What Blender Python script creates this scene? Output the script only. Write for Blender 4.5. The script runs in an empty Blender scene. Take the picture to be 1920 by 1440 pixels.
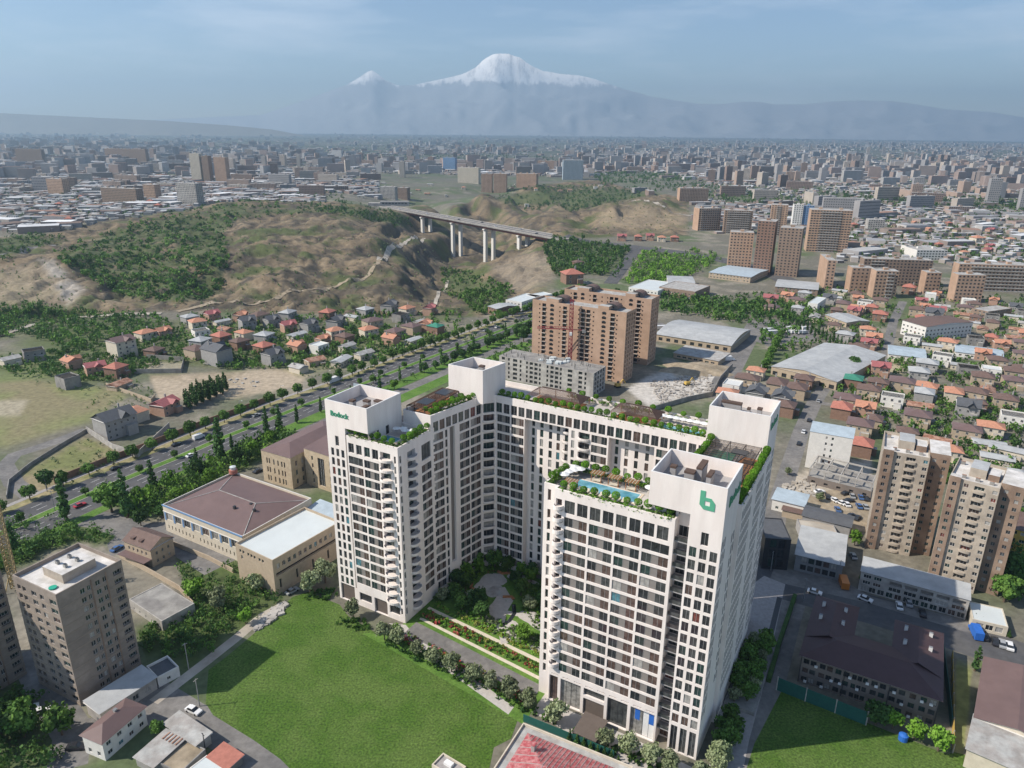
import bpy, math, random
import numpy as np
from mathutils import Vector, Matrix
rnd = random.Random(7)
sc = bpy.context.scene
C = sc.collection
# ------------------------------------------------------------ camera (drone, 146 m above the lot)
F, H = 1365.0, 146.0
TH, RO = math.radians(19.2), math.atan(40/3920)
c_, s_ = math.cos(TH), math.sin(TH); cr, sr = math.cos(RO), math.sin(RO)
cam = bpy.data.cameras.new('camera'); camo = bpy.data.objects.new('camera', cam); C.objects.link(camo)
cam.sensor_width = 36; cam.lens = F/1920*36; cam.clip_start = 1; cam.clip_end = 200000
fw = Vector((0, c_, -s_)); up0 = Vector((0, s_, c_)); rt0 = Vector((1, 0, 0))
upv = up0*cr - rt0*sr; rtv = rt0*cr + up0*sr
upv.normalize(); rtv.normalize()
m = Matrix((rtv, upv, -fw)).transposed().to_4x4(); m.translation = (0, 0, H)
camo.matrix_world = m
sc.camera = camo
# ------------------------------------------------------------ sky, sun, exposure
SUN_EL = math.radians(43); sdx, sdy = -0.987, -0.16
w = bpy.data.worlds.new('World'); sc.world = w; w.use_nodes = True
nt = w.node_tree; nt.nodes.clear()
out = nt.nodes.new('ShaderNodeOutputWorld'); bg = nt.nodes.new('ShaderNodeBackground')
sky = nt.nodes.new('ShaderNodeTexSky'); sky.sky_type = 'NISHITA'; sky.sun_disc = False
sky.sun_elevation = SUN_EL; sky.sun_rotation = math.atan2(sdx, sdy)
sky.altitude = 1000; sky.air_density = 1.0; sky.dust_density = 0.6; sky.ozone_density = 3.0
bg.inputs['Strength'].default_value = 0.085
tc = nt.nodes.new('ShaderNodeTexCoord'); mp = nt.nodes.new('ShaderNodeMapping'); mp.inputs['Scale'].default_value = (1.3, 2.6, 9)
nz = nt.nodes.new('ShaderNodeTexNoise'); nz.inputs['Scale'].default_value = 2.2; nz.inputs['Detail'].default_value = 7; nz.inputs['Roughness'].default_value = .62
rp = nt.nodes.new('ShaderNodeValToRGB'); rp.color_ramp.elements[0].position = .46; rp.color_ramp.elements[1].position = .70
rp.color_ramp.elements[1].color = (.45, .45, .45, 1)
mx = nt.nodes.new('ShaderNodeMixRGB'); mx.inputs[2].default_value = (7.5, 8.2, 9.2, 1)
nt.links.new(tc.outputs['Generated'], mp.inputs[0]); nt.links.new(mp.outputs[0], nz.inputs['Vector']); nt.links.new(nz.outputs['Fac'], rp.inputs[0])
nt.links.new(rp.outputs[0], mx.inputs[0]); nt.links.new(sky.outputs[0], mx.inputs[1]); nt.links.new(mx.outputs[0], bg.inputs[0]); nt.links.new(bg.outputs[0], out.inputs[0])
sl = bpy.data.lights.new('sun', 'SUN'); sl.energy = 3.9; sl.angle = math.radians(.5); sl.color = (1, .915, .80)
so = bpy.data.objects.new('sun', sl); C.objects.link(so)
sv = Vector((sdx*math.cos(SUN_EL), sdy*math.cos(SUN_EL), math.sin(SUN_EL)))
so.rotation_euler = sv.to_track_quat('Z', 'Y').to_euler()
sc.view_settings.view_transform = 'Standard'; sc.view_settings.look = 'None'
sc.view_settings.exposure = 0.64; sc.view_settings.gamma = 1
try: sc.view_settings.use_curve_mapping = False
except Exception: pass
sc.cycles.max_bounces = 5; sc.cycles.diffuse_bounces = 2; sc.cycles.glossy_bounces = 2; sc.cycles.volume_bounces = 0
sc.cycles.transparent_max_bounces = 6; sc.cycles.use_denoising = True

# ------------------------------------------------------------ pixel <-> world helpers (photo measured at 1920x1440)
def ray(x, y):
    a, b = x-960, y-720
    a, b = a*cr-b*sr, a*sr+b*cr
    u, v = a/F, -b/F
    return u, c_+v*s_, -s_+v*c_
def U(x, y, z=0.0):
    r = ray(x, y); t = (z-H)/r[2]
    return (r[0]*t, r[1]*t)
def Pn(X, Y, Z):
    dz = Z-H; f = Y*c_-dz*s_; u = Y*s_+dz*c_
    a = F*X/f; b = -F*u/f
    return 960+a*cr+b*sr, 720-a*sr+b*cr
def inpoly(px, py, poly):
    px = np.asarray(px, float); py = np.asarray(py, float); r = np.zeros(px.shape, bool)
    n = len(poly)
    for i in range(n):
        x1, y1 = poly[i]; x2, y2 = poly[(i+1) % n]
        if y1 == y2: continue
        k = ((y1 > py) != (y2 > py)) & (px < (x2-x1)*(py-y1)/(y2-y1)+x1)
        r ^= k
    return r
def segd(px, py, pts):
    d = np.full(np.shape(px), 1e9)
    for (x1, y1), (x2, y2) in zip(pts[:-1], pts[1:]):
        L2 = (x2-x1)**2+(y2-y1)**2+1e-9
        t = np.clip(((px-x1)*(x2-x1)+(py-y1)*(y2-y1))/L2, 0, 1)
        d = np.minimum(d, np.hypot(px-x1-t*(x2-x1), py-y1-t*(y2-y1)))
    return d
# ------------------------------------------------------------ materials
MATS = {}
def mat(name, col, rough=.85, var=.12, scale=.5, bump=0, spec=.3, metal=0, col2=None, scale2=None, attr=None, detail=4, stretch=None):
    """procedural: colour broken by noise (world scale), optional second colour, bump, or a colour attribute"""
    if name in MATS: return MATS[name]
    m = bpy.data.materials.new(name); m.use_nodes = True; n = m.node_tree; b = n.nodes['Principled BSDF']
    b.inputs['Roughness'].default_value = rough; b.inputs['Metallic'].default_value = metal
    b.inputs['Specular IOR Level'].default_value = spec
    geo = n.nodes.new('ShaderNodeNewGeometry'); vec = geo.outputs['Position']
    if stretch:
        mp = n.nodes.new('ShaderNodeMapping'); mp.inputs['Scale'].default_value = stretch
        n.links.new(vec, mp.inputs[0]); vec = mp.outputs[0]
    nz = n.nodes.new('ShaderNodeTexNoise'); nz.inputs['Scale'].default_value = scale; nz.inputs['Detail'].default_value = detail
    nz.inputs['Roughness'].default_value = .6; n.links.new(vec, nz.inputs['Vector'])
    mr = n.nodes.new('ShaderNodeMapRange'); mr.inputs['From Min'].default_value = .3; mr.inputs['From Max'].default_value = .7
    mr.inputs['To Min'].default_value = 1-var; mr.inputs['To Max'].default_value = 1+var
    n.links.new(nz.outputs['Fac'], mr.inputs['Value'])
    mul = n.nodes.new('ShaderNodeVectorMath'); mul.operation = 'SCALE'
    if attr:
        at = n.nodes.new('ShaderNodeAttribute'); at.attribute_name = attr; n.links.new(at.outputs['Color'], mul.inputs[0])
    elif col2:
        n2 = n.nodes.new('ShaderNodeTexNoise'); n2.inputs['Scale'].default_value = scale2 or scale*.3; n2.inputs['Detail'].default_value = 6
        n2.inputs['Roughness'].default_value = .65; n.links.new(vec, n2.inputs['Vector'])
        rp = n.nodes.new('ShaderNodeValToRGB'); rp.color_ramp.elements[0].position = .42; rp.color_ramp.elements[1].position = .58
        rp.color_ramp.elements[0].color = (*col, 1); rp.color_ramp.elements[1].color = (*col2, 1)
        n.links.new(n2.outputs['Fac'], rp.inputs[0]); n.links.new(rp.outputs[0], mul.inputs[0])
    else:
        mul.inputs[0].default_value = col
    n.links.new(mr.outputs[0], mul.inputs['Scale']); n.links.new(mul.outputs[0], b.inputs['Base Color'])
    if bump:
        bp = n.nodes.new('ShaderNodeBump'); bp.inputs['Strength'].default_value = .6; bp.inputs['Distance'].default_value = bump
        n.links.new(nz.outputs['Fac'], bp.inputs['Height']); n.links.new(bp.outputs[0], b.inputs['Normal'])
    MATS[name] = m
    return m
def leafmat(name, col, col2, scale=.25):
    """foliage: two greens clump by clump, a touch of translucency"""
    if name in MATS: return MATS[name]
    m = mat(name, col, rough=.7, var=.3, scale=2.2, col2=col2, scale2=scale, spec=.2)
    n = m.node_tree; b = n.nodes['Principled BSDF']; o = n.nodes['Material Output']
    oi = n.nodes.new('ShaderNodeObjectInfo'); hs = n.nodes.new('ShaderNodeHueSaturation')
    mr = n.nodes.new('ShaderNodeMapRange'); mr.inputs['To Min'].default_value = .7; mr.inputs['To Max'].default_value = 1.3
    n.links.new(oi.outputs['Random'], mr.inputs['Value']); n.links.new(mr.outputs[0], hs.inputs['Value'])
    src = b.inputs['Base Color'].links[0].from_socket; n.links.new(src, hs.inputs['Color']); n.links.new(hs.outputs[0], b.inputs['Base Color'])
    tr = n.nodes.new('ShaderNodeBsdfTranslucent'); n.links.new(hs.outputs[0], tr.inputs[0])
    ms = n.nodes.new('ShaderNodeMixShader'); ms.inputs[0].default_value = .22
    n.links.new(b.outputs[0], ms.inputs[1]); n.links.new(tr.outputs[0], ms.inputs[2]); n.links.new(ms.outputs[0], o.inputs[0])
    return m
def glassmat(name, col, rough=.08):
    if name in MATS: return MATS[name]
    m = mat(name, col, rough=rough, var=.45, scale=.9, spec=.6, detail=2)
    return m
# ------------------------------------------------------------ mesh builder
class MB:
    def __init__(s): s.v = []; s.f = []; s.mi = []; s.mats = []
    def mid(s, m):
        if isinstance(m, str): m = MATS[m]
        if m not in s.mats: s.mats.append(m)
        return s.mats.index(m)
    def poly(s, pts, m):
        i = len(s.v); s.v += [tuple(p) for p in pts]; s.f.append(tuple(range(i, i+len(pts)))); s.mi.append(s.mid(m))
    def prism(s, pts, z0, z1, m, top=None, bottom=False):
        """vertical prism over a 2-D footprint (counter-clockwise)"""
        n = len(pts); A = sum(pts[i][0]*pts[(i+1) % n][1]-pts[(i+1) % n][0]*pts[i][1] for i in range(n))
        if A < 0: pts = pts[::-1]
        for i in range(n):
            a, b = pts[i], pts[(i+1) % n]
            s.poly([(a[0], a[1], z0), (b[0], b[1], z0), (b[0], b[1], z1), (a[0], a[1], z1)], m)
        s.poly([(p[0], p[1], z1) for p in pts], top or m)
        if bottom: s.poly([(p[0], p[1], z0) for p in pts[::-1]], m)
    def box(s, cx, cy, z0, lx, ly, lz, ang, m, top=None, bottom=True):
        ca, sa = math.cos(ang), math.sin(ang)
        pts = [(cx+x*ca-y*sa, cy+x*sa+y*ca) for x, y in ((-lx/2, -ly/2), (lx/2, -ly/2), (lx/2, ly/2), (-lx/2, ly/2))]
        s.prism(pts, z0, z0+lz, m, top, bottom)
    def beam(s, p, q, w, m, h=None):
        """square bar from p to q"""
        p, q = Vector(p), Vector(q); d = (q-p).normalized(); h = h or w
        a = d.cross(Vector((0, 0, 1)));
        if a.length < .01: a = Vector((1, 0, 0))
        a.normalize(); b = a.cross(d)
        R = [a*w/2+b*h/2, -a*w/2+b*h/2, -a*w/2-b*h/2, a*w/2-b*h/2]
        P0 = [p+r for r in R]; P1 = [q+r for r in R]
        for i in range(4): s.poly([P0[i], P0[(i+1) % 4], P1[(i+1) % 4], P1[i]], m)
        s.poly(P0[::-1], m); s.poly(P1, m)
    def tube(s, rings, m, n=8, cap=True):
        """rings: list of (x,y,z,r)"""
        k = s.mid(m); i0 = len(s.v)
        for (x, y, z, r) in rings:
            for j in range(n):
                a = 2*math.pi*j/n; s.v.append((x+r*math.cos(a), y+r*math.sin(a), z))
        for q in range(len(rings)-1):
            for j in range(n):
                a = i0+q*n+j; b = i0+q*n+(j+1) % n
                s.f.append((a, b, b+n, a+n)); s.mi.append(k)
        if cap:
            s.f.append(tuple(i0+(len(rings)-1)*n+j for j in range(n))); s.mi.append(k)
    def build(s, name, parent=None, smooth=False, origin=None):
        me = bpy.data.meshes.new(name)
        v = s.v
        if origin is not None: v = [(a-origin[0], b-origin[1], c-origin[2]) for a, b, c in v]
        me.from_pydata(v, [], s.f)
        for m in s.mats: me.materials.append(m)
        if len(s.mats) > 1: me.polygons.foreach_set('material_index', s.mi)
        if smooth: me.polygons.foreach_set('use_smooth', [True]*len(me.polygons))
        me.update()
        o = bpy.data.objects.new(name, me); C.objects.link(o)
        if parent is not None: o.parent = parent
        if origin is not None: o.location = origin
        return o
def tag(o, label=None, cat=None, group=None, kind=None):
    if label: o['label'] = label
    if cat: o['category'] = cat
    if group: o['group'] = group
    if kind: o['kind'] = kind
    return o
def thing(name, label, cat, loc=(0, 0, 0), rz=0, group=None):
    o = bpy.data.objects.new(name, None); C.objects.link(o); o.location = loc; o.rotation_euler = (0, 0, rz)
    o.empty_display_size = .5
    return tag(o, label, cat, group)
def dup(root, loc, rz=0, scale=1, label=None, group=None):
    """a copy of a thing with copies of its parts and sub-parts"""
    r = root.copy(); C.objects.link(r); r.location = loc; r.rotation_euler = (0, 0, rz)
    r.scale = (scale,)*3 if not isinstance(scale, tuple) else scale
    if label: r['label'] = label
    if group: r['group'] = group
    for ch in KIDS.get(root.name, []):
        c = ch.copy(); C.objects.link(c); c.parent = r
        for g in KIDS.get(ch.name, []):
            d = g.copy(); C.objects.link(d); d.parent = c
    return r
KIDS = {}
def kids(o):
    KIDS[o.name] = list(o.children)
    for c in o.children: KIDS[c.name] = list(c.children)
    return o
def part(mb, name, root, label=None, smooth=False):
    """a part whose vertices are given in world space, hung under a thing that may stand anywhere"""
    o = mb.build(name, None, smooth)
    bpy_m = Matrix.Translation(root.location) @ root.rotation_euler.to_matrix().to_4x4()
    o.parent = root; o.matrix_parent_inverse = bpy_m.inverted()
    if label: o['label'] = label
    return o
mat('white_render', (.77, .70, .655), .8, .07, .22, bump=.01, col2=(.81, .745, .70), scale2=.5, stretch=(1, 1, .18))
mat('white_render_warm', (.60, .53, .49), .8, .08, .3)
mat('roof_grey', (.34, .33, .33), .9, .10, .4)
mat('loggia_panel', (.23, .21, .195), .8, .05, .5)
mat('podium_brown', (.13, .105, .09), .7, .1, .8)
mat('chimney_brown', (.105, .07, .055), .8, .1, 1)
mat('deck_tan', (.62, .52, .40), .8, .12, 1.2)
mat('timber_orange', (.36, .16, .07), .7, .2, 1.5)
mat('pergola_brown', (.085, .05, .038), .7, .2, 1)
mat('logo_green', (.035, .27, .15), .5, .04, 1)
mat('logo_green_pale', (.10, .38, .24), .5, .04, 1)
mat('slot_dark', (.045, .05, .065), .85, .2, 1)
mat('metal_dark', (.035, .036, .04), .4, .1, 1, spec=.5)
mat('metal_grey', (.22, .23, .24), .45, .1, 1, spec=.5)
mat('frame_grey', (.30, .30, .30), .5, .05, 1)
mat('white_paint', (.74, .74, .73), .5, .06, 1)
mat('pool_water', (.09, .28, .36), .06, .25, .3, spec=.6, col2=(.20, .42, .50), scale2=.25)
mat('asphalt', (.085, .085, .09), .9, .18, .35, col2=(.105, .103, .102), scale2=.06)
mat('asphalt_worn', (.15, .145, .14), .9, .2, .5, col2=(.20, .19, .18), scale2=.08)
mat('paving', (.33, .31, .30), .85, .15, .8)
mat('paving_pale', (.46, .43, .40), .85, .12, .8)
mat('concrete', (.30, .29, .27), .9, .2, .35, bump=.03, col2=(.22, .21, .20), scale2=.12)
mat('concrete_pale', (.42, .40, .37), .9, .2, .4, col2=(.33, .31, .29), scale2=.15)
mat('dirt', (.27, .22, .155), .95, .25, .35, col2=(.35, .29, .21), scale2=.08)
mat('dirt_pale', (.46, .42, .36), .95, .2, .4, col2=(.36, .32, .27), scale2=.1)
mat('rubble', (.44, .41, .37), .95, .35, .8, bump=.4, col2=(.30, .27, .24), scale2=.3)
mat('dry_grass', (.20, .20, .085), .95, .25, .5, col2=(.33, .28, .16), scale2=.06)
mat('green_grass', (.075, .16, .022), .9, .3, 1.2, col2=(.11, .20, .035), scale2=.12)
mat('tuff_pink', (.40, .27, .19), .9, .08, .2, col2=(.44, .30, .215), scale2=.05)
mat('tuff_brown', (.26, .19, .145), .9, .1, .3)  # darker, browner tuff covering whole blocks
mat('soviet_beige', (.44, .38, .31), .9, .14, .35, col2=(.36, .31, .255), scale2=.2)
mat('soviet_brown', (.31, .225, .17), .9, .15, .4, col2=(.20, .14, .105), scale2=.2)
mat('soviet_grey', (.31, .26, .22), .9, .14, .4, col2=(.255, .215, .185), scale2=.15)
mat('slab_band', (.30, .25, .20), .9, .1, .5)
mat('bitumen_pale', (.50, .48, .45), .85, .2, .3, col2=(.62, .60, .58), scale2=.2)
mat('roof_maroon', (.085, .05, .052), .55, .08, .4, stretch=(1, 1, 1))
mat('roof_brownred', (.17, .115, .108), .6, .1, .4, col2=(.155, .105, .10), scale2=.1)
mat('roof_white', (.56, .60, .60), .5, .05, .15)
mat('roof_metal', (.42, .43, .43), .6, .12, .3, col2=(.36, .37, .375), scale2=.08, spec=.3)
mat('roof_blue', (.38, .45, .50), .6, .14, .3, spec=.3)
mat('roof_tile_orange', (.47, .23, .15), .8, .18, .9)
mat('roof_tile_red', (.40, .16, .12), .8, .15, .9)
mat('roof_pinkred', (.34, .12, .12), .6, .12, .7)
mat('roof_brown', (.15, .10, .085), .75, .15, .7)
mat('roof_darkgrey', (.10, .105, .115), .7, .12, .6)
mat('roof_green', (.05, .22, .15), .6, .1, .6)
mat('roof_asbestos', (.40, .40, .385), .9, .2, .4, col2=(.33, .31, .29), scale2=.25)
mat('roof_rust', (.27, .13, .085), .85, .3, .6, col2=(.36, .22, .16), scale2=.3)
mat('stone_cream', (.50, .41, .29), .85, .1, .8, col2=(.45, .36, .25), scale2=.5)
mat('stone_tan', (.42, .34, .25), .85, .1, .8)
mat('stone_pink', (.42, .27, .20), .85, .12, .8)
mat('stone_grey', (.32, .31, .30), .85, .12, .8)
mat('plaster_cream', (.58, .52, .42), .85, .1, .7)
mat('plaster_white', (.68, .66, .62), .85, .08, .7)
mat('brick_brown', (.24, .15, .11), .9, .15, .8)
mat('brick_red', (.26, .10, .07), .9, .15, .8)
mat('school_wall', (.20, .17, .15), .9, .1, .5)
mat('trim_blue', (.16, .27, .44), .6, .08, 1)
mat('trim_white', (.66, .65, .63), .7, .06, 1)
mat('fence_green', (.02, .10, .085), .6, .1, 1)
mat('curtain_pale', (.34, .33, .31), .5, .3, .9)
mat('bark', (.12, .09, .065), .95, .25, 2)
mat('gold_yellow', (.55, .38, .10), .8, .1, 1)
mat('crane_red', (.30, .05, .06), .6, .15, 1)
mat('crane_sand', (.42, .32, .16), .6, .15, 1)
mat('rubber', (.02, .02, .02), .8, .1, 2)
mat('container_blue', (.03, .14, .50), .5, .1, 1)
mat('water_teal', (.03, .36, .24), .2, .1, 1)
glassmat('glass_dark', (.028, .032, .036))
glassmat('glass_grey', (.06, .065, .065), .12)
glassmat('glass_green', (.03, .055, .05))
glassmat('glass_brown', (.10, .07, .06), .2)
glassmat('glass_red', (.17, .055, .045), .2)
glassmat('glass_teal', (.08, .20, .24), .12)
glassmat('glass_pale', (.24, .235, .22), .3)
leafmat('leaf_green', (.075, .16, .028), (.115, .21, .042))
leafmat('leaf_dark', (.045, .105, .025), (.07, .14, .035))
leafmat('leaf_bright', (.13, .27, .025), (.17, .31, .045))
leafmat('leaf_olive', (.23, .28, .14), (.29, .33, .19))
leafmat('leaf_poplar', (.05, .12, .035), (.075, .15, .04))
leafmat('leaf_topiary', (.10, .24, .015), (.13, .28, .025), .8)
leafmat('leaf_yellow', (.20, .24, .04), (.27, .27, .08), .6)
leafmat('flower_red', (.35, .05, .05), (.45, .14, .10), .8)
leafmat('flower_pink', (.42, .15, .18), (.5, .28, .26), .8)
# ------------------------------------------------------------ terrain: heights known at places of the site
CP = []
for x in range(-400, 2500, 130):
    for y in (700, 640): CP.append((x, y, 0))
for x in range(-1500, 3600, 130):
    for y in (262, 280, 300, 325, 345): CP.append((x, y, 0))
for x in range(1050, 2500, 110):
    for y in (590, 540, 500, 455, 400): CP.append((x, y, 0))
CP += [(x, 603, 0) for x in range(200, 960, 70)]+[(0, 660, 0), (-200, 680, 0), (100, 632, 0)]
CP += [(x, 372, 4) for x in range(-300, 680, 90)]
CP += [(0,600,3),(-200,600,5),(0,560,6),(-200,520,12),(100,500,12),(0,490,14),(150,560,4),(250,575,-6),(250,520,8),(300,450,15),(400,500,10),(400,570,-8),(500,575,-8),(500,530,4),
 (600,560,-6),(500,450,16),(600,430,16),(650,402,14),(560,408,17),(450,402,18),(300,412,16),(150,470,14),(200,432,15),(0,450,12),(650,575,-12),(700,540,-12),(700,500,2),(680,450,10),
 (715,425,6),(735,398,0),(730,455,-15),(793,446,-33),(850,496,-65),(912,503,-68),(976,470,-28),(770,520,-22),(740,500,-10),(820,540,-52),(860,560,-50),(900,580,-22),(820,575,-30),
 (760,585,-14),(930,597,0),(970,500,-16),(1000,510,-5),(950,530,-28),(940,560,-12),(1035,520,0),(1020,480,-6),(1010,455,-14),(1060,440,0),(1040,440,-3),(780,392,0),(850,385,-16),
 (880,410,-40),(820,425,-52),(960,415,-62),(900,440,-66),(1000,398,-42),(1040,382,-25),(1050,412,-34),(950,368,0),(900,370,0),(1010,350,0),(1090,425,-12),(1150,385,14),(1220,378,10),
 (1180,425,0),(1250,415,0),(1100,372,-12),(1170,350,-8),(1290,380,0),(1130,405,2)]
_cw = np.array([U(x, y, z) for x, y, z in CP]); _cz = np.array([p[2] for p in CP], float)
_ca = np.arctan2(_cw[:, 0], _cw[:, 1])*3.2; _cl = np.log(np.hypot(_cw[:, 0], _cw[:, 1]))
_rg = np.random.default_rng(3)
def _vn(x, y, seed):
    """value noise"""
    xi = np.floor(x).astype(np.int64); yi = np.floor(y).astype(np.int64); fx = x-xi; fy = y-yi
    fx = fx*fx*(3-2*fx); fy = fy*fy*(3-2*fy)
    def h(a, b):
        n = (a*374761393+b*668265263+seed*1442695) & 0xffffffff
        n = ((n ^ (n >> 13))*1274126177) & 0xffffffff
        return ((n ^ (n >> 16)) & 0xffff)/65535.0
    return (h(xi, yi)*(1-fx)+h(xi+1, yi)*fx)*(1-fy)+(h(xi, yi+1)*(1-fx)+h(xi+1, yi+1)*fx)*fy
def fbm(x, y, sc_, oc=4, seed=1, ridge=False):
    r = np.zeros(np.shape(x)); a = 1; t = 0
    for k in range(oc):
        v = _vn(np.asarray(x)/sc_, np.asarray(y)/sc_, seed+k)
        if ridge: v = 1-abs(2*v-1)
        r = r+a*v; t += a; a *= .5; sc_ /= 2.03
    return r/t
HILL = [(-500,500),(60,478),(180,452),(330,428),(450,397),(640,392),(740,397),(800,380),(1000,345),(1120,332),(1290,368),(1290,436),(1180,440),(1050,446),(1050,500),(1035,545),(950,560),(905,598),(600,598),(300,600),(-500,700)]
HILLW = [U(x, y, 0) for x, y in HILL]
BRA, BRB = U(716, 392, 0), U(790, 404, 0)
def zbase(X, Y):
    X = np.asarray(X, float); Y = np.asarray(Y, float); sh = X.shape
    X = X.ravel(); Y = Y.ravel(); out = np.zeros(len(X))
    d0 = np.hypot(X, Y); a = np.arctan2(X, np.maximum(Y, 1))*3.2; l = np.log(d0+1e-6)
    far = (d0 > 480) & (d0 < 6000)
    idx = np.nonzero(far)[0]
    for i in range(0, len(idx), 20000):
        j = idx[i:i+20000]
        D = (a[j, None]-_ca)**2+(1.3*(l[j, None]-_cl))**2+1.5e-4
        w = D**-2.0
        out[j] = (w*_cz).sum(1)/w.sum(1)
    fade = np.clip((d0-480)/60, 0, 1)*np.clip((6000-d0)/1500, 0, 1)
    return (out*fade).reshape(sh)
def hillmask(X, Y):
    X = np.asarray(X, float); Y = np.asarray(Y, float)
    ins = inpoly(X, Y, HILLW); e = segd(X, Y, HILLW+[HILLW[0]])
    return np.where(ins, np.clip(e/35, 0, 1), 0)
def Zg(X, Y):
    z = zbase(X, Y); m = hillmask(X, Y)
    X = np.asarray(X, float); Y = np.asarray(Y, float)
    q1 = fbm(X, Y, 190, 5, 11, True); q2 = fbm(X+.35*Y, Y-.2*X, 34, 5, 5, True)
    r = (q1-.6)*20+(np.abs(q2)**2-.4)*7+(fbm(X+.4*Y, Y*1.0, 9, 3, 8, True)-.6)*3.6
    r = r-np.clip(fbm(X, Y*.28, 22, 4, 97, True)-.70, 0, .3)*16
    bx = segd(X, Y, [BRA, BRB]); r = r*np.clip((bx-12)/50, 0, 1)-np.clip(1-bx/60, 0, 1)*np.where(m > 0, 3.0, 0)
    return z+m*r
_bp = None
# the polar mesh, also used as a lookup table for heights
NA, ND = 860, 760
azs = np.linspace(math.radians(-78), math.radians(78), NA)
ds = np.concatenate([np.linspace(2, 480, 90), np.geomspace(484, 2600, 470), np.geomspace(2620, 23500, 200)])
ND = len(ds)
AA, DD = np.meshgrid(azs, ds)
GX, GY = DD*np.sin(AA), DD*np.cos(AA)
GZ = Zg(GX, GY)
def Z(X, Y):
    d = math.hypot(X, Y); a = math.atan2(X, Y)
    if d < 480: return 0.0
    i = np.searchsorted(ds, d)-1; i = min(max(i, 0), ND-2)
    fa = (a-azs[0])/(azs[1]-azs[0]); j = int(min(max(fa, 0), NA-2)); fj = min(max(fa-j, 0), 1); fi = min(max((d-ds[i])/(ds[i+1]-ds[i]), 0), 1)
    return float((GZ[i, j]*(1-fj)+GZ[i, j+1]*fj)*(1-fi)+(GZ[i+1, j]*(1-fj)+GZ[i+1, j+1]*fj)*fi)
def G(x, y):
    """photo point -> point on the terrain"""
    z = 0
    for _ in range(7):
        X, Y = U(x, y, z); z = .5*z+.5*Z(X, Y)
    return X, Y, Z(X, Y)
PX, PY = Pn(GX, GY, GZ)
col = np.zeros(GX.shape+(3,))
def lerp(a, b, t): return a+(np.array(b)-a)*np.clip(t, 0, 1)[..., None]
n1 = fbm(GX, GY, 60, 5, 21); n2 = fbm(GX, GY, 18, 4, 31); n3 = fbm(GX, GY, 350, 4, 41)
col[:] = (.155, .145, .115)
col = lerp(col, (.10, .13, .06), (n1-.45)*5)
col = lerp(col, (.25, .225, .18), (n2-.55)*5)
farm = np.clip((DD-1500)/3000, 0, 1)
col = lerp(col, (.085, .095, .08), farm*.8)
col = lerp(col, (.05, .07, .045), farm*(n3 > .5)*.8)
hm = hillmask(GX, GY)
hc = np.zeros(col.shape)+np.array((.19, .145, .092))
hc = lerp(hc, (.125, .10, .065), (n1-.42)*5)
hc = lerp(hc, (.26, .205, .135), (n2-.55)*4)
g1 = fbm(GX, GY, 26, 5, 61, True)
hc = lerp(hc, (.07, .06, .045), (g1-.66)*6)
sc2 = fbm(GX, GY, 40, 5, 77)
hc = lerp(hc, (.08, .095, .035), (sc2-.53)*7)
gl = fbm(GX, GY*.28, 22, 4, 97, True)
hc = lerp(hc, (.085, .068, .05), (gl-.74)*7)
col = lerp(col, (0, 0, 0), hm*0)
col = col*(1-np.clip(hm*3, 0, 1))[..., None]+hc*np.clip(hm*3, 0, 1)[..., None]
def paint(poly, c, k=1.0, soft=5, noise=None):
    global col
    ins = inpoly(PX, PY, poly); e = segd(PX, PY, poly+[poly[0]])
    m = np.where(ins, np.clip(e/soft, 0, 1), 0)*k
    if noise is not None: m = m*np.clip((noise-.4)*6, 0, 1)
    col = lerp(col, c, m)
WOODS = {
 'hill': [(95,500),(150,470),(250,432),(330,415),(420,386),(470,392),(560,398),(640,394),(690,398),(620,408),(520,412),(440,424),(415,450),(425,500),(415,545),(385,575),(330,585),(230,575),(170,545),(130,520)],
 'hilltop': [(560,400),(640,388),(730,402),(770,425),(740,432),(690,420),(640,412)],
 'gully': [(-20,600),(70,588),(140,600),(300,606),(330,640),(250,662),(190,655),(120,680),(60,650),(-20,655)],
 'leftedge': [(-20,470),(40,455),(120,462),(60,490),(-20,515)],
 'gorge': [(822,508),(850,506),(900,520),(950,536),(960,552),(940,575),(935,598),(890,590),(850,560),(825,545)],
 'farside': [(905,372),(1000,350),(1120,345),(1240,350),(1180,372),(1120,385),(1060,398),(1040,385),(985,390),(940,385)],
 'park': [(1012,450),(1040,443),(1100,447),(1180,457),(1175,480),(1150,520),(1120,515),(1085,512),(1040,520),(1015,480)],
 'park2': [(1195,462),(1300,462),(1345,472),(1350,480),(1290,512),(1220,530),(1165,527),(1180,490)],
}
for k, p in WOODS.items(): paint(p, (.07, .095, .035), .8, 10, n2+.12 if k in ('hill', 'hilltop') else None)
paint([(-30,520),(95,500),(160,560),(150,600),(-30,600)], (.27, .22, .155), .8, 20)
paint([(60,500),(100,500),(165,560),(120,600)], (.37, .34, .30), .8, 15, n2+.1)
paint([(1115,385),(1200,370),(1290,385),(1285,425),(1180,435),(1100,425)], (.28, .22, .145), .7, 15)
paint([(900,500),(985,465),(1035,470),(1045,540),(960,556)], (.25, .21, .16), .6, 15)
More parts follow.
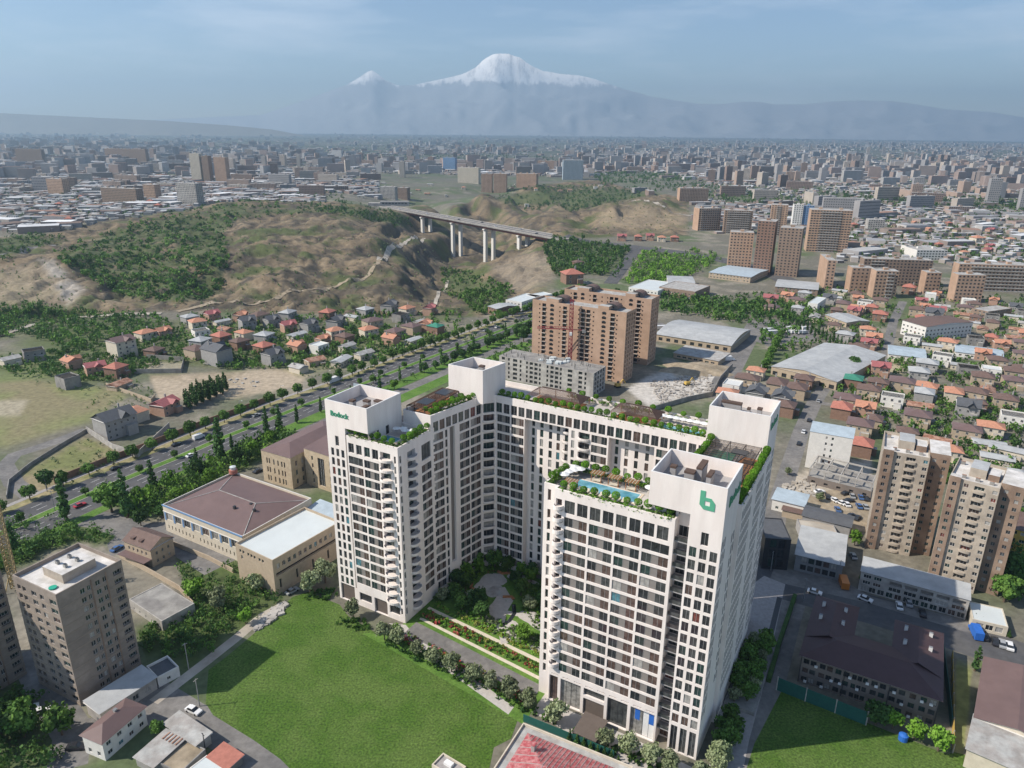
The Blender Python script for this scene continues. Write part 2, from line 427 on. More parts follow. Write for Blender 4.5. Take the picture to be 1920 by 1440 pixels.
# near left meadows and lots
paint([(330,1050),(460,1060),(548,1130),(500,1170),(430,1215),(370,1265),(280,1245),(260,1190),(370,1150)], (.07,.10,.03), .95, 6)
paint([(-80,1010),(60,985),(240,1010),(220,1045),(150,1035),(40,1085),(-80,1120)], (.07,.11,.03), .95, 6)
paint([(215,965),(330,905),(420,862),(480,832),(545,815),(560,850),(470,890),(400,925),(300,985),(240,990)], (.08,.12,.03), .95, 6)
paint([(310,1035),(345,1020),(450,1070),(450,1090),(330,1050)], (.10,.15,.04), .9, 4)
paint([(-80,1300),(70,1290),(150,1370),(130,1480),(-80,1500)], (.07,.10,.035), .9, 8)
paint([(1800,1220),(1835,1225),(1825,1385),(1803,1390)], (.20,.22,.08), .9, 3)
paint([(1800,1195),(1925,1230),(1990,1260),(1850,1235)], (.12,.17,.05), .9, 3)
paint([(-200,730),(60,720),(230,742),(245,760),(170,812),(20,862),(-200,900)], (.215, .19, .105), .95, 12)
paint([(-200,730),(60,720),(230,742),(245,760),(170,812),(20,862),(-200,900)], (.17, .21, .07), .8, 12, n1)
paint([(-60,770),(60,765),(40,800),(-60,810)], (.36, .32, .24), .8, 6)
paint([(40,905),(160,832),(230,858),(215,900),(150,930),(60,950)], (.27, .22, .135), .95, 8)
paint([(40,905),(160,832),(230,858),(215,900),(150,930),(60,950)], (.15, .17, .06), .9, 8, n2-.02)
paint([(-200,690),(120,680),(200,730),(60,735),(-200,760)], (.14, .18, .06), .8, 8)
paint([(275,715),(450,705),(600,690),(560,735),(440,760),(300,770)], (.30, .245, .17), .95, 6)
paint([(275,715),(450,705),(600,690),(560,735),(440,760),(300,770)], (.40, .33, .245), .9, 6, n2)
paint([(300,612),(860,590),(900,600),(860,640),(640,695),(430,705),(280,700)], (.10, .12, .05), .85, 8, n1+.08)
paint([(0,640),(280,625),(300,700),(200,735),(60,740),(-60,720)], (.10, .125, .05), .85, 8, n1+.08)
paint([(270,690),(345,690),(350,712),(255,715)], (.30, .27, .20), .9, 5)
paint([(700,640),(960,600),(940,640),(560,720),(520,700)], (.21, .22, .11), .6, 10)
paint([(1210,700),(1320,660),(1370,680),(1330,735),(1215,760),(1170,725)], (.52, .49, .45), .95, 6)
paint([(1250,690),(1300,670),(1340,680),(1330,700),(1270,705)], (.50, .40, .28), .95, 5)
paint([(1540,480),(1920,430),(1920,420),(1500,440)], (.30, .27, .19), .6, 8, n1)
paint([(1580,440),(1740,430),(1760,445),(1600,455)], (.42, .35, .23), .9, 6)
paint([(1640,650),(1700,640),(1690,700),(1650,690)], (.42, .36, .24), .9, 6)
paint([(1470,880),(1640,840),(1640,960),(1540,960),(1460,920)], (.43, .38, .31), .95, 6)
me = bpy.data.meshes.new('ground')
nv = GX.size
me.vertices.add(nv); me.vertices.foreach_set('co', np.stack([GX, GY, GZ], -1).astype(np.float32).ravel())
i0 = (np.arange(ND-1)[:, None]*NA+np.arange(NA-1)[None]).ravel()
q = np.stack([i0, i0+1, i0+NA+1, i0+NA], -1)[:, ::-1].astype(np.int32)
me.loops.add(q.size); me.loops.foreach_set('vertex_index', q.ravel())
me.polygons.add(len(q)); me.polygons.foreach_set('loop_start', np.arange(0, q.size, 4, dtype=np.int32)); me.polygons.foreach_set('loop_total', np.full(len(q), 4, np.int32))
me.polygons.foreach_set('use_smooth', np.ones(len(q), bool))
me.update(calc_edges=True)
ca = me.color_attributes.new('cover', 'FLOAT_COLOR', 'POINT')
ca.data.foreach_set('color', np.concatenate([col, np.ones(col.shape[:2]+(1,))], -1).astype(np.float32).ravel())
gm = mat('land', (1, 1, 1), .95, .28, .35, attr='cover', bump=.25, detail=7)
me.materials.append(gm)
ground = bpy.data.objects.new('ground', me); C.objects.link(ground); tag(ground, kind='structure')
_nn = me.polygons[0].normal
if _nn.z < 0: me.flip_normals()
# ------------------------------------------------------------ flat sheets laid on the ground
LAY = {'n': 0}
def sheet(name, pts, m, lift, world=False, kind='structure', z=None, parent=None):
    """flat or draped polygon; pts are photo points on the ground (or world points)"""
    W_ = pts if world else [U(x, y, 0) for x, y in pts]
    mb = MB(); mb.poly([(x, y, lift) for x, y in W_], m)
    o = mb.build(name)
    if o.data.polygons[0].normal.z < 0: o.data.flip_normals()
    return tag(o, kind=kind)
def ribbon_pts(pts, wd):
    """left/right edges of a strip of width wd along world points"""
    L, R = [], []
    for i, p in enumerate(pts):
        a = Vector(pts[max(i-1, 0)]); b = Vector(pts[min(i+1, len(pts)-1)]); d = (b-a).normalized(); n = Vector((-d.y, d.x))
        w_ = wd[i] if isinstance(wd, (list, tuple)) else wd
        L.append(Vector(p)+n*w_/2); R.append(Vector(p)-n*w_/2)
    return L, R
def densify(pts, step=12):
    r = [pts[0]]
    for a, b in zip(pts[:-1], pts[1:]):
        d = math.dist(a, b); k = max(1, int(d/step))
        for i in range(1, k+1): r.append((a[0]+(b[0]-a[0])*i/k, a[1]+(b[1]-a[1])*i/k))
    return r
def ribbon(name, pts, wd, m, lift=.02, world=False, kind='structure', smoothp=True):
    W_ = pts if world else [U(x, y, 0) for x, y in pts]
    if not isinstance(wd, (list, tuple)): W_ = densify(W_)
    L, R = ribbon_pts(W_, wd)
    mb = MB()
    for i in range(len(L)-1):
        q = [L[i], R[i], R[i+1], L[i+1]]
        zz = [(Z(p.x, p.y)+lift if math.hypot(p.x, p.y) > 480 else lift) for p in q]
        mb.poly([(p.x, p.y, k) for p, k in zip(q, zz)], m)
    o = mb.build(name)
    if o.data.polygons[0].normal.z < 0: o.data.flip_normals()
    return tag(o, kind=kind)
# ------------------------------------------------------------ windows: shared meshes, the first 100 as parts, the rest one part
_WM = {}
def window_mesh(w_, h_, gm, mull, fr):
    k = (round(w_, 2), round(h_, 2), gm, mull, fr)
    if k in _WM: return _WM[k]
    mb = MB(); _win(mb, Matrix.Identity(4), w_, h_, gm, mull, fr)
    me = bpy.data.meshes.new('window'); me.from_pydata(mb.v, [], mb.f)
    for q in mb.mats: me.materials.append(q)
    me.polygons.foreach_set('material_index', mb.mi); me.update(); _WM[k] = me
    return me
def _win(mb, M, w_, h_, gm, mull, fr):
    def q(x0, x1, z0, z1, y, m): mb.poly([M @ Vector(p) for p in ((x0, y, z0), (x1, y, z0), (x1, y, z1), (x0, y, z1))], m)
    q(0, w_, 0, h_, 0, gm)
    b = .07 if w_ > .8 else .05; y = -.03
    q(0, b, 0, h_, y, fr); q(w_-b, w_, 0, h_, y, fr); q(b, w_-b, 0, b, y, fr); q(b, w_-b, h_-b, h_, y, fr)
    for i in range(1, mull+1):
        x = w_*i/(mull+1); q(x-.035, x+.035, b, h_-b, y, fr)
class Wins:
    def __init__(s): s.L = []
    def add(s, x, y, z, ang, w_, h_, gm='glass_dark', mull=1, fr='frame_grey', pri=0): s.L.append((pri, x, y, z, ang, w_, h_, gm, mull, fr))
    def flush(s, root, n=100, name='window', rest='window'):
        L = sorted(s.L, key=lambda r: r[0]); s.L = []
        for (_, x, y, z, a, w_, h_, gm, mu, fr) in L[:n]:
            o = bpy.data.objects.new(name, window_mesh(w_, h_, gm, mu, fr)); C.objects.link(o); o.parent = root
            o.location = (x, y, z); o.rotation_euler = (0, 0, a)
        if L[n:]:
            mb = MB()
            for (_, x, y, z, a, w_, h_, gm, mu, fr) in L[n:]:
                _win(mb, Matrix.Translation((x, y, z)) @ Matrix.Rotation(a, 4, 'Z'), w_, h_, gm, mu, fr)
            o = mb.build(rest, root); tag(o, kind='stuff')
GL = ['glass_dark', 'glass_dark', 'glass_grey', 'glass_green', 'glass_dark', 'glass_brown', 'glass_grey', 'curtain_pale', 'glass_grey', 'glass_dark', 'glass_green']
def rg(): return rnd.choice(GL) if rnd.random() > .035 else rnd.choice(['glass_red', 'glass_teal', 'glass_pale'])
def facade(mb, p0, p1, z0, z1, ops, m, W_, pri=0, panel='loggia_panel', fr='frame_grey', fine=True):
    """wall from p0 to p1 (outside on the right hand of the walk) with real openings; ops = (u0,u1,za,zb,depth,kind)"""
    dx, dy = p1[0]-p0[0], p1[1]-p0[1]; L = math.hypot(dx, dy); dx /= L; dy /= L; nx, ny = dy, -dx; ang = math.atan2(dy, dx)
    def P(u, z, d=0): return (p0[0]+dx*u-nx*d, p0[1]+dy*u-ny*d, z)
    us = sorted({0.0, round(L, 3)} | {round(min(max(o[i], 0), L), 3) for o in ops for i in (0, 1)})
    zs = sorted({round(z0, 3), round(z1, 3)} | {round(min(max(o[i], z0), z1), 3) for o in ops for i in (2, 3)})
    for a, b in zip(us[:-1], us[1:]):
        cu = (a+b)/2; col_ops = [o for o in ops if o[0] < cu < o[1]]
        run = None
        for c, d in zip(zs[:-1], zs[1:]):
            cz = (c+d)/2; hole = any(o[2] < cz < o[3] for o in col_ops)
            if not hole: run = (c if run is None else run[0], d)
            if hole and run: mb.poly([P(a, run[0]), P(b, run[0]), P(b, run[1]), P(a, run[1])], m); run = None
        if run: mb.poly([P(a, run[0]), P(b, run[0]), P(b, run[1]), P(a, run[1])], m)
    for (a, b, c, d, dep, kind) in ops:
        mb.poly([P(a, c), P(a, c, dep), P(a, d, dep), P(a, d)], m); mb.poly([P(b, c, dep), P(b, c), P(b, d), P(b, d, dep)], m)
        mb.poly([P(a, c), P(b, c), P(b, c, dep), P(a, c, dep)], m); mb.poly([P(a, d, dep), P(b, d, dep), P(b, d), P(a, d)], m)
        w_ = b-a; h_ = d-c
        def win(x0, ww, dd=dep, g=None, mull=1, hh=h_, zz=c):
            p = P(a+x0, zz, dd-.02); W_.add(p[0], p[1], p[2], ang, ww, hh, g or rg(), mull, fr, pri)
        if kind == 'w': win(0, w_)
        elif kind == 'w0': win(0, w_, mull=0)
        elif kind == 'w2': win(0, w_, mull=2)
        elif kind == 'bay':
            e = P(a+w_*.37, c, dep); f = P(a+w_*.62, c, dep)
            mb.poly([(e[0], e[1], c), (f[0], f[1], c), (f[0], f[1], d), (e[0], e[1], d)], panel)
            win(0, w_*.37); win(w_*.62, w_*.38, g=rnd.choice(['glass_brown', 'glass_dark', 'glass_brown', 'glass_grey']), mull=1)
        elif kind == 'blank': mb.poly([P(a, c, dep), P(b, c, dep), P(b, d, dep), P(a, d, dep)], panel)
        elif kind == 'slot': mb.poly([P(a, c, dep), P(b, c, dep), P(b, d, dep), P(a, d, dep)], 'slot_dark')
        elif kind == 'dark': mb.poly([P(a, c, dep), P(b, c, dep), P(b, d, dep), P(a, d, dep)], 'glass_dark')
        elif kind == 'brown': mb.poly([P(a, c, dep), P(b, c, dep), P(b, d, dep), P(a, d, dep)], 'podium_brown')
def shell(mb, loop, z0, z1, m, skip=()):
    n = len(loop)
    for i in range(n):
        if i in skip: continue
        a, b = loop[i], loop[(i+1) % n]
        mb.poly([(a[0], a[1], z0), (b[0], b[1], z0), (b[0], b[1], z1), (a[0], a[1], z1)], m)
def parapet(mb, loop, z0, z1, th, m, cap=None):
    """inner faces and coping of a parapet that follows a counter-clockwise loop"""
    n = len(loop); inn = []
    for i in range(n):
        a, b, c = Vector(loop[i-1]), Vector(loop[i]), Vector(loop[(i+1) % n])
        d1 = (b-a).normalized(); d2 = (c-b).normalized(); n1 = Vector((-d1.y, d1.x)); n2 = Vector((-d2.y, d2.x))
        k = (n1+n2); k = k/max(.35, k.dot(n1)); inn.append(b+k*th)
    for i in range(n):
        a, b = loop[i], loop[(i+1) % n]; c, d = inn[i], inn[(i+1) % n]
        mb.poly([(a[0], a[1], z1), (b[0], b[1], z1), (d.x, d.y, z1), (c.x, c.y, z1)], cap or m)
        mb.poly([(d.x, d.y, z0), (c.x, c.y, z0), (c.x, c.y, z1), (d.x, d.y, z1)], m)
    return [(p.x, p.y) for p in inn]
# ------------------------------------------------------------ the white apartment complex (local frame: s along the street, t away from the camera)
CA = math.radians(-29.3); CO = (8.4, 162.2)
def LW(s, t, z=0): return (CO[0]+s*math.cos(CA)-t*math.sin(CA), CO[1]+s*math.sin(CA)+t*math.cos(CA), z)
cx_root = thing('apartment_complex', 'white U-shaped apartment complex with planted roof terraces, open-topped roof boxes and green lettering', 'apartment building', (CO[0], CO[1], 0), CA)
WH = 'white_render'; PF = 3.35
W1 = Wins()
# --- front wing
mb = MB(); ops = []
for k in range(8): ops.append((2.8+3.33*k, 5.5+3.33*k, 58.0, 61.5, .22, 'w'))
bays = [(2.8, 8.75), (9.45, 15.45), (16.15, 22.2), (22.9, 29.2)]
for k in range(14):
    zt = 56.8-PF*k
    for j, (a, b) in enumerate(bays): ops.append((a-.05, b+.1, zt-2.5, zt+.12, .24, 'w2' if (k == 0 and j == 3) else 'bay'))
    ops.append((.45, 2.05, zt-2.05+.9, zt+.35, 1.1, 'w0'))
ops.append((.45, 2.05, 59.3, 61.4, 1.1, 'w0'))
cols = [3.4, 10.1, 16.8, 23.2, 29.6]
pod = [(0.2, 2.7, .25, 8.5), (3.5, 9.4, .25, 8.5), (10.2, 16.1, 6.2, 8.5), (16.9, 22.4, .25, 8.5), (23.2, 29.6, .25, 8.5)]
for (a, b, c, d) in pod: ops.append((a, b, c, d, .7, 'none'))
ops.append((10.2, 16.1, .05, 5.3, .5, 'brown'))
for k in range(9): ops.append((.8+3.3*k, 2.9+3.3*k, 9.0, 9.3, .3, 'dark'))
facade(mb, (3.6, -1.8), (33.7, -1.8), 0, 64, ops, WH, W1, pri=0)
for j, (a, b, c, d) in enumerate(pod):
    for i in range(2): W1.add(3.6+a+(b-a)*i/2, -1.12, c, 0, (b-a)/2, d-c, ['glass_brown', 'glass_pale', 'glass_grey', 'glass_grey', 'white_paint'][j] if i or j != 4 else 'glass_pale', 1, 'metal_dark', -2)
    mb.poly([(3.6+a, -1.09, (c+d)/2), (3.6+b, -1.09, (c+d)/2), (3.6+b, -1.09, (c+d)/2+.12), (3.6+a, -1.09, (c+d)/2+.12)], 'metal_dark')
for s0 in (27.9, 31.6): mb.poly([(s0, -1.17, 4.6), (s0+1.3, -1.17, 4.6), (s0+1.3, -1.17, 8.1), (s0, -1.17, 8.1)], 'container_blue')
ops = [(1.05, 1.95, 59.4, 62.5, .35, 'w0')]+[(1.05, 1.95, 56.8-2.5-PF*k+.2, 56.8-PF*k+.2, .35, 'w0') for k in range(15)]
facade(mb, (0, -.4), (3.6, -.4), 0, 64, ops, WH, W1, pri=1)
ops = []
for k in range(19): pass
facade(mb, (33.7, -1.8), (33.7, 1.4), 0, 64, [], WH, W1)
facade(mb, (33.7, 1.4), (36.9, 1.4), 0, 66.3, [(.15, 3.05, 61.2-PF*k-2.75, 61.2-PF*k, .25, 'w2') for k in range(17)]+[(.15, 3.05, .3, 3.6, .25, 'w2')], WH, W1, pri=2)
shell(mb, [(0, 12.5), (0, -.4)], 0, 64, WH, (1,))
shell(mb, [(3.6, -.4), (3.6, -1.8)], 0, 64, WH, (1,))
shell(mb, [(33, 12.5), (0, 12.5)], 0, 64, WH, (1,))
loop = [(0, -.4), (3.6, -.4), (3.6, -1.8), (33.7, -1.8), (33.7, 1.4), (36.9, 1.4), (36.9, 12.5), (0, 12.5)]
parapet(mb, loop, 62.6, 64, .45, WH)
mb.poly([(p[0], p[1], 62.6) for p in loop], 'paving_pale')
mb.build('wall', cx_root, False)
# glazed recess slabs and rails
for k in range(17):
    mb = MB(); z = 61.2-PF*k-2.75
    mb.box(35.3, .1, z-.3, 3.2, 2.4, .28, 0, 'roof_grey'); mb.box(35.3, -1.06, z, 3.1, .06, 1.0, 0, 'glass_grey'); mb.build('balcony', cx_root)
# --- corner column of the front wing with three window lines
mb = MB(); ops = []
for k in range(15):
    zt = 58.4-PF*k
    for j, (a, b) in enumerate(((.5, 2.15), (2.85, 4.5), (5.15, 6.8))): ops.append((a, b, zt-2.55, zt+.05, .2, 'w'))
for a, b in ((.5, 2.15), (2.85, 4.5), (5.15, 6.8)): ops.append((a, b, .3, 7.9, .35, 'w'))
ops.append((2.85, 4.5, 59.4, 62.7, .35, 'w'))
facade(mb, (36.9, -1.8), (44.3, -1.8), 0, 74.5, ops, WH, W1, pri=0)
facade(mb, (27.2, -1.8), (36.9, -1.8), 66.3, 74.5, [], WH, W1)
facade(mb, (27.2, .7), (33.7, .7), 62.6, 66.3, [(4.2, 5.8, 62.7, 65.4, .2, 'dark')], WH, W1)
mb.poly([(27.2, -1.8, 66.3), (27.2, .7, 66.3), (33.7, .7, 66.3), (33.7, -1.8, 66.3)], WH)
shell(mb, [(27.2, 12.5), (27.2, .7)], 62.6, 66.3, WH, (1,))
shell(mb, [(27.2, 12.5), (27.2, -1.8)], 66.3, 74.5, WH, (1,))
shell(mb, [(44.3, 12.5), (27.2, 12.5)], 62.6, 74.5, WH, (1,))
shell(mb, [(36.9, -1.8), (36.9, 1.4)], 0, 66.3, WH, (0,))
mb.poly([(33.7, -1.8, 66.3), (33.7, 1.4, 66.3), (36.9, 1.4, 66.3), (36.9, -1.8, 66.3)], WH)
# right-hand face: fields of slanted window slots between plain strips
def lattice(fields, L, z0, z1, t_off=0):
    o = []
    for (a, b, za, zb) in fields:
        n = max(1, int((b-a)/1.3)); k = 0; z = zb-2.6
        while z > za:
            for i in range(n):
                u = a+(i+.18+(.32 if k % 2 else 0))*(b-a)/n
                o.append((u, u+.62*(b-a)/n, z, z+2.6, .06, 'slot'))
            z -= PF; k += 1
    return o
facade(mb, (44.3, -1.8), (44.3, 12.5), 0, 74.5, lattice([(.5, 4.4, 9, 61), (10.4, 13.8, 12, 58)], 14.3, 0, 60), WH, W1, pri=5)
lp = [(27.2, -1.8), (44.3, -1.8), (44.3, 12.5), (27.2, 12.5)]
parapet(mb, lp, 70.6, 74.5, .35, WH, 'white_paint'); mb.poly([(p[0], p[1], 70.6) for p in lp], 'roof_grey')
mb.build('corner_tower', cx_root)
# --- right wing
mb = MB()
Lr = 34.5
facade(mb, (45.3, 12.5), (45.3, 47), 0, 64, lattice([(.6, 11.5, 6, 62), (16.5, 25.5, 6, 62), (29.0, 33.8, 6, 62)], Lr, 0, 62), WH, W1, pri=6)
facade(mb, (44.3, 12.5), (45.3, 12.5), 0, 64, [], WH, W1)
shell(mb, [(28, 47), (28, 12.5)], 0, 64, WH, (1,))
lp = [(28, 12.5), (45.3, 12.5), (45.3, 47), (28, 47)]
parapet(mb, lp, 62.6, 64, .4, WH); mb.poly([(p[0], p[1], 62.6) for p in lp], 'paving_pale')
mb.build('wall', cx_root)
# --- rear right tower
mb = MB()
facade(mb, (27.2, 47), (43.8, 47), 60, 74.2, [], WH, W1); shell(mb, [(27.2, 61), (27.2, 47)], 60, 74.2, WH, (1,))
facade(mb, (43.8, 47), (43.8, 61), 0, 74.2, lattice([(1, 6, 6, 60), (8.5, 13.5, 6, 60)], 14, 0, 62), WH, W1, pri=6)
shell(mb, [(43.8, 61), (27.2, 61)], 0, 74.2, WH, (1,))
lp = [(27.2, 47), (43.8, 47), (43.8, 61), (27.2, 61)]
parapet(mb, lp, 70.4, 74.2, .35, WH, 'white_paint'); mb.poly([(p[0], p[1], 70.4) for p in lp], 'roof_grey')
mb.build('corner_tower', cx_root)
# --- rear wing (faces the courtyard)
mb = MB()
def rows(a, b, kind, dep=.22, z_top=57.65, n=17, h=2.6, pitch=3.32): return [(a, b, z_top-h-pitch*k, z_top-pitch*k, dep, kind) for k in range(n)]
ops = [(.1+2.8*k, 2.3+2.8*k, 58.4, 61.7, .22, 'w') for k in range(25)]
facade(mb, (-42, 47), (27.2, 47), 58, 64.2, ops, WH, W1, pri=4)
facade(mb, (-42, 47), (-31.2, 47), 0, 58, rows(.5, 5.3, 'bay')+rows(5.8, 10.5, 'bay'), WH, W1, pri=4)
facade(mb, (-31.2, 47), (-31.2, 49.6), 0, 58, [], WH, W1)
facade(mb, (-31.2, 49.6), (-15.5, 49.6), 0, 58, rows(1.4, 2.5, 'w0')+rows(4.4, 5.6, 'w0')+rows(7.6, 8.8, 'w0')+rows(10.4, 11.6, 'w0')+rows(13.3, 15.0, 'w'), WH, W1, pri=4)
facade(mb, (-15.5, 47), (-2, 47), 0, 58, rows(1.0, 2.1, 'w0')+rows(3.4, 7.2, 'w', .9)+rows(7.8, 13.0, 'bay'), WH, W1, pri=4)
facade(mb, (-2, 47), (-2, 49.6), 0, 58, [], WH, W1)
facade(mb, (-2, 49.6), (12.5, 49.6), 0, 58, rows(1.2, 2.3, 'w0')+rows(4.4, 5.6, 'w0')+rows(7.6, 8.8, 'w0')+rows(11, 12.2, 'w0'), WH, W1, pri=4)
facade(mb, (12.5, 47), (27.2, 47), 0, 58, rows(.6, 5.2, 'bay')+rows(5.7, 10.3, 'bay')+rows(10.8, 14.2, 'bay'), WH, W1, pri=4)
for a, b in ((-31.2, -15.5), (-2, 12.5)): mb.poly([(a, 47, 58), (a, 49.6, 58), (b, 49.6, 58), (b, 47, 58)], WH)
shell(mb, [(27.2, 61.5), (-60, 61.5)], 0, 64, WH, (1,))
# --- inner corner and left wing
facade(mb, (-45.2, 43.4), (-42, 47), 0, 64.2, [(.5, 4.3, 58.4, 61.6, .4, 'w2')]+rows(.5, 4.3, 'w2', .8), WH, W1, pri=4)
Ll = math.dist((-49.6, 21), (-45.2, 43.4))
ops = [(1.0+2.75*k, 3.2+2.75*k, 58.4, 61.7, .22, 'w') for k in range(8)]
ops += rows(.9, 5.2, 'bay')+rows(6.0, 7.0, 'w0')+rows(12.4, 17.0, 'bay')+rows(17.5, 22.3, 'bay')
ops += [(8.0, 10.2, 9, 58, .9, 'blank')]
facade(mb, (-49.6, 21), (-45.2, 43.4), 0, 64.2, ops, WH, W1, pri=4)
facade(mb, (-60, 21), (-49.6, 21), 58, 64.2, [], WH, W1)
shell(mb, [(-60, 61.5), (-60, 21)], 0, 64, WH, (1,))
lp = [(-60, 21), (-49.6, 21), (-45.2, 43.4), (-42, 47), (27.2, 47), (27.2, 61.5), (-60, 61.5)]
parapet(mb, lp, 62.6, 64.2, .4, WH); mb.poly([(p[0], p[1], 62.6) for p in lp], 'paving_pale')
mb.build('wall', cx_root)
# rear left roof box
mb = MB(); lp = [(-56.5, 41), (-43.3, 41), (-41.5, 52.3), (-54, 52.3)]
shell(mb, lp, 62.6, 74, WH)
mb.poly([(-43.05, 43.0, 62.7), (-42.75, 45.0, 62.7), (-42.75, 45.0, 65.2), (-43.05, 43.0, 65.2)], 'glass_dark')
parapet(mb, lp, 70.6, 74, .35, WH, 'white_paint'); mb.poly([(p[0], p[1], 70.6) for p in lp], 'roof_grey')
mb.build('roof_box', cx_root)
# --- left tower
mb = MB(); PL = 3.24; ops = []
for k in range(15):
    zt = 54.4-PL*k
    for a, b in ((1.15, 2.3), (3.2, 4.35), (5.2, 6.4)): ops.append((a, b, zt-2.5, zt, .15, 'w0'))
ops.append((3.1, 4.5, 55.4, 58.7, .3, 'w'))
ops.append((.8, 6.6, .2, 6.2, .5, 'brown'))
ops.append((7.15, 7.6, 6, 59.9, 1.0, 'blank'))
for a, b in ((8.1, 10.3), (11.15, 13.3), (14.2, 16.4), (17.2, 19.5)): ops.append((a, b, 54.3, 57.5, .4, 'w'))
for k in range(14):
    zt = 53.2-PL*k
    ops.append((8.0, 13.5, zt-2.55, zt+.05, .22, 'w2' if k == 0 else 'bay')); ops.append((14.0, 19.6, zt-2.55, zt+.05, .22, 'bay'))
for k in range(16): ops.append((20.3, 24.0, 57.4-2.4-PL*k, 57.4-PL*k, 1.3, 'w'))
for k in range(17): ops.append((25.3, 26.0, 57.0-2.3-PL*k, 57.0-PL*k, .3, 'w0'))
ops += [(8.6, 13.6, 2.2, 5.2, .5, 'dark'), (14.7, 19.9, .1, 5.4, .6, 'brown'), (20.8, 24.9, 2.0, 5.0, .5, 'dark')]
facade(mb, (-76.3, 4.5), (-49.5, 4.5), 0, 59.9, ops, WH, W1, pri=2)
ops = [(.7, 1.5, 57.0-2.3-PL*k, 57.0-PL*k, .3, 'w0') for k in range(17)]
ops += [(4.4, 8.2, 56.9-2.5-PL*k, 56.9-PL*k, 1.3, 'w') for k in range(17)]
ops += [(11.3, 16.0, 51.1, 56.4, .4, 'w2')]+[(11.2, 16.2, 49.6-2.55-PL*k, 49.6-PL*k, .22, 'bay') for k in range(14)]
ops += [(17.2, 18.2, 56-2.3-PL*k, 56-PL*k, .3, 'w0') for k in range(16)]+[(19, 19.8, 56-2.3-PL*k, 56-PL*k, .3, 'w0') for k in range(16)]
facade(mb, (-49.5, 4.5), (-49.5, 25.5), 0, 59.9, ops, WH, W1, pri=3)
shell(mb, [(-76.3, 25.5), (-76.3, 4.5)], 0, 59.9, WH, (1,)); shell(mb, [(-49.5, 25.5), (-76.3, 25.5)], 0, 59.9, WH, (1,))
lp = [(-76.3, 4.5), (-49.5, 4.5), (-49.5, 21), (-76.3, 21)]
parapet(mb, lp, 58.6, 59.9, .4, WH); mb.poly([(p[0], p[1], 58.6) for p in lp], 'paving_pale')
mb.build('wall', cx_root)
mb = MB(); lp = [(-76.3, 4.5), (-69.0, 4.5), (-69.0, 4.51), (-60.2, 4.51), (-60.2, 20.5), (-76.3, 20.5)]
lp = [(-76.3, 4.5), (-60.2, 4.5), (-60.2, 20.5), (-76.3, 20.5)]
facade(mb, lp[0], lp[1], 59.9, 69.8, [(7.3, 16.1, 59.9, 61.9, 4, 'none')], WH, W1)
facade(mb, lp[1], lp[2], 58.6, 69.8, [(3.4, 5.0, 58.7, 61.6, .2, 'dark'), (8.2, 9.8, 58.7, 61.6, .2, 'dark')], WH, W1)
shell(mb, [lp[3], lp[0]], 59.9, 69.8, WH, (1,)); shell(mb, [lp[2], lp[3]], 59.9, 69.8, WH, (1,))
parapet(mb, lp, 66.2, 69.8, .35, WH, 'white_paint'); mb.poly([(p[0], p[1], 66.2) for p in lp], 'roof_grey')
mb.build('roof_box', cx_root)
W1.flush(cx_root, 100)
# --- balconies
def balc_mesh(r0, h, name, n=10, a0=180, a1=360, squash=1.0, rail='white_render'):
    mb = MB(); P_ = [(r0*math.cos(math.radians(a0+(a1-a0)*i/n)), squash*r0*math.sin(math.radians(a0+(a1-a0)*i/n))) for i in range(n+1)]
    mb.prism(P_, -.2, 0, WH, bottom=True)
    for a, b in zip(P_[:-1], P_[1:]):
        mb.poly([(a[0], a[1], -.2), (b[0], b[1], -.2), (b[0], b[1], h), (a[0], a[1], h)], rail)
        k = .9; mb.poly([(b[0]*k, b[1]*k, 0), (a[0]*k, a[1]*k, 0), (a[0]*k, a[1]*k, h), (b[0]*k, b[1]*k, h)], rail)
        mb.poly([(a[0], a[1], h), (b[0], b[1], h), (b[0]*k, b[1]*k, h), (a[0]*k, a[1]*k, h)], rail)
    me = bpy.data.meshes.new(name); me.from_pydata(mb.v, [], mb.f)
    for q in mb.mats: me.materials.append(q)
    me.polygons.foreach_set('material_index', mb.mi); me.update(); return me
bm1 = balc_mesh(1.35, .95, 'balcony'); bm2 = balc_mesh(2.2, .75, 'balcony', squash=.72); bm3 = balc_mesh(2.3, .6, 'balcony', squash=.7, rail='white_render')
def balc(me, s, t, z, a=0):
    o = bpy.data.objects.new('balcony', me); C.objects.link(o); o.parent = cx_root; o.location = (s, t, z); o.rotation_euler = (0, 0, a)
for k in range(15): balc(bm1, 4.75, -1.78, 58.95-PF*k)
for k in range(17): balc(bm2, -49.52, 10.9, 54.4-PL*k, math.pi/2)
for k in range(16): balc(bm3, -54.0, 4.52, 55.0-PL*k)
bm4 = balc_mesh(1.7, .8, 'balcony', squash=.8)
for k in range(16): balc(bm4, -16.9, 49.58, 55.3-3.32*k)
bm5 = balc_mesh(2.0, .7, 'balcony', squash=.5)
for k in range(16): balc(bm5, -10.2, 46.98, 55.3-3.32*k)
bm6 = balc_mesh(2.15, .5, 'balcony', squash=.45)
for k in range(16): balc(bm6, -43.6, 45.2, 55.3-3.32*k, math.atan2(3.6, 3.2))
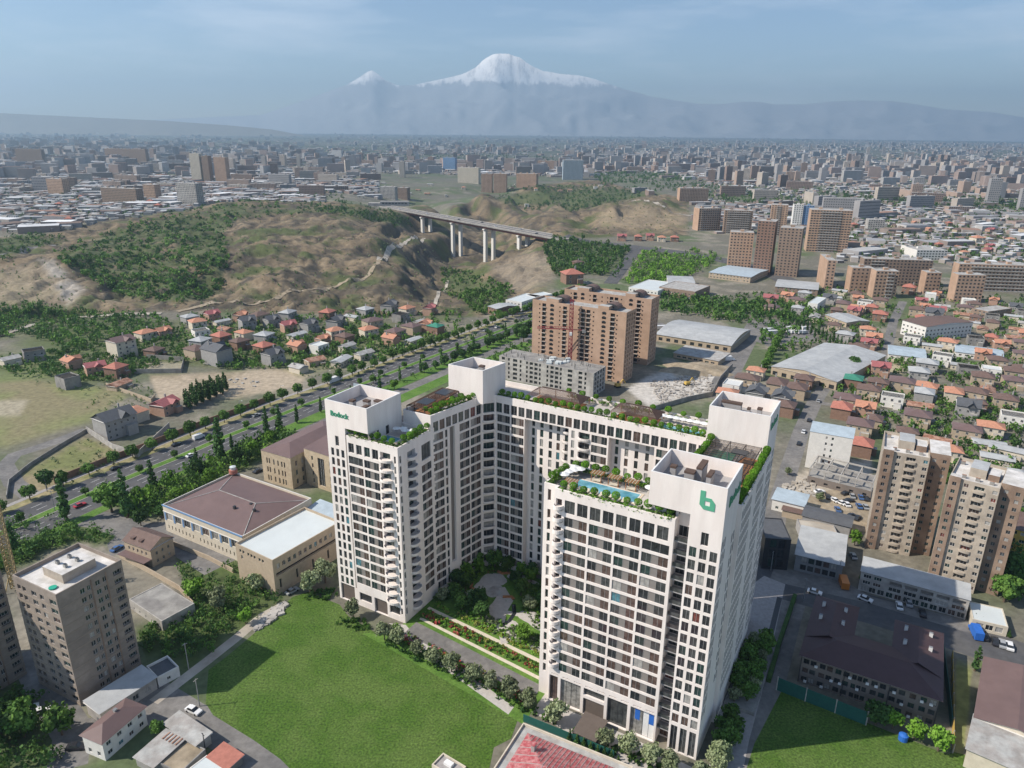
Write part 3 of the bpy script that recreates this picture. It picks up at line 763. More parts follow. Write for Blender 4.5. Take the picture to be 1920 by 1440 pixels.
# --- roof vents and chimneys inside the open boxes
def chimneys(L, z):
    for (s, t, lx, ly, h) in L:
        mb = MB(); mb.box(s, t, z, lx, ly, h-.5, 0, 'roof_grey'); mb.box(s, t, z+h-.5, lx+.12, ly+.12, .5, 0, 'chimney_brown')
        mb.build('chimney', cx_root)
chimneys([(30.2, 5.6, 1.3, 1.3, 3.0), (34.4, 4.4, 2.2, 1.8, 3.2), (36.2, 7.6, 1.3, 5.0, 4.0), (34.8, 2.2, 2.0, 1.3, 1.7), (38.8, 5.2, 1.0, 3.4, 3.4)], 70.6)
chimneys([(31.5, 55.5, 5.5, 1.6, 3.0), (36.5, 54.6, .8, 1.2, 2.4), (39.4, 55.0, 1.2, 1.3, 2.8), (31, 52.4, 4, 1.2, 1.6)], 70.4)
chimneys([(-69.6, 9.2, 1.5, 1.5, 3.2), (-66.8, 12.4, 2.0, 1.3, 2.6), (-65.6, 9.0, 1.2, 4.6, 1.6), (-62.9, 13.2, 2.6, 1.4, 3.0)], 66.2)
chimneys([(-50, 46.2, 4.5, 1.0, 1.4), (-47.2, 46.8, 1.6, 1.4, 3.0), (-49.0, 44.3, 1.0, 3.0, 1.6)], 70.6)
# --- logo and lettering
mb = MB()
def flat(pts, y0, th, m, hole=None):
    if hole is None:
        mb.poly([(x, y0-th, z) for x, z in pts], m)
    n = len(pts)
    for i in range(n):
        a, b = pts[i], pts[(i+1) % n]; mb.poly([(a[0], y0-th, a[1]), (a[0], y0, a[1]), (b[0], y0, b[1]), (b[0], y0-th, b[1])], m)
y0 = -1.8; th = .12; g_ = 'logo_green_pale'
# stem, bowl top, bowl right, bottom (four butt-jointed plates round a square hole)
for pts in ([(38.65, 69.35), (39.75, 69.35), (39.75, 72.75), (38.65, 72.75)],
            [(39.75, 70.45), (40.9, 70.45), (40.9, 71.25), (39.75, 71.25)],
            [(40.9, 69.35), (42.02, 69.35), (42.02, 70.2), (41.1, 71.25), (40.9, 71.25)],
            [(38.65, 69.35), (39.6, 68.35), (42.02, 68.35), (42.02, 69.35)]): flat(pts, y0, th, g_)
mb.build('logo', cx_root)
def lettering(txt, size, loc, rot, m, label=None):
    cu = bpy.data.curves.new('lettering', 'FONT'); cu.body = txt; cu.size = size; cu.extrude = .06; cu.offset = size*.018
    o = bpy.data.objects.new('lettering_src', cu); C.objects.link(o)
    dg = bpy.context.evaluated_depsgraph_get(); me = bpy.data.meshes.new_from_object(o.evaluated_get(dg))
    bpy.data.objects.remove(o); me.materials.clear(); me.materials.append(MATS[m])
    o = bpy.data.objects.new('lettering', me); C.objects.link(o); o.parent = cx_root; o.location = loc; o.rotation_euler = rot
    return o
lettering('Bodock', 2.25, (-74.3, 4.38, 65.15), (math.pi/2, 0, 0), 'logo_green')
lettering('Bodock', 3.4, (44.42, 1.2, 68.6), (math.pi/2, 0, math.pi/2), 'logo_green')
lettering('Bodock', 3.0, (43.92, 49.0, 69.4), (math.pi/2, 0, math.pi/2), 'logo_green')
# ------------------------------------------------------------ lawns, roads, paths
mat('lawn', (.056, .115, .014), .95, .62, 1.7, bump=.3, col2=(.085, .14, .028), scale2=.07, detail=10)
sheet('lawn', [(556,1128),(585,1118),(612,1128),(645,1140),(665,1165),(715,1192),(745,1212),(800,1243),(880,1280),(940,1312),(988,1336),(972,1385),(940,1402),(925,1480),(590,1480),(540,1432),(490,1398),(412,1352),(398,1330),(402,1268),(440,1238),(500,1185)], 'lawn', .02)
sheet('lawn', [(1478,1283),(1560,1308),(1640,1342),(1790,1398),(1803,1393),(1925,1422),(2100,1460),(2100,1560),(1390,1560),(1412,1440),(1428,1385)], 'lawn', .02)
# highway: median line measured in the photo, carriageways offset from it
MED = [U(x, y) for x, y in [(-420,1225),(-150,1095),(50,1000),(167,945),(263,902),(333,872),(430,828),(493,802),(567,770),(653,737),(773,687),(913,630),(990,598),(1060,570),(1120,546)]]
def offs(pts, d):
    r = []
    for i, p in enumerate(pts):
        a = Vector(pts[max(i-1, 0)]); b = Vector(pts[min(i+1, len(pts)-1)]); t = (b-a).normalized(); r.append((p[0]-t.y*d, p[1]+t.x*d))
    return r
ribbon('road', offs(MED, 7.9), 11.6, 'asphalt', .03, True)
ribbon('road', offs(MED, -7.9), 11.6, 'asphalt', .03, True)
ribbon('kerb', offs(MED, 0), 4.4, 'concrete_pale', .12, True)
ribbon('grass_verge', offs(MED, 0), 3.6, 'green_grass', .16, True)
for d in (6.0, 9.6, -6.0, -9.6):
    mb = MB(); pts = densify(offs(MED, d), 4)
    for a, b in list(zip(pts[:-1], pts[1:]))[::2]:
        n = Vector((-(b[1]-a[1]), b[0]-a[0])).normalized()*.08
        mb.poly([(a[0]-n.x, a[1]-n.y, .05), (b[0]-n.x, b[1]-n.y, .05), (b[0]+n.x, b[1]+n.y, .05), (a[0]+n.x, a[1]+n.y, .05)], 'white_paint')
    tag(mb.build('road_marking'), kind='structure')
ribbon('grass_verge', offs(MED, -18.5)[6:], 9, 'green_grass', .05, True)
ribbon('road', offs(MED, -28)[7:], 8, 'asphalt_worn', .03, True)
ribbon('grass_verge', offs(MED, -36)[8:12], 9, 'green_grass', .05, True)
ribbon('grass_verge', offs(MED, 16.2), 4.4, 'dry_grass', .05, True)
ribbon('pavement', offs(MED, 19.6), 2.4, 'paving', .1, True)
ribbon('grass_verge', offs(MED, -16.5)[:8], 5, 'green_grass', .05, True)
def road(pts, wd, m='asphalt_worn', lift=.015, name='road'): return ribbon(name, pts, wd, m, lift)
road([(165,822),(95,850),(30,872),(12,892),(30,925),(70,953),(120,975),(150,990)], 7.5, 'asphalt_worn')
road([(-60,905),(12,892)], 6, 'asphalt_worn', .018)
road([(-120,1060),(20,1010),(120,985),(190,990),(260,1010),(300,1005),(420,1075)][2:], 12, 'asphalt_worn', .017)
road([(240,1050),(232,1032),(250,1015)], 9, 'asphalt_worn', .019)
road([(548,1138),(500,1165),(455,1205),(400,1250),(350,1290),(300,1330)], 3.4, 'dirt_pale', .018, 'path')
road([(262,1290),(330,1330),(400,1372),(470,1410),(560,1475)], 9, 'asphalt_worn', .016)
road([(150,1390),(230,1370),(330,1345)], 8, 'asphalt_worn', .014)
road([(60,1240),(110,1330),(150,1390),(140,1460)], 9, 'asphalt_worn', .012)
# right side streets
road([(1380,1058),(1440,1078),(1520,1098),(1640,1128),(1780,1167),(1950,1222),(2200,1300)], 17, 'asphalt', .016)
sheet('pavement', [(1460,1050),(1600,1082),(1640,1105),(1840,1150),(1835,1172),(1640,1118),(1450,1078)], 'asphalt_worn', .024)
road([(1492,1092),(1478,1140),(1462,1200),(1438,1290),(1415,1370),(1392,1460)], 11, 'asphalt_worn', .013)
road([(1470,1110),(1452,1190),(1425,1290)], 1.6, 'metal_dark', .03, 'kerb')
road([(1560,690),(1528,742),(1505,795),(1485,860),(1462,940),(1452,1010),(1440,1075)], 8, 'asphalt_worn', .015)
road([(1528,742),(1600,752),(1700,760),(1820,790),(1990,820)], 5.5, 'asphalt_worn', .014)
road([(1690,550),(1672,590),(1662,640),(1650,700)], 7, 'asphalt_worn', .012)
road([(1510,690),(1560,690),(1700,705),(1900,720),(2050,730)], 5, 'asphalt_worn', .011)
road([(1662,640),(1760,650),(1920,665),(2050,675)], 5.5, 'asphalt_worn', .013)
road([(1420,590),(1398,630),(1372,680),(1340,740)], 14, 'asphalt_worn', .012)
sheet('car_park', [(1420,588),(1520,600),(1530,625),(1440,640),(1400,625)], 'asphalt_worn', .02)
sheet('car_park', [(1505,912),(1640,900),(1660,935),(1640,985),(1560,975),(1500,950)], 'dirt', .02)
road([(1232,600),(1300,640),(1390,660)], 7, 'asphalt_worn', .01)
# far roads near the bridge
road([(1050,443),(1120,452),(1180,458),(1260,466),(1340,478),(1420,494),(1480,520)], 26, 'asphalt', .25)
road([(1140,528),(1165,495),(1190,458)], 14, 'asphalt', .2)
road([(1020,760),(1160,640)], 1, 'dirt', .01) if False else None
road([(1680,418),(1740,405),(1800,398),(1920,392)], 22, 'asphalt_worn', .3)
# dirt tracks on the hillside, draped on the slope
def track(pts, wd, m='dirt_pale', lift=.5):
    W_ = densify([G(x, y)[:2] for x, y in pts], 4)
    L, R = ribbon_pts(W_, wd); mb = MB()
    for i in range(len(L)-1):
        q = [L[i], R[i], R[i+1], L[i+1]]; mb.poly([(p.x, p.y, Z(p.x, p.y)+lift) for p in q], m)
    o = mb.build('track')
    if o.data.polygons[0].normal.z < 0: o.data.flip_normals()
    tag(o, kind='structure')
track([(-40,662),(60,628),(140,612),(300,602)], 6)
track([(330,598),(430,578),(520,566),(600,550),(680,528),(702,508),(706,492)], 5, 'dirt')
track([(706,492),(725,472),(755,458),(790,450)], 6)
track([(-30,508),(0,500),(50,484),(100,480)], 7, 'asphalt_worn')
track([(1180,372),(1230,380),(1290,398)], 9)
track([(835,525),(822,545),(812,565)], 4)
# paved yards
sheet('pavement', [(1015,1250),(1060,1322),(1130,1350),(1190,1375),(1330,1440),(1345,1490),(1240,1470),(1180,1425),(1110,1390),(1040,1350),(990,1325),(960,1310),(900,1280),(830,1245),(780,1210),(790,1190)], 'paving_pale', .03)
sheet('pavement', [(1335,1480),(1400,1480),(1418,1380),(1445,1270),(1462,1180),(1480,1085),(1440,1070),(1400,1100)], 'paving', .028)
# forecourt and garden of the complex, in its own frame
def gsheet(name, pts, m, lift): return sheet(name, [LW(s, t)[:2] for s, t in pts], m, lift, True)
gsheet('garden_ground', [(-58,-6),(2,-13),(2,20),(29,20),(29,47),(-41,47),(-45,43),(-50,21),(-50,0)], 'green_grass', .034)
gsheet('pavement', [(-54,2),(-49,4),(-47,3),(-3,-9),(-3,-12),(-52,-.5)], 'paving_pale', .04)
gsheet('road', [(-47,6.8),(0,1.8),(0,-3.6),(-47,.6)], 'asphalt_worn', .045)
gsheet('kerb', [(-47,9.4),(0,4.4),(0,3.2),(-47,8.3)], 'plaster_cream', .12)
gsheet('path', [(-48,15.2),(0,10.6),(0,9.2),(-48,13.9)], 'plaster_cream', .05)
def blob(cs, ct, rx, ry, m, lift, name='path', n=22, k=.12, rot=0):
    pts = []
    for i in range(n):
        a = 2*math.pi*i/n; r = 1+k*math.sin(3*a+cs)+k*.6*math.sin(5*a+ct); x = rx*r*math.cos(a); y = ry*r*math.sin(a)
        pts.append((cs+x*math.cos(rot)-y*math.sin(rot), ct+x*math.sin(rot)+y*math.cos(rot)))
    return gsheet(name, pts, m, lift)
blob(-38, 37, 4.0, 6.2, 'paving_pale', .06, rot=-.3); blob(-34, 33, 2.6, 3.6, 'roof_asbestos', .075, 'paving_circle', k=.03)
ribbon('path', [LW(s, t)[:2] for s, t in [(-18,12),(-23,18),(-26,25),(-27,31),(-33,36)]], 2.2, 'paving_pale', .085, True); ribbon('path', [LW(s, t)[:2] for s, t in [(-26,25),(-17,27),(-9,26),(-5,18)]], 1.8, 'paving_pale', .088, True)
blob(-28, 24, 3, 9, 'paving_pale', .065, rot=.35); blob(-20, 18, 3, 5, 'paving_pale', .07, rot=.5); blob(-14, 27, 7, 4, 'paving_pale', .062)
blob(-44, 26, 4, 2, 'paving_pale', .064); blob(-8, 15, 4, 2.2, 'paving_pale', .066); blob(-30, 44, 6, 2, 'paving_pale', .061)
ribbon('pond', [LW(s, t)[:2] for s, t in [(-25,30),(-22.5,26),(-22,22),(-23,18.5)]], 1.3, 'glass_dark', .09, True)
# curved timber benches in the garden
def bench_curve(pts, label):
    t = thing('garden_bench', label, 'bench', LW(*pts[0]), 0)
    W_ = densify([LW(s, u)[:2] for s, u in pts], 1.0); L, R = ribbon_pts(W_, .9)
    mb = MB()
    for i in range(len(L)-1):
        q = [L[i], R[i], R[i+1], L[i+1]]
        for z, fl in ((.5, 0),): mb.poly([(p.x, p.y, z) for p in q], 'timber_orange')
        for e in (L, R): mb.poly([(e[i].x, e[i].y, 0), (e[i+1].x, e[i+1].y, 0), (e[i+1].x, e[i+1].y, .5), (e[i].x, e[i].y, .5)], 'timber_orange')
    part(mb, 'seat', t)
bench_curve([(-42,41),(-40,43.5),(-37,43),(-35,44.5),(-32,45.5)], 'long wavy timber bench at the far end of the courtyard garden')
bench_curve([(-43,33),(-42,30.5),(-40,30)], 'curved timber bench beside the paved oval in the courtyard')
bench_curve([(-46,24),(-43.5,25.4),(-41,24.6)], 'curved timber bench near the left tower in the courtyard')
bench_curve([(-28,38),(-26,39),(-25,41)], 'short curved timber bench among the courtyard trees')
bench_curve([(-30,31.5),(-27.5,33),(-26,32)], 'curved timber bench right of the paved oval')
# ------------------------------------------------------------ viaduct over the gorge
A_ = Vector(U(716, 392, 0)); B_ = Vector(U(1062, 447, 0)); d_ = (B_-A_); Lb = d_.length; d_.normalize(); nb = Vector((-d_.y, d_.x))
br = thing('viaduct', 'long road viaduct with brown-red girder on tall pale twin piers over the gorge', 'bridge', (A_.x, A_.y, 0), math.atan2(d_.y, d_.x))
hw = 13.5
def bb(mb, x0, x1, y0, y1, z0, z1, m, top=None): mb.prism([(x0, y0), (x1, y0), (x1, y1), (x0, y1)], z0, z1, m, top, True)
mb = MB(); bb(mb, 0, Lb, -hw, hw, -1.2, .6, 'concrete', 'asphalt_worn'); mb.build('deck', br)
for s in (-1, 1):
    mb = MB(); bb(mb, 0, Lb, s*hw*.62-.6, s*hw*.62+.6, -5.4, -1.2, 'brick_red'); mb.build('girder', br)
    mb = MB(); bb(mb, 0, Lb, s*(hw-.25)-.15, s*(hw-.25)+.15, .6, 1.5, 'concrete_pale'); mb.build('parapet', br)
mb = MB(); bb(mb, 0, Lb, -.2, .2, .6, 1.3, 'concrete_pale'); mb.build('parapet', br)
for px_, zb_ in ((793, -33), (850, -65), (912, -68), (976, -28)):
    # where the line of the bridge passes that column of the photo
    best = min((abs(Pn(A_.x+d_.x*k, A_.y+d_.y*k, -8)[0]-px_), k) for k in np.linspace(0, Lb, 900))[1]
    for s in (-1, 1):
        X, Y = A_.x+d_.x*best+nb.x*s*7.5, A_.y+d_.y*best+nb.y*s*7.5; zb = Z(X, Y)-4
        mb = MB(); bb(mb, best-3.1, best+3.1, s*8-2.3, s*8+2.3, zb, -7, 'plaster_white'); bb(mb, best-2.6, best+2.6, s*8-4.6, s*8+4.6, -7, -5.4, 'plaster_white')
        mb.build('pier', br)
for k in range(1, 16):
    mb = MB(); x = Lb*k/16; mb.tube([(x, 12.6, 1.2, .14), (x, 12.6, 10, .09)], 'metal_grey', 5); mb.beam((x, 12.6, 10), (x, 10.6, 10.4), .14, 'metal_grey'); mb.build('lamp_post', br)
# stepped retaining building at the far end of the bridge
t = thing('abutment_building', 'dark grey stepped concrete building at the far left end of the viaduct', 'building', (A_.x-5, A_.y+25, 0), .1)
mb = MB(); bb(mb, -10, 48, 0, 22, -10, 7, 'stone_grey', 'concrete'); mb.build('wall', t)
mb = MB(); bb(mb, -34, -10.1, 2, 18, -10, 4, 'concrete_pale'); mb.build('ramp_wall', t)
mb = MB()
for k in range(8): bb(mb, -6+6.5*k, -1.4+6.5*k, -.12, .1, 2.4, 5, 'glass_dark')
mb.build('window_band', t)
# ------------------------------------------------------------ foliage meshes
def leaf_cloud(R_, centers, radii, n_per, size, jit=.35):
    """leaf quads facing every way around clump centres; returns (N,4,3)"""
    out = []
    for c, r in zip(centers, radii):
        n = max(4, int(n_per*(r**2)))
        d = R_.normal(size=(n, 3)); d /= np.linalg.norm(d, axis=1)[:, None]
        p = c+d*r*(1-jit*R_.random((n, 1)))*np.array([1, 1, .85])
        nn = d+R_.normal(size=(n, 3))*.55; nn /= np.linalg.norm(nn, axis=1)[:, None]
        a = np.cross(nn, R_.normal(size=(n, 3))); a /= np.linalg.norm(a, axis=1)[:, None]; b = np.cross(nn, a)
        s = size*(.6+.8*R_.random((n, 1)))
        q = np.stack([p-a*s-b*s*.7, p+a*s-b*s*.7, p+a*s*.8+b*s, p-a*s*.8+b*s], 1); out.append(q)
    return np.concatenate(out)
def quads_mesh(name, Q, m, cols=None):
    me = bpy.data.meshes.new(name); n = len(Q)
    me.vertices.add(n*4); me.vertices.foreach_set('co', Q.reshape(-1).astype(np.float32))
    me.loops.add(n*4); me.loops.foreach_set('vertex_index', np.arange(n*4, dtype=np.int32))
    me.polygons.add(n); me.polygons.foreach_set('loop_start', np.arange(0, n*4, 4, dtype=np.int32)); me.polygons.foreach_set('loop_total', np.full(n, 4, np.int32))
    me.update(calc_edges=True)
    if m: me.materials.append(MATS[m])
    return me
def crown_pts(R_, kind, h, r, k):
    """clump centres for a crown of height h starting above the trunk"""
    C_, rr = [], []
    for i in range(k):
        if kind == 'poplar':
            f = (i+.5)/k; z = h*(.12+.86*f); w_ = r*(math.sin(math.pi*min(1, f*.93+.10))**.6)*.6; a = i*2.4
            C_.append((w_*math.cos(a)*R_.uniform(.3, 1), w_*math.sin(a)*R_.uniform(.3, 1), z)); rr.append(r*R_.uniform(.35, .6)*(1.15-.7*f))
        elif kind == 'cone':
            f = (i+.5)/k; z = h*(.08+.9*f); w_ = r*(1-f)*.8; a = i*2.4
            C_.append((w_*math.cos(a)*.8, w_*math.sin(a)*.8, z)); rr.append(r*.55*(1.12-f))
        else:
            d = R_.normal(size=3); d /= np.linalg.norm(d); q = R_.random()**.4
            C_.append((d[0]*r*.68*q, d[1]*r*.68*q, h*.60+d[2]*h*.27*q)); rr.append(r*R_.uniform(.28, .5))
    return np.array(C_), np.array(rr)
def make_tree(name, label, cat, kind, h, r, leaf, seed, k=22, n_per=34, size=.26, group=None, trunk=True):
    R_ = np.random.default_rng(seed); t = thing(name, label, cat, (0, 0, -500), 0, group)
    C_, rr = crown_pts(R_, kind, h, r, k)
    me = quads_mesh('crown', leaf_cloud(R_, C_, rr, n_per, size), leaf); o = bpy.data.objects.new('crown', me); C.objects.link(o); o.parent = t
    if trunk:
        mb = MB(); tr = .028*h
        mb.tube([(0, 0, -.3, tr*1.3), (0, 0, h*.2, tr), (tr*.4, 0, h*.5, tr*.7), (0, 0, h*.8, tr*.25)], 'bark', 6)
        if kind == 'broad':
            for q in range(4):
                a = q*1.6+seed; mb.beam((0, 0, h*.3), (math.cos(a)*r*.5, math.sin(a)*r*.5, h*.62), tr*.7, 'bark')
        mb.build('trunk', t)
    return kids(t)
PROTO = {}
def proto(k, *a, **kw): PROTO[k] = make_tree(*a, **kw)
for i in range(3):
    proto(('broad', i), 'tree', 'x', 'tree', 'broad', 7.5, 3.4, 'leaf_green', 10+i, 26, 26, .30)
    proto(('dark', i), 'tree', 'x', 'tree', 'broad', 7.5, 3.4, 'leaf_dark', 20+i, 26, 26, .30)
    proto(('poplar', i), 'poplar', 'x', 'tree', 'poplar', 12, 1.7, 'leaf_poplar', 30+i, 26, 60, .26)
    proto(('olive', i), 'tree', 'x', 'tree', 'broad', 6.2, 2.7, 'leaf_olive', 40+i, 30, 42, .22)
for i in range(2):
    proto(('bright', i), 'tree', 'x', 'tree', 'broad', 6.5, 3.0, 'leaf_bright', 50+i, 26, 34, .26)
    proto(('bush', i), 'bush', 'x', 'bush', 'broad', 2.4, 1.7, 'leaf_green', 60+i, 12, 40, .22, trunk=False)
proto(('conifer', 0), 'conifer', 'x', 'tree', 'cone', 8, 2.0, 'leaf_dark', 70, 26, 50, .22)
proto(('cypress', 0), 'cypress', 'x', 'tree', 'cone', 3.2, .8, 'leaf_dark', 71, 18, 160, .14)
# clipped ball tree for the roof terraces
def make_topiary():
    t = thing('topiary_tree', 'x', 'tree', (0, 0, -500)); R_ = np.random.default_rng(5)
    o = bpy.data.objects.new('crown', quads_mesh('crown', leaf_cloud(R_, np.array([(0, 0, 1.95)]), np.array([.98]), 650, .085, .12), 'leaf_topiary')); C.objects.link(o); o.parent = t
    mb = MB(); mb.tube([(0, 0, 0, .07), (0, 0, 1.3, .05)], 'bark', 6); mb.build('trunk', t)
    return kids(t)
PROTO['topiary'] = make_topiary()
COUNT = {}
def plant(kind, x, y, label, group=None, sc_=1.0, wz=None, world=False):
    p = PROTO[kind] if kind in PROTO else PROTO[(kind, rnd.randrange(3 if kind in ('broad', 'dark', 'poplar', 'olive') else 2))] if kind not in ('conifer', 'cypress') else PROTO[(kind, 0)]
    X, Y, z = (x, y, wz or 0) if world else (G(x, y) if wz is None else (*U(x, y, wz), wz))
    s = sc_*rnd.uniform(.88, 1.12)
    return dup(p, (X, Y, z), rnd.uniform(0, 6.28), (s, s, s*rnd.uniform(.9, 1.12)), label, group)
def leafstuff(name, pts, leaf_choices, size, n_per, k=5, R_=None, kind='stuff', parent=None):
    """pts: (X,Y,Z,h,r) small trees merged into one ground-cover object per leaf colour"""
    R_ = R_ or np.random.default_rng(1)
    base = []
    for j in range(10):
        C_, rr = crown_pts(R_, 'broad', 1.0, .5, k); rr = rr*1.25
        base.append(leaf_cloud(R_, C_, rr, n_per/(.03), size, .3))
    for li, leaf in enumerate(leaf_choices):
        Q = []
        for i, (X, Y, zz, h, r) in enumerate(pts):
            if i % len(leaf_choices) != li: continue
            b = base[R_.integers(10)]; a = R_.uniform(0, 6.28); ca, sa = math.cos(a), math.sin(a)
            q = np.empty_like(b); q[..., 0] = (b[..., 0]*ca-b[..., 1]*sa)*2*r+X; q[..., 1] = (b[..., 0]*sa+b[..., 1]*ca)*2*r+Y; q[..., 2] = b[..., 2]*h+zz-.18*h
            Q.append(q)
        if not Q: continue
        o = bpy.data.objects.new(name, quads_mesh(name, np.concatenate(Q), leaf)); C.objects.link(o)
        if parent: o.parent = parent
        tag(o, kind=kind)
# ------------------------------------------------------------ occupancy grid so that nothing is planted or built through something else
OCC = {}
def occupy(X, Y, r, tagv=1):
    n = int(r/4)+1; cx, cy = int(X//4), int(Y//4)
    for i in range(-n, n+1):
        for j in range(-n, n+1):
            if ((cx+i+.5)*4-X)**2+((cy+j+.5)*4-Y)**2 < (r+1.5)**2: OCC[(cx+i, cy+j)] = tagv
def free(X, Y, r):
    n = int(r/4)+1; cx, cy = int(X//4), int(Y//4)
    for i in range(-n, n+1):
        for j in range(-n, n+1):
            if ((cx+i+.5)*4-X)**2+((cy+j+.5)*4-Y)**2 < (r+1.5)**2 and (cx+i, cy+j) in OCC: return False
    return True
def occ_line(pts, w_):
    for p in densify(pts, 4): occupy(p[0], p[1], w_/2)
def occ_poly(P_):
    xs = [p[0] for p in P_]; ys = [p[1] for p in P_]
    gx, gy = np.meshgrid(np.arange(min(xs)//4, max(xs)//4+1), np.arange(min(ys)//4, max(ys)//4+1))
    m = inpoly((gx+.5)*4, (gy+.5)*4, P_)
    for a, b in zip(gx[m], gy[m]): OCC[(int(a), int(b))] = 1
occ_poly([LW(s, t)[:2] for s, t in [(-80,-2),(-48,-2),(2,-14),(48,-6),(50,64),(-64,64),(-80,28)]])
for d in (7.9, -7.9): occ_line(offs(MED, d), 11)
occc = [offs(MED, 0), offs(MED, -28)[7:]]
for q in occc: occ_line(q, 8)
for pts, w_ in (([(1440,1078),(1520,1098),(1640,1128),(1780,1167),(1950,1222)], 26), ([(1492,1092),(1462,1200),(1392,1460)], 12), ([(1560,690),(1505,795),(1462,940),(1440,1075)], 10), ([(1690,550),(1662,640),(1650,700)], 9),
    ([(1510,690),(1700,705),(1900,720),(2050,730)], 6), ([(1662,640),(1760,650),(1920,665)], 7), ([(1528,742),(1700,760),(1990,820)], 7), ([(1420,590),(1372,680),(1340,740)], 14), ([(1050,443),(1180,458),(1340,478),(1480,520)], 30), ([(1140,528),(1190,458)], 18),
    ([(165,822),(30,872),(12,892),(70,953),(150,990)], 9), ([(-60,905),(12,892)], 8), ([(120,985),(190,990),(300,1005),(420,1075)], 14), ([(548,1138),(455,1205),(300,1330)], 5), ([(262,1290),(400,1372),(560,1475)], 11), ([(150,1390),(330,1345)], 9), ([(60,1240),(150,1390)], 9)):
    occ_line([U(x, y) for x, y in pts], w_)
for P_ in ([(556,1128),(985,1336),(925,1480),(590,1480),(412,1352),(402,1268)], [(1478,1283),(1800,1395),(2100,1460),(2100,1560),(1390,1560)], [(1210,700),(1320,660),(1370,680),(1330,735),(1215,760),(1170,725)],
    [(275,715),(450,705),(560,700),(520,735),(440,760),(300,770)], [(60,720),(230,742),(245,760),(170,812),(20,862),(-100,900),(-100,720)], [(1505,912),(1640,900),(1660,935),(1640,985),(1560,975),(1500,950)], [(1420,588),(1520,600),(1530,625),(1440,640),(1400,625)],
    [(1480,1090),(1840,1180),(1800,1400),(1440,1290)]):
    occ_poly([U(x, y) for x, y in P_])
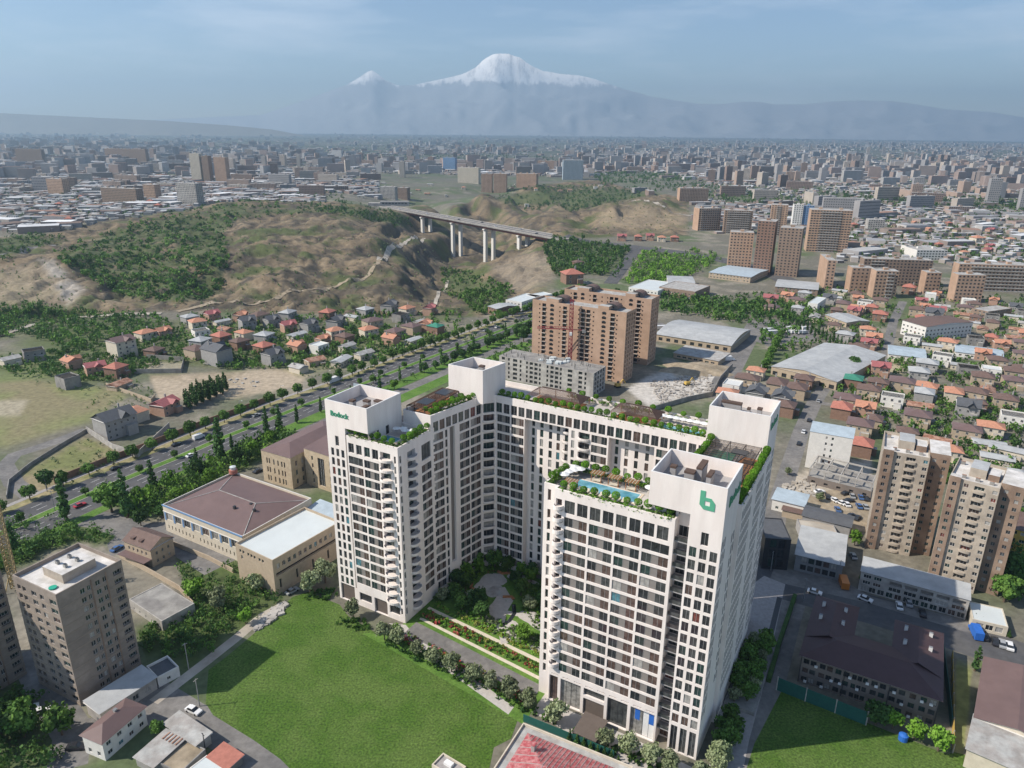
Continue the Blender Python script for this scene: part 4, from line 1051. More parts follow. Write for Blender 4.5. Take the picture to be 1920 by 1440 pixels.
# ------------------------------------------------------------ buildings placed from their eave corners
GLF = ['glass_dark', 'glass_dark', 'glass_grey', 'glass_dark', 'glass_brown', 'curtain_pale']
def gridops(L, z0, n, fh, pitch, ww, wh, sill=.9, margin=1.0, dep=.22, kind='w', miss=0):
    k = max(1, int((L-2*margin+pitch-ww)/pitch)); a0 = (L-(k-1)*pitch-ww)/2; o = []
    for f in range(n):
        for i in range(k):
            if rnd.random() < miss: continue
            u = a0+i*pitch; o.append((round(u, 2), round(u+ww, 2), z0+f*fh+sill, z0+f*fh+sill+wh, dep, kind))
    return o
class Block: pass
def mkblock(name, label, cat, p0, p1, pb, h, wall, roof, group=None, fr=None, rt=None, bk=None, lf=None, par=.7, shape='flat', rh=2.2, over=.5, z0=0, nwin=40, roofname='roof', frame='trim_white', pcap=None, world=False, depth=None):
    """p0,p1 = front eave corners (left, right as seen), pb = rear right eave corner, all photo points at height h"""
    A, B, D_ = [Vector(q if world else U(q[0], q[1], z0+h)) for q in (p0, p1, pb)]
    d = B-A; L = d.length; d.normalize(); n = Vector((-d.y, d.x)); D = depth or max(2.0, (D_-B).dot(n))
    r = thing(name, label, cat, (A.x, A.y, z0), math.atan2(d.y, d.x), group)
    W_ = Wins(); mb = MB(); f = lambda q, LL: (q(LL) if callable(q) else (q or []))
    eps = .02
    facade(mb, (0, 0), (L, 0), -1, h, f(fr, L), wall, W_, 0, fr=frame)
    facade(mb, (L, 0), (L, D), -1, h, f(rt, D), wall, W_, 1, fr=frame)
    facade(mb, (L, D), (0, D), -1, h, f(bk, L), wall, W_, 3, fr=frame)
    facade(mb, (0, D), (0, 0), -1, h, f(lf, D), wall, W_, 2, fr=frame)
    lp = [(0, 0), (L, 0), (L, D), (0, D)]
    if shape == 'flat':
        parapet(mb, lp, h-par, h, .3, wall, pcap or wall)
    mb.build('wall', r)
    rb = MB()
    if shape == 'flat': rb.poly([(.3, .3, h-par), (L-.3, .3, h-par), (L-.3, D-.3, h-par), (.3, D-.3, h-par)], roof)
    else:
        o = over; x0, x1, y0, y1 = -o, L+o, -o, D+o; b = h+.02; t = h+rh
        if shape == 'hip':
            if L >= D: i = min((y1-y0)/2, (x1-x0)/2.2); R0, R1 = (x0+i, (y0+y1)/2, t), (x1-i, (y0+y1)/2, t); F4 = [[(x0, y0, b), (x1, y0, b), R1, R0], [(x1, y0, b), (x1, y1, b), R1], [(x1, y1, b), (x0, y1, b), R0, R1], [(x0, y1, b), (x0, y0, b), R0]]
            else: i = min((x1-x0)/2, (y1-y0)/2.2); R0, R1 = ((x0+x1)/2, y0+i, t), ((x0+x1)/2, y1-i, t); F4 = [[(x0, y0, b), (x1, y0, b), R0], [(x1, y0, b), (x1, y1, b), R1, R0], [(x1, y1, b), (x0, y1, b), R1], [(x0, y1, b), (x0, y0, b), R0, R1]]
        elif shape == 'gable_s':   # ridge along the front
            R0, R1 = (x0, (y0+y1)/2, t), (x1, (y0+y1)/2, t); F4 = [[(x0, y0, b), (x1, y0, b), R1, R0], [(x1, y1, b), (x0, y1, b), R0, R1]]
            rb.poly([(L, 0, h), (L, D, h), (L, D/2, t-.1)], wall); rb.poly([(0, D, h), (0, 0, h), (0, D/2, t-.1)], wall)
        elif shape == 'gable_t':
            R0, R1 = ((x0+x1)/2, y0, t), ((x0+x1)/2, y1, t); F4 = [[(x0, y1, b), (x0, y0, b), R0, R1], [(x1, y0, b), (x1, y1, b), R1, R0]]
            rb.poly([(0, 0, h), (L, 0, h), (L/2, 0, t-.1)], wall); rb.poly([(L, D, h), (0, D, h), (L/2, D, t-.1)], wall)
        elif shape == 'shed': F4 = [[(x0, y0, b), (x1, y0, b), (x1, y1, t), (x0, y1, t)]]; rb.poly([(L, 0, h), (L, D, h), (L, D, t-.05)], wall); rb.poly([(0, D, h), (0, 0, h), (0, D, t-.05)], wall); rb.poly([(L, D, h), (0, D, h), (0, D, t-.05), (L, D, t-.05)], wall)
        elif shape == 'barrel':
            F4 = []; n_ = 10
            for i in range(n_):
                a0, a1 = i/n_, (i+1)/n_; F4.append([(x0, y0+(y1-y0)*a0, b+rh*math.sin(math.pi*a0)), (x1, y0+(y1-y0)*a0, b+rh*math.sin(math.pi*a0)), (x1, y0+(y1-y0)*a1, b+rh*math.sin(math.pi*a1)), (x0, y0+(y1-y0)*a1, b+rh*math.sin(math.pi*a1))])
            rb.poly([(L, y0+(y1-y0)*i/n_, b-.05+rh*math.sin(math.pi*i/n_)) for i in range(n_+1)], wall); rb.poly([(0, y0+(y1-y0)*i/n_, b-.05+rh*math.sin(math.pi*i/n_)) for i in range(n_, -1, -1)], wall)
        for q in F4: rb.poly(q, roof)
        rb.poly([(x0, y1, b-.03), (x1, y1, b-.03), (x1, y0, b-.03), (x0, y0, b-.03)], 'trim_white')
    ro = rb.build(roofname, r)
    W_.flush(r, nwin)
    o = Block(); o.r, o.L, o.D, o.h, o.roof = r, L, D, h, ro
    P4 = [A, A+d*L, A+d*L+n*D, A+n*D]; o.P = P4
    occ_poly([(p.x, p.y) for p in P4]); occupy((P4[0].x+P4[2].x)/2, (P4[0].y+P4[2].y)/2, min(L, D)/2)
    return o
def chim(parent, x, y, z, lx, ly, h, m='stone_grey', cap='metal_grey'):
    mb = MB(); mb.box(x, y, z, lx, ly, h, 0, m); mb.box(x, y, z+h, lx+.2, ly+.2, .15, 0, cap); return mb.build('chimney', parent)
G = G
# ---- left panel towers
def sov_front(L):
    o = []
    for f in range(12):
        z = .5+f*2.72
        for u, w_ in ((.07, .085), (.19, .085), (.40, .12), (.60, .09), (.82, .15)): o.append((L*u, L*(u+w_), z+.9, z+2.35, .25 if u > .3 else .7, 'w'))
    return o
def sov_side(L):
    o = []
    for f in range(12):
        z = .5+f*2.72; sh = rnd.choice((0, .015))
        for u, w_ in ((.33, .07), (.42+sh, .05), (.56, .07), (.66+sh, .06), (.84, .13)):
            o.append((L*u, L*(u+w_), z+.9, z+2.35, .22 if w_ < .1 else .8, 'w' if w_ < .1 else 'w2'))
    return o
def sovblock(label, p0, p1, pb, h, world=False):
    b = mkblock('apartment_tower', label, 'apartment building', p0, p1, pb, h, 'soviet_grey', 'bitumen_pale', fr=sov_front, rt=sov_side, bk=sov_front, lf=sov_side, par=1.2, nwin=100, world=world, group='concrete panel towers at the lower left')
    mb = MB()
    for f in range(12):
        z = .45+f*2.72
        mb.prism([(-.06, -.06), (b.L+.06, -.06), (b.L+.06, b.D+.06), (-.06, b.D+.06)], z, z+.32, 'slab_band')
    mb.build('floor_band', b.r); tag(b.r.children[-1], kind='stuff') if False else None
    for s in (.5, .73):
        mb = MB(); mb.box(b.L+.04, b.D*s, 0, .10, .35, h-1, 0, 'soviet_brown'); mb.build('wall_joint', b.r)
    mb = MB(); mb.box(b.L*.52, b.D*.52, h-1.2, b.L*.46, b.D*.5, 2.6, 0, 'soviet_beige', 'bitumen_pale'); mb.build('lift_house', b.r)
    for x, y in ((.42, .42), (.42, .6), (.6, .42), (.6, .6)):
        mb = MB(); mb.box(b.L*x, b.D*y, h+1.4, 1.0, .7, 1.0, 0, 'concrete', 'metal_dark'); mb.build('roof_vent', b.r)
    return b
bA = sovblock('grey concrete panel tower with white roof house and a round green tank', (30,1097), (112,1133), (231,1063), 35)
mb = MB(); mb.tube([(bA.L*.72, bA.D*.13, 33.85, .95), (bA.L*.72, bA.D*.13, 34.2, 1.0)], 'water_teal', 16); mb.build('tank', bA.r)
u_ = (bA.P[1]-bA.P[0]).normalized(); v_ = (bA.P[2]-bA.P[1]).normalized()
cB = Vector(U(62, 1282, 0)); Bp1 = cB-v_*bA.D; Bp0 = Bp1-u_*bA.L
sovblock('grey concrete panel tower cut off by the left edge', Bp0, Bp1, cB, 36, True)
# ---- low buildings round its foot
mkblock('shop_row', 'long low shop row with grey-green metal roof at the foot of the panel tower', 'shop', (200,1352), (303,1283), (284,1261), 4, 'concrete_pale', 'roof_metal', shape='shed', rh=.6, fr=lambda L: gridops(L, 0, 1, 3, 3.4, 1.6, 1.6), nwin=9)
mkblock('annex', 'small flat grey annex with white parapet wall behind the shop row', 'building', (306,1284), (346,1262), (318,1245), 3.4, 'plaster_white', 'roof_darkgrey', fr=lambda L: gridops(L, 0, 1, 3, 4, 1, 1), nwin=4)
b = mkblock('house', 'white two-storey house with wide faded brown roof at the lower left', 'house', (167,1394), (205,1409), (293,1343), 5.6, 'plaster_white', 'roof_brownred', shape='hip', rh=1.8, fr=lambda L: gridops(L, 0, 1, 2.8, 3, 1.1, 1.3), rt=lambda L: gridops(L, 0, 2, 2.7, 3.1, 1.3, 1.2), nwin=20)
chim(b.r, b.L*.4, b.D*.6, 6.4, .7, .7, 1.3)
mkblock('shed', 'pale grey slate-roofed shed beside the lane near the parked white car', 'shed', (322,1369), (381,1408), (406,1386), 3.2, 'concrete_pale', 'roof_asbestos', shape='shed', rh=.35, nwin=0)
b = mkblock('shed', 'low shed with whitewashed roof and rust-red stripes', 'shed', (268,1433), (303,1450), (352,1396), 2.8, 'concrete', 'roof_asbestos', shape='shed', rh=.3, nwin=0)
mb = MB()
for k in range(5): mb.box(b.L*.25+1.1*k, b.D*.86, 3.17, .35, 2.4, .05, 0, 'roof_rust')
mb.build('rust_strip', b.r)
mkblock('shed', 'shed with sandy flat roof between the slate-roofed sheds', 'shed', (310,1443), (352,1462), (386,1410), 2.6, 'concrete', 'dirt', par=.25, nwin=0)
mkblock('kiosk', 'small kiosk with red roof beside the lane at the bottom', 'kiosk', (405,1430), (440,1452), (462,1424), 2.4, 'concrete', 'roof_tile_red', shape='shed', rh=.3, nwin=0)
mkblock('kiosk', 'white roofed kiosk at the bottom edge left of the red one', 'kiosk', (370,1452), (420,1490), (450,1462), 2.4, 'plaster_white', 'roof_white', par=.1, nwin=0)
mkblock('storehouse', 'flat rough concrete storehouse among the trees behind the panel tower', 'building', (250,1138), (312,1178), (369,1141), 3.6, 'concrete_pale', 'concrete', par=.15, fr=lambda L: gridops(L, 0, 1, 3, 3.4, .9, .6), nwin=6)
# dormer house
b = mkblock('guest_house', 'cream gabled building with brown roof and dark dormers by the junction', 'house', (238,1028), (288,1045), (331,1021), 7, 'stone_tan', 'roof_brown', shape='gable_s', rh=2.8, fr=lambda L: gridops(L, 3.2, 1, 3, 2.2, .9, 1.3), rt=lambda L: gridops(L, 0, 2, 3, 2.4, .8, 1.3), nwin=30)
mb = MB(); mb.prism([(0, -3.2), (b.L, -3.2), (b.L, -.05), (0, -.05)], 3.0, 3.25, 'roof_brownred', None, True); mb.build('porch_roof', b.r)
for x in (.25, .55):
    mb = MB(); mb.box(b.L*x, b.D*.18, 7.3, 1.6, 1.6, 1.3, 0, 'roof_brown'); mb.build('dormer', b.r)
# blue-trimmed hall
def hall_front(L):
    o = []; n = 8
    for k in range(n): o.append((L*(.035+k*.118), L*(.035+k*.118)+L*.075, 5.4, 8.2, .3, 'w2'))
    for k in range(19):
        if k in (8,): continue
        o.append((L*(.04+k*.046), L*(.04+k*.046)+.55, 1.6, 3.2, .3, 'w0'))
    return o
b = mkblock('hall', 'large pale hall with brown hipped metal roof and blue trim', 'building', (309,959), (460,1016), (584,940), 11.3, 'plaster_cream', 'roof_brownred', shape='flat', par=1.0, pcap='trim_white', fr=hall_front, lf=hall_front, nwin=60)
hL, hD = b.L, b.D
rb = MB(); i = hD*.36; F_ = [(.4, .4, 10.4), (hL-.4, .4, 10.4), (hL-.4, hD-.4, 10.4), (.4, hD-.4, 10.4), (i, hD*.5, 13.2), (hL-i, hD*.5, 13.2)]
for q in ((0, 1, 5, 4), (1, 2, 5), (2, 3, 4, 5), (3, 0, 4)): rb.poly([F_[k] for k in q], 'roof_brownred')
o = rb.build('hip_roof', b.r)
for pq in ((4, 5), (0, 4), (3, 4), (1, 5), (2, 5)):
    mb = MB(); mb.beam(Vector(F_[pq[0]])+Vector((0, 0, .05)), Vector(F_[pq[1]])+Vector((0, 0, .05)), .22, 'roof_asbestos'); mb.build('roof_ridge', b.r)
mb = MB(); mb.beam((-.1, -.12, 11.15), (hL+.1, -.12, 11.15), .3, 'trim_blue', .5); mb.build('trim', b.r)
mb = MB(); mb.beam((-.1, -.08, 8.6), (hL+.1, -.08, 8.6), .2, 'trim_white', .25); mb.build('trim', b.r)
for k in range(9):
    mb = MB(); mb.box(hL*(.02+k*.118), -.06, 5.0, .9, .14, 3.5, 0, 'trim_blue'); mb.build('trim', b.r)
mb = MB(); mb.tube([(1.0, hD-1, 11.3, 1.7), (1.0, hD-1, 12.9, 1.7)], 'roof_tile_red', 16); mb.build('drum', b.r)
mb = MB(); mb.tube([(1.0, hD-1, 12.9, 1.0), (1.0, hD-1, 14.2, 1.3), (1.0, hD-1, 14.5, .2)], 'roof_white', 12); mb.build('lantern', b.r)
for x, y in ((.62, .33), (.70, .47), (.80, .40)):
    mb = MB(); mb.box(hL*x, hD*y, 11.8, .9, .9, 1.6, 0, 'metal_dark'); mb.build('roof_vent', b.r)
# white-roofed cream annexe
def annex_front(L): return [(L*(.10+.085*k), L*(.10+.085*k)+1.0, 11.0, 12.2, .3, 'w0') for k in (0, 1, 2.6, 3.6, 4.6, 6.2, 7.2)]+[(L*.13, L*.13+1, 8.6, 10, .3, 'w0')]
def annex_side(L): return [(1.5+2.3*k, 2.7+2.3*k, 9.6, 11.4, .3, 'w') for k in range(int((L-3)/2.3))]+[(2+7*k, 2.8+7*k, 2, 5.5, .4, 'dark') for k in range(int(L/7))]+[(1, L-1, 6.9, 8.2, 1.0, 'dark')]
mkblock('hall', 'cream stone hall with flat white roof between the brown-roofed hall and the white tower', 'building', (447,1029), (517,1060), (634,980), 13.7, 'stone_tan', 'roof_white', par=.9, fr=annex_front, rt=annex_side, nwin=50)
# cream stone institute with brown roof
def inst(L): return [(L*(.16+.09*k), L*(.16+.09*k)+.8, z, z+2.6, .35, 'w0') for k in (0, .9, 2.6, 4.2, 5.6, 6.6) for z in (9.2, 5.0, 1.0)]
b = mkblock('institute', 'cream stone institute with brown metal roof behind the halls', 'building', (491.6,853), (547,867.5), (660,808), 14.7, 'stone_cream', 'roof_brownred', shape='hip', rh=2.2, over=.2, fr=inst, rt=lambda L: gridops(L, .5, 3, 4.2, 3.6, 1.1, 2.4), nwin=60)
b = mkblock('institute', 'cream stone wing with tall dark stair window next to the white tower', 'building', (572,848), (632,866), (680,838), 17, 'stone_cream', 'roof_brownred', shape='shed', rh=1.5, over=.2, fr=lambda L: [(L*.22, L*.22+1, z, z+2, .3, 'w0') for z in (2, 5.5, 9, 12.5)]+[(L*.42, L*.62, 1.5, 14.5, .5, 'w2')]+[(L*.78, L*.78+1, z, z+2, .3, 'w0') for z in (2, 5.5, 9, 12.5)], nwin=20)
mkblock('annex', 'low blue-grey roofed annexe between the cream halls', 'building', (575,966), (625,985), (640,962), 8, 'plaster_white', 'roof_blue', shape='shed', rh=1.2, nwin=0)
# ---- red-roofed villa at the bottom centre
bl, br_, fl_ = Vector(U(994, 1354, 9)), Vector(U(1202, 1432, 9)), Vector(U(931, 1423, 9)); back = bl; dirv = (br_-bl); dep = (fl_-bl)
nrm = Vector((dirv.y, -dirv.x)).normalized(); D_ = 22.0
b = mkblock('mansion', 'villa with faded crimson hipped metal roof and grey parapet gutters at the bottom centre', 'house', bl+nrm*D_, br_+nrm*D_, br_, 9, 'plaster_cream', 'roof_asbestos', par=.6, world=True, lf=lambda L: gridops(L, 0, 2, 4, 3.4, 1.3, 1.7), fr=lambda L: gridops(L, 0, 2, 4, 3.4, 1.3, 1.7), nwin=12)
mat('roof_crimson', (.36, .075, .085), .5, .25, 1.3, col2=(.45, .20, .20), scale2=.9, stretch=(1, 1, 1))
rb = MB(); L_, D2 = b.L, b.D; x0, x1, y0, y1 = 2.2, L_-.8, .8, D2-2.0; t = 11.6; ii = (y1-y0)/2.4
for q in ([(x0, y0, 8.5), (x1, y0, 8.5), (x1-ii, (y0+y1)/2, t), (x0+ii, (y0+y1)/2, t)], [(x1, y0, 8.5), (x1, y1, 8.5), (x1-ii, (y0+y1)/2, t)], [(x1, y1, 8.5), (x0, y1, 8.5), (x0+ii, (y0+y1)/2, t), (x1-ii, (y0+y1)/2, t)], [(x0, y1, 8.5), (x0, y0, 8.5), (x0+ii, (y0+y1)/2, t)]): rb.poly(q, 'roof_crimson')
rb.build('hip_roof', b.r)
def seam(pa, pb_):
    mb = MB(); mb.beam(pa, pb_, .10, 'roof_asbestos', .12); mb.build('roof_seam', b.r)
for k in range(1, 24):
    x = x0+(x1-x0)*k/24; f = min(1, (x-x0)/ii, (x1-x)/ii)
    seam((x, y1, 8.55), (x, y1+((y0+y1)/2-y1)*f, 8.55+(t-8.5)*f)); seam((x, y0, 8.55), (x, y0+((y0+y1)/2-y0)*f, 8.55+(t-8.5)*f))
for k in range(1, 8):
    y = y0+(y1-y0)*k/8; f = min(1, (y-y0)/((y1-y0)/2), (y1-y)/((y1-y0)/2)); seam((x0, y, 8.55), (x0+ii*f, y, 8.55+(t-8.5)*f))
chim(b.r, x0+4.2, y1-5.5, 9.2, .8, 1.2, 2.8, 'concrete_pale', 'roof_crimson')
mb = MB(); mb.beam((L_*.60, D2*.5, 11.4), (L_*.60, D2*.5, 16.0), .12, 'brick_red'); mb.build('antenna_mast', b.r)
b = mkblock('house', 'small tan flat-roofed house with rooftop tank below the lawn', 'house', (824,1436), (868,1462), (886,1437), 4.4, 'plaster_cream', 'paving', par=.4, nwin=0)
mb = MB(); mb.box(b.L*.45, b.D*.6, 4, 2.2, 1.3, .7, 0, 'white_paint'); mb.build('roof_tank', b.r)
# ---- school
def school(L):
    o = []
    for f in range(3):
        z = 9.0-.6-f*2.95-2.0
        for u in (.02, .075, .145, .20, .265, .325, .39, .43, .47, .53, .59, .665, .725, .80, .875, .94): o.append((L*u, L*u+(1.5 if not .38 < u < .5 else 1.1), z, z+1.6, .25, 'w'))
    return o
fl, fr_, brr = U(1514, 1216, 9), U(1775, 1295, 9), U(1774, 1192, 9)
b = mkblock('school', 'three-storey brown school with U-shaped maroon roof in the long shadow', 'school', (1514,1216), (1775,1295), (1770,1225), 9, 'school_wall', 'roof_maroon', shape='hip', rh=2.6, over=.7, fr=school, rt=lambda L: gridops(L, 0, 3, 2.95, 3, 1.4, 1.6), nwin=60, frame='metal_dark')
schr = b.r; sL, sD = b.L, b.D
for x0, x1, d in ((0, sL*.33, 15), (sL*.66, sL, 14)):
    mb = MB(); mb.prism([(x0, sD-.02), (x1, sD-.02), (x1, sD+d), (x0, sD+d)], -.5, 9, 'school_wall'); mb.build('wing_wall', schr)
    mb = MB(); xm = (x0+x1)/2; y0, y1 = sD*.55, sD+d+.7; a, c = x0-.7, x1+.7
    mb.poly([(a, y0, 9.03), (xm, y0, 11.7), (xm, y1-5, 11.7), (a, y1, 9.03)], 'roof_maroon'); mb.poly([(xm, y0, 11.7), (c, y0, 9.03), (c, y1, 9.03), (xm, y1-5, 11.7)], 'roof_maroon'); mb.poly([(a, y1, 9.03), (xm, y1-5, 11.7), (c, y1, 9.03)], 'roof_maroon')
    mb.build('wing_roof', schr)
    for k in range(4): 
        mb = MB(); xx = x0+(x1-x0)*(.2 if k % 2 else .75); yy = sD+2+(k//2)*7; mb.box(xx, yy, 9.6, .9, .8, 2.1, 0, 'trim_white', 'metal_grey'); mb.build('chimney', schr)
for k in range(15):
    mb = MB(); mb.box(sL*(.055+.064*k), -.25, 9-.9-rnd.choice((.9, 3.8, 6.8))-.8, .8, .4, .6, 0, 'white_paint'); mb.build('air_conditioner', schr)
for u in (.0, .335, .66, 1.0):
    mb = MB(); mb.box(min(max(sL*u, .1), sL-.1), -.12, 0, .18, .18, 9, 0, 'metal_dark'); mb.build('downpipe', schr)
# ---- barn and flat shed at the right edge
mkblock('warehouse', 'long brown-roofed barn with pale side wall at the right edge', 'building', (1842,1327), (2000,1385), (2010,1265), 6, 'plaster_cream', 'roof_brownred', shape='gable_t', rh=1.6, lf=lambda L: gridops(L, 0, 2, 2.8, 2.6, 1.1, 1.2), nwin=14)
mkblock('warehouse', 'barn extension with pale slate roof at the right edge below the brown roof', 'building', (1828,1386), (1990,1452), (2003,1388), 5.6, 'plaster_cream', 'roof_asbestos', shape='shed', rh=.4, nwin=0)
# ---- commercial block along the street
def comm(L):
    o = []
    for u in (.03, .13): o += [(L*u, L*u+L*.075, 5.2, 6.5, .3, 'w2'), (L*u, L*u+L*.075, 2.9, 4.2, .3, 'w2')]
    for k in range(5): o += [(L*(.28+.145*k), L*(.28+.145*k)+L*.115, 5.0, 6.4, .9, 'blank'), (L*(.28+.145*k), L*(.28+.145*k)+L*.115, 2.7, 4.2, .3, 'w2')]
    for k in range(12): o.append((L*(.02+.082*k), L*(.02+.082*k)+L*.065, .1, 2.1, .4, 'w'))
    return o
mkblock('shopping_block', 'long three-storey beige shop and office block with grey metal roof by the street', 'building', (1622,1057), (1827,1107.5), (1832,1081), 7.4, 'concrete_pale', 'roof_metal', shape='shed', rh=.5, over=.3, fr=comm, rt=lambda L: gridops(L, 0, 2, 3, 3, 1.2, 1.2), nwin=60)
mkblock('shop', 'grey metal-roofed shop with glass front left of the long beige block', 'shop', (1499,1028), (1588,1047), (1595,993), 6.5, 'metal_grey', 'roof_metal', shape='shed', rh=.4, fr=lambda L: gridops(L, 0, 2, 3, 2.4, 1.9, 2.1), nwin=30, frame='metal_dark')
mkblock('office', 'dark slate-blue building with glazed front beside the complex street corner', 'office', (1441,999), (1490,1001.5), (1497,963), 12.3, 'metal_dark', 'roof_darkgrey', par=.3, fr=lambda L: gridops(L, .2, 3, 3.8, 2.8, 2.2, 3), nwin=24, frame='metal_dark')
mkblock('workshop', 'long low workshop with dark grey roof in front of the car park', 'building', (1510,955), (1600,975), (1603,955), 5, 'stone_grey', 'roof_darkgrey', shape='gable_s', rh=.8, nwin=0)
mkblock('yard_building', 'low building with sandy flat roof behind the grey shop', 'building', (1511,990), (1580,995), (1590,968), 4, 'stone_grey', 'dirt_pale', par=.3, nwin=0)
mkblock('house', 'small house with pale blue roof and turquoise pool near the complex street', 'house', (1453,925), (1512,938), (1514,917), 5, 'plaster_white', 'roof_blue', shape='shed', rh=.5, nwin=6, fr=lambda L: gridops(L, 0, 1, 3, 4, 1.2, 1.2))
mkblock('house', 'brown-roofed low house beside the little turquoise pool', 'house', (1472,945), (1510,953), (1512,935), 3.2, 'stone_tan', 'roof_brown', shape='shed', rh=.4, nwin=0)
t = thing('swimming_pool', 'small turquoise swimming pool beside the pale blue-roofed house', 'pool', (*U(1475, 947), 0), CA)
mb = MB(); mb.box(0, 0, .02, 5, 2.6, .12, 0, 'pool_water'); mb.build('basin', t)
mkblock('cafe', 'white flat-roofed cafe with small conifers on the right of the street', 'cafe', (1833,1143), (1900,1157), (1888,1122), 3.6, 'plaster_cream', 'roof_white', par=.2, fr=lambda L: gridops(L, 0, 1, 3, 2.6, 2, 1.8), nwin=6)
mkblock('yellow_building', 'bright yellow building at the right edge behind the panel towers', 'building', (1893,968), (1960,985), (1965,955), 9, 'gold_yellow', 'roof_brown', shape='shed', rh=.8, fr=lambda L: gridops(L, 0, 3, 3, 2.8, 1.7, 1.3), lf=lambda L: gridops(L, 0, 3, 3, 2.8, 1.7, 1.3), nwin=15)
b = mkblock('apartment_block', 'white six-storey block with pale blue roof and two columns of small windows', 'apartment building', (1521,797), (1602,809.5), (1606,796), 18, 'plaster_white', 'roof_blue', shape='shed', rh=1.6, over=.2, fr=lambda L: [(L*u, L*u+.9, 1+2.9*k, 2.3+2.9*k, .2, 'w0') for k in range(6) for u in (.38, .52)], rt=lambda L: gridops(L, 0, 6, 2.9, 2.6, 1, 1.3), nwin=24)
# concrete ruin: slabs, beams and columns without walls
p0, p1, pb = [Vector(U(x, y, 0)) for x, y in ((1516, 894), (1636, 922), (1652, 896))]
d = (p1-p0); L = d.length; d.normalize(); n = Vector((-d.y, d.x)); D = max(10, (pb-p1).dot(n))
rt_ = thing('concrete_ruin', 'unfinished roofless concrete frame building beside the car park', 'ruin', (p0.x, p0.y, 0), math.atan2(d.y, d.x)); occ_poly([(p0.x, p0.y), (p1.x, p1.y), ((p1+n*D).x, (p1+n*D).y), ((p0+n*D).x, (p0+n*D).y)])
W_ = Wins(); mb = MB(); facade(mb, (0, 0), (L, 0), -1, 3.6, gridops(L, 0, 1, 3, 5.2, 1.6, 1.1, .9, dep=.5, kind='dark'), 'school_wall', W_); mb.prism([(0, .02), (L, .02), (L, D), (0, D)], 3.2, 3.6, 'concrete'); shell(mb, [(L, 0), (L, D)], 0, 3.6, 'concrete', (1,)); shell(mb, [(0, D), (0, 0)], 0, 3.6, 'concrete', (1,)); mb.build('wall', rt_)
k = 0; nx_ = int(L/5.5)
for i in range(nx_+1):
    for j in range(3):
        x, y = .4+(L-.8)*i/nx_, .4+(D-.8)*j/2
        mb = MB(); mb.box(x, y, 3.6, .45, .45, 3.4, 0, 'concrete_pale'); mb.build('column', rt_)
for j in range(3): mb = MB(); mb.beam((.2, .4+(D-.8)*j/2, 7.2), (L-.2, .4+(D-.8)*j/2, 7.2), .5, 'concrete_pale', .6); mb.build('roof_beam', rt_)
for i in range(0, nx_+1): mb = MB(); x = .4+(L-.8)*i/nx_; mb.beam((x, .7, 7.19), (x, D-.7, 7.19), .4, 'concrete_pale', .5); mb.build('roof_beam', rt_)
# ---- right-hand brown and beige towers
def tower_ops(L):
    o = []
    for f in range(14):
        z = .4+f*2.75
        for u, w_, k in ((.05, 1.3, 'w'), (.13, 1.3, 'w'), (.31, 1.4, 'w'), (.88, 1.4, 'w')): o.append((L*u, L*u+w_, z+.85, z+2.15, .2, k))
        o.append((L*.52, L*.52+L*.20, z+.75, z+2.2, .7, 'w2'))
    return o
def tower_side(L): return [(L*u, L*u+1.2, .4+f*2.75+.85, .4+f*2.75+2.15, .2, 'w') for f in range(14) for u in (.12, .38, .62, .85)]
def brown_tower(label, p0, p1, pb, h):
    b = mkblock('apartment_tower', label, 'apartment building', p0, p1, pb, h, 'soviet_beige', 'bitumen_pale', fr=tower_ops, rt=tower_side, lf=tower_side, par=1.0, nwin=100, depth=20, group='fourteen-storey brown and beige towers on the right')
    L, D = b.L, b.D
    W2 = Wins()
    for (x0, x1, y0, y1) in ((.2, L*.24, -.9, -.02), (L+.02, L+6.5, 3.5, 17)):
        mb = MB()
        if 1: facade(mb, (x0, y0), (x1, y0), 0, h+.8, gridops(x1-x0, .4, 14, 2.75, 3.2, 1.2, 1.3, .85), 'soviet_brown', W2); shell(mb, [(x1, y0), (x1, y1)], 0, h+.8, 'soviet_brown', (1,)); shell(mb, [(x0, y1), (x0, y0)], 0, h+.8, 'soviet_brown', (1,)); mb.poly([(x0, y0, h+.8), (x1, y0, h+.8), (x1, max(1.5, y1), h+.8), (x0, max(1.5, y1), h+.8)], 'bitumen_pale'); shell(mb, [(x1, y1), (x0, y1)], 0 if y1 > 2 else h, h+.8, 'soviet_brown', (1,))
        mb.build('bay', b.r)
    for f in range(14):   # curved balcony fronts between the windows
        z = .4+f*2.75
        mb = MB(); cx, rx = L*.62, L*.125; P_ = [(cx+rx*math.cos(a), -.75*abs(math.sin(a))**.6-.02) for a in [math.pi+math.pi*q/10 for q in range(11)]]
        mb.prism(P_, z-.1, z+.75, 'soviet_beige', bottom=True); mb.build('balcony', b.r)
    W2.flush(b.r, 0)
    mb = MB(); mb.box(L*.5, D*.55, h-1, L*.34, D*.42, 3.2, 0, 'soviet_beige', 'roof_metal'); mb.build('lift_house', b.r)
    mb = MB(); mb.box(L*.82, D*.5, h-1, L*.22, D*.3, 2.2, 0, 'soviet_brown', 'bitumen_pale'); mb.build('lift_house', b.r)
    for q in range(6):
        mb = MB(); mb.box(L*(.12+.14*q), D*(.2 if q % 2 else .8), h-1, 1.3, .7, 1.2, 0, 'concrete', 'roof_rust'); mb.build('roof_vent', b.r)
    return b
brown_tower('fourteen-storey brown and beige tower behind the shopping block, the left one of the pair', (1658,829), (1747,843), (1780,832), 39.5)
brown_tower('fourteen-storey brown and beige tower nearer the right edge', (1784,876), (1879,898), (1912,889), 39.5)
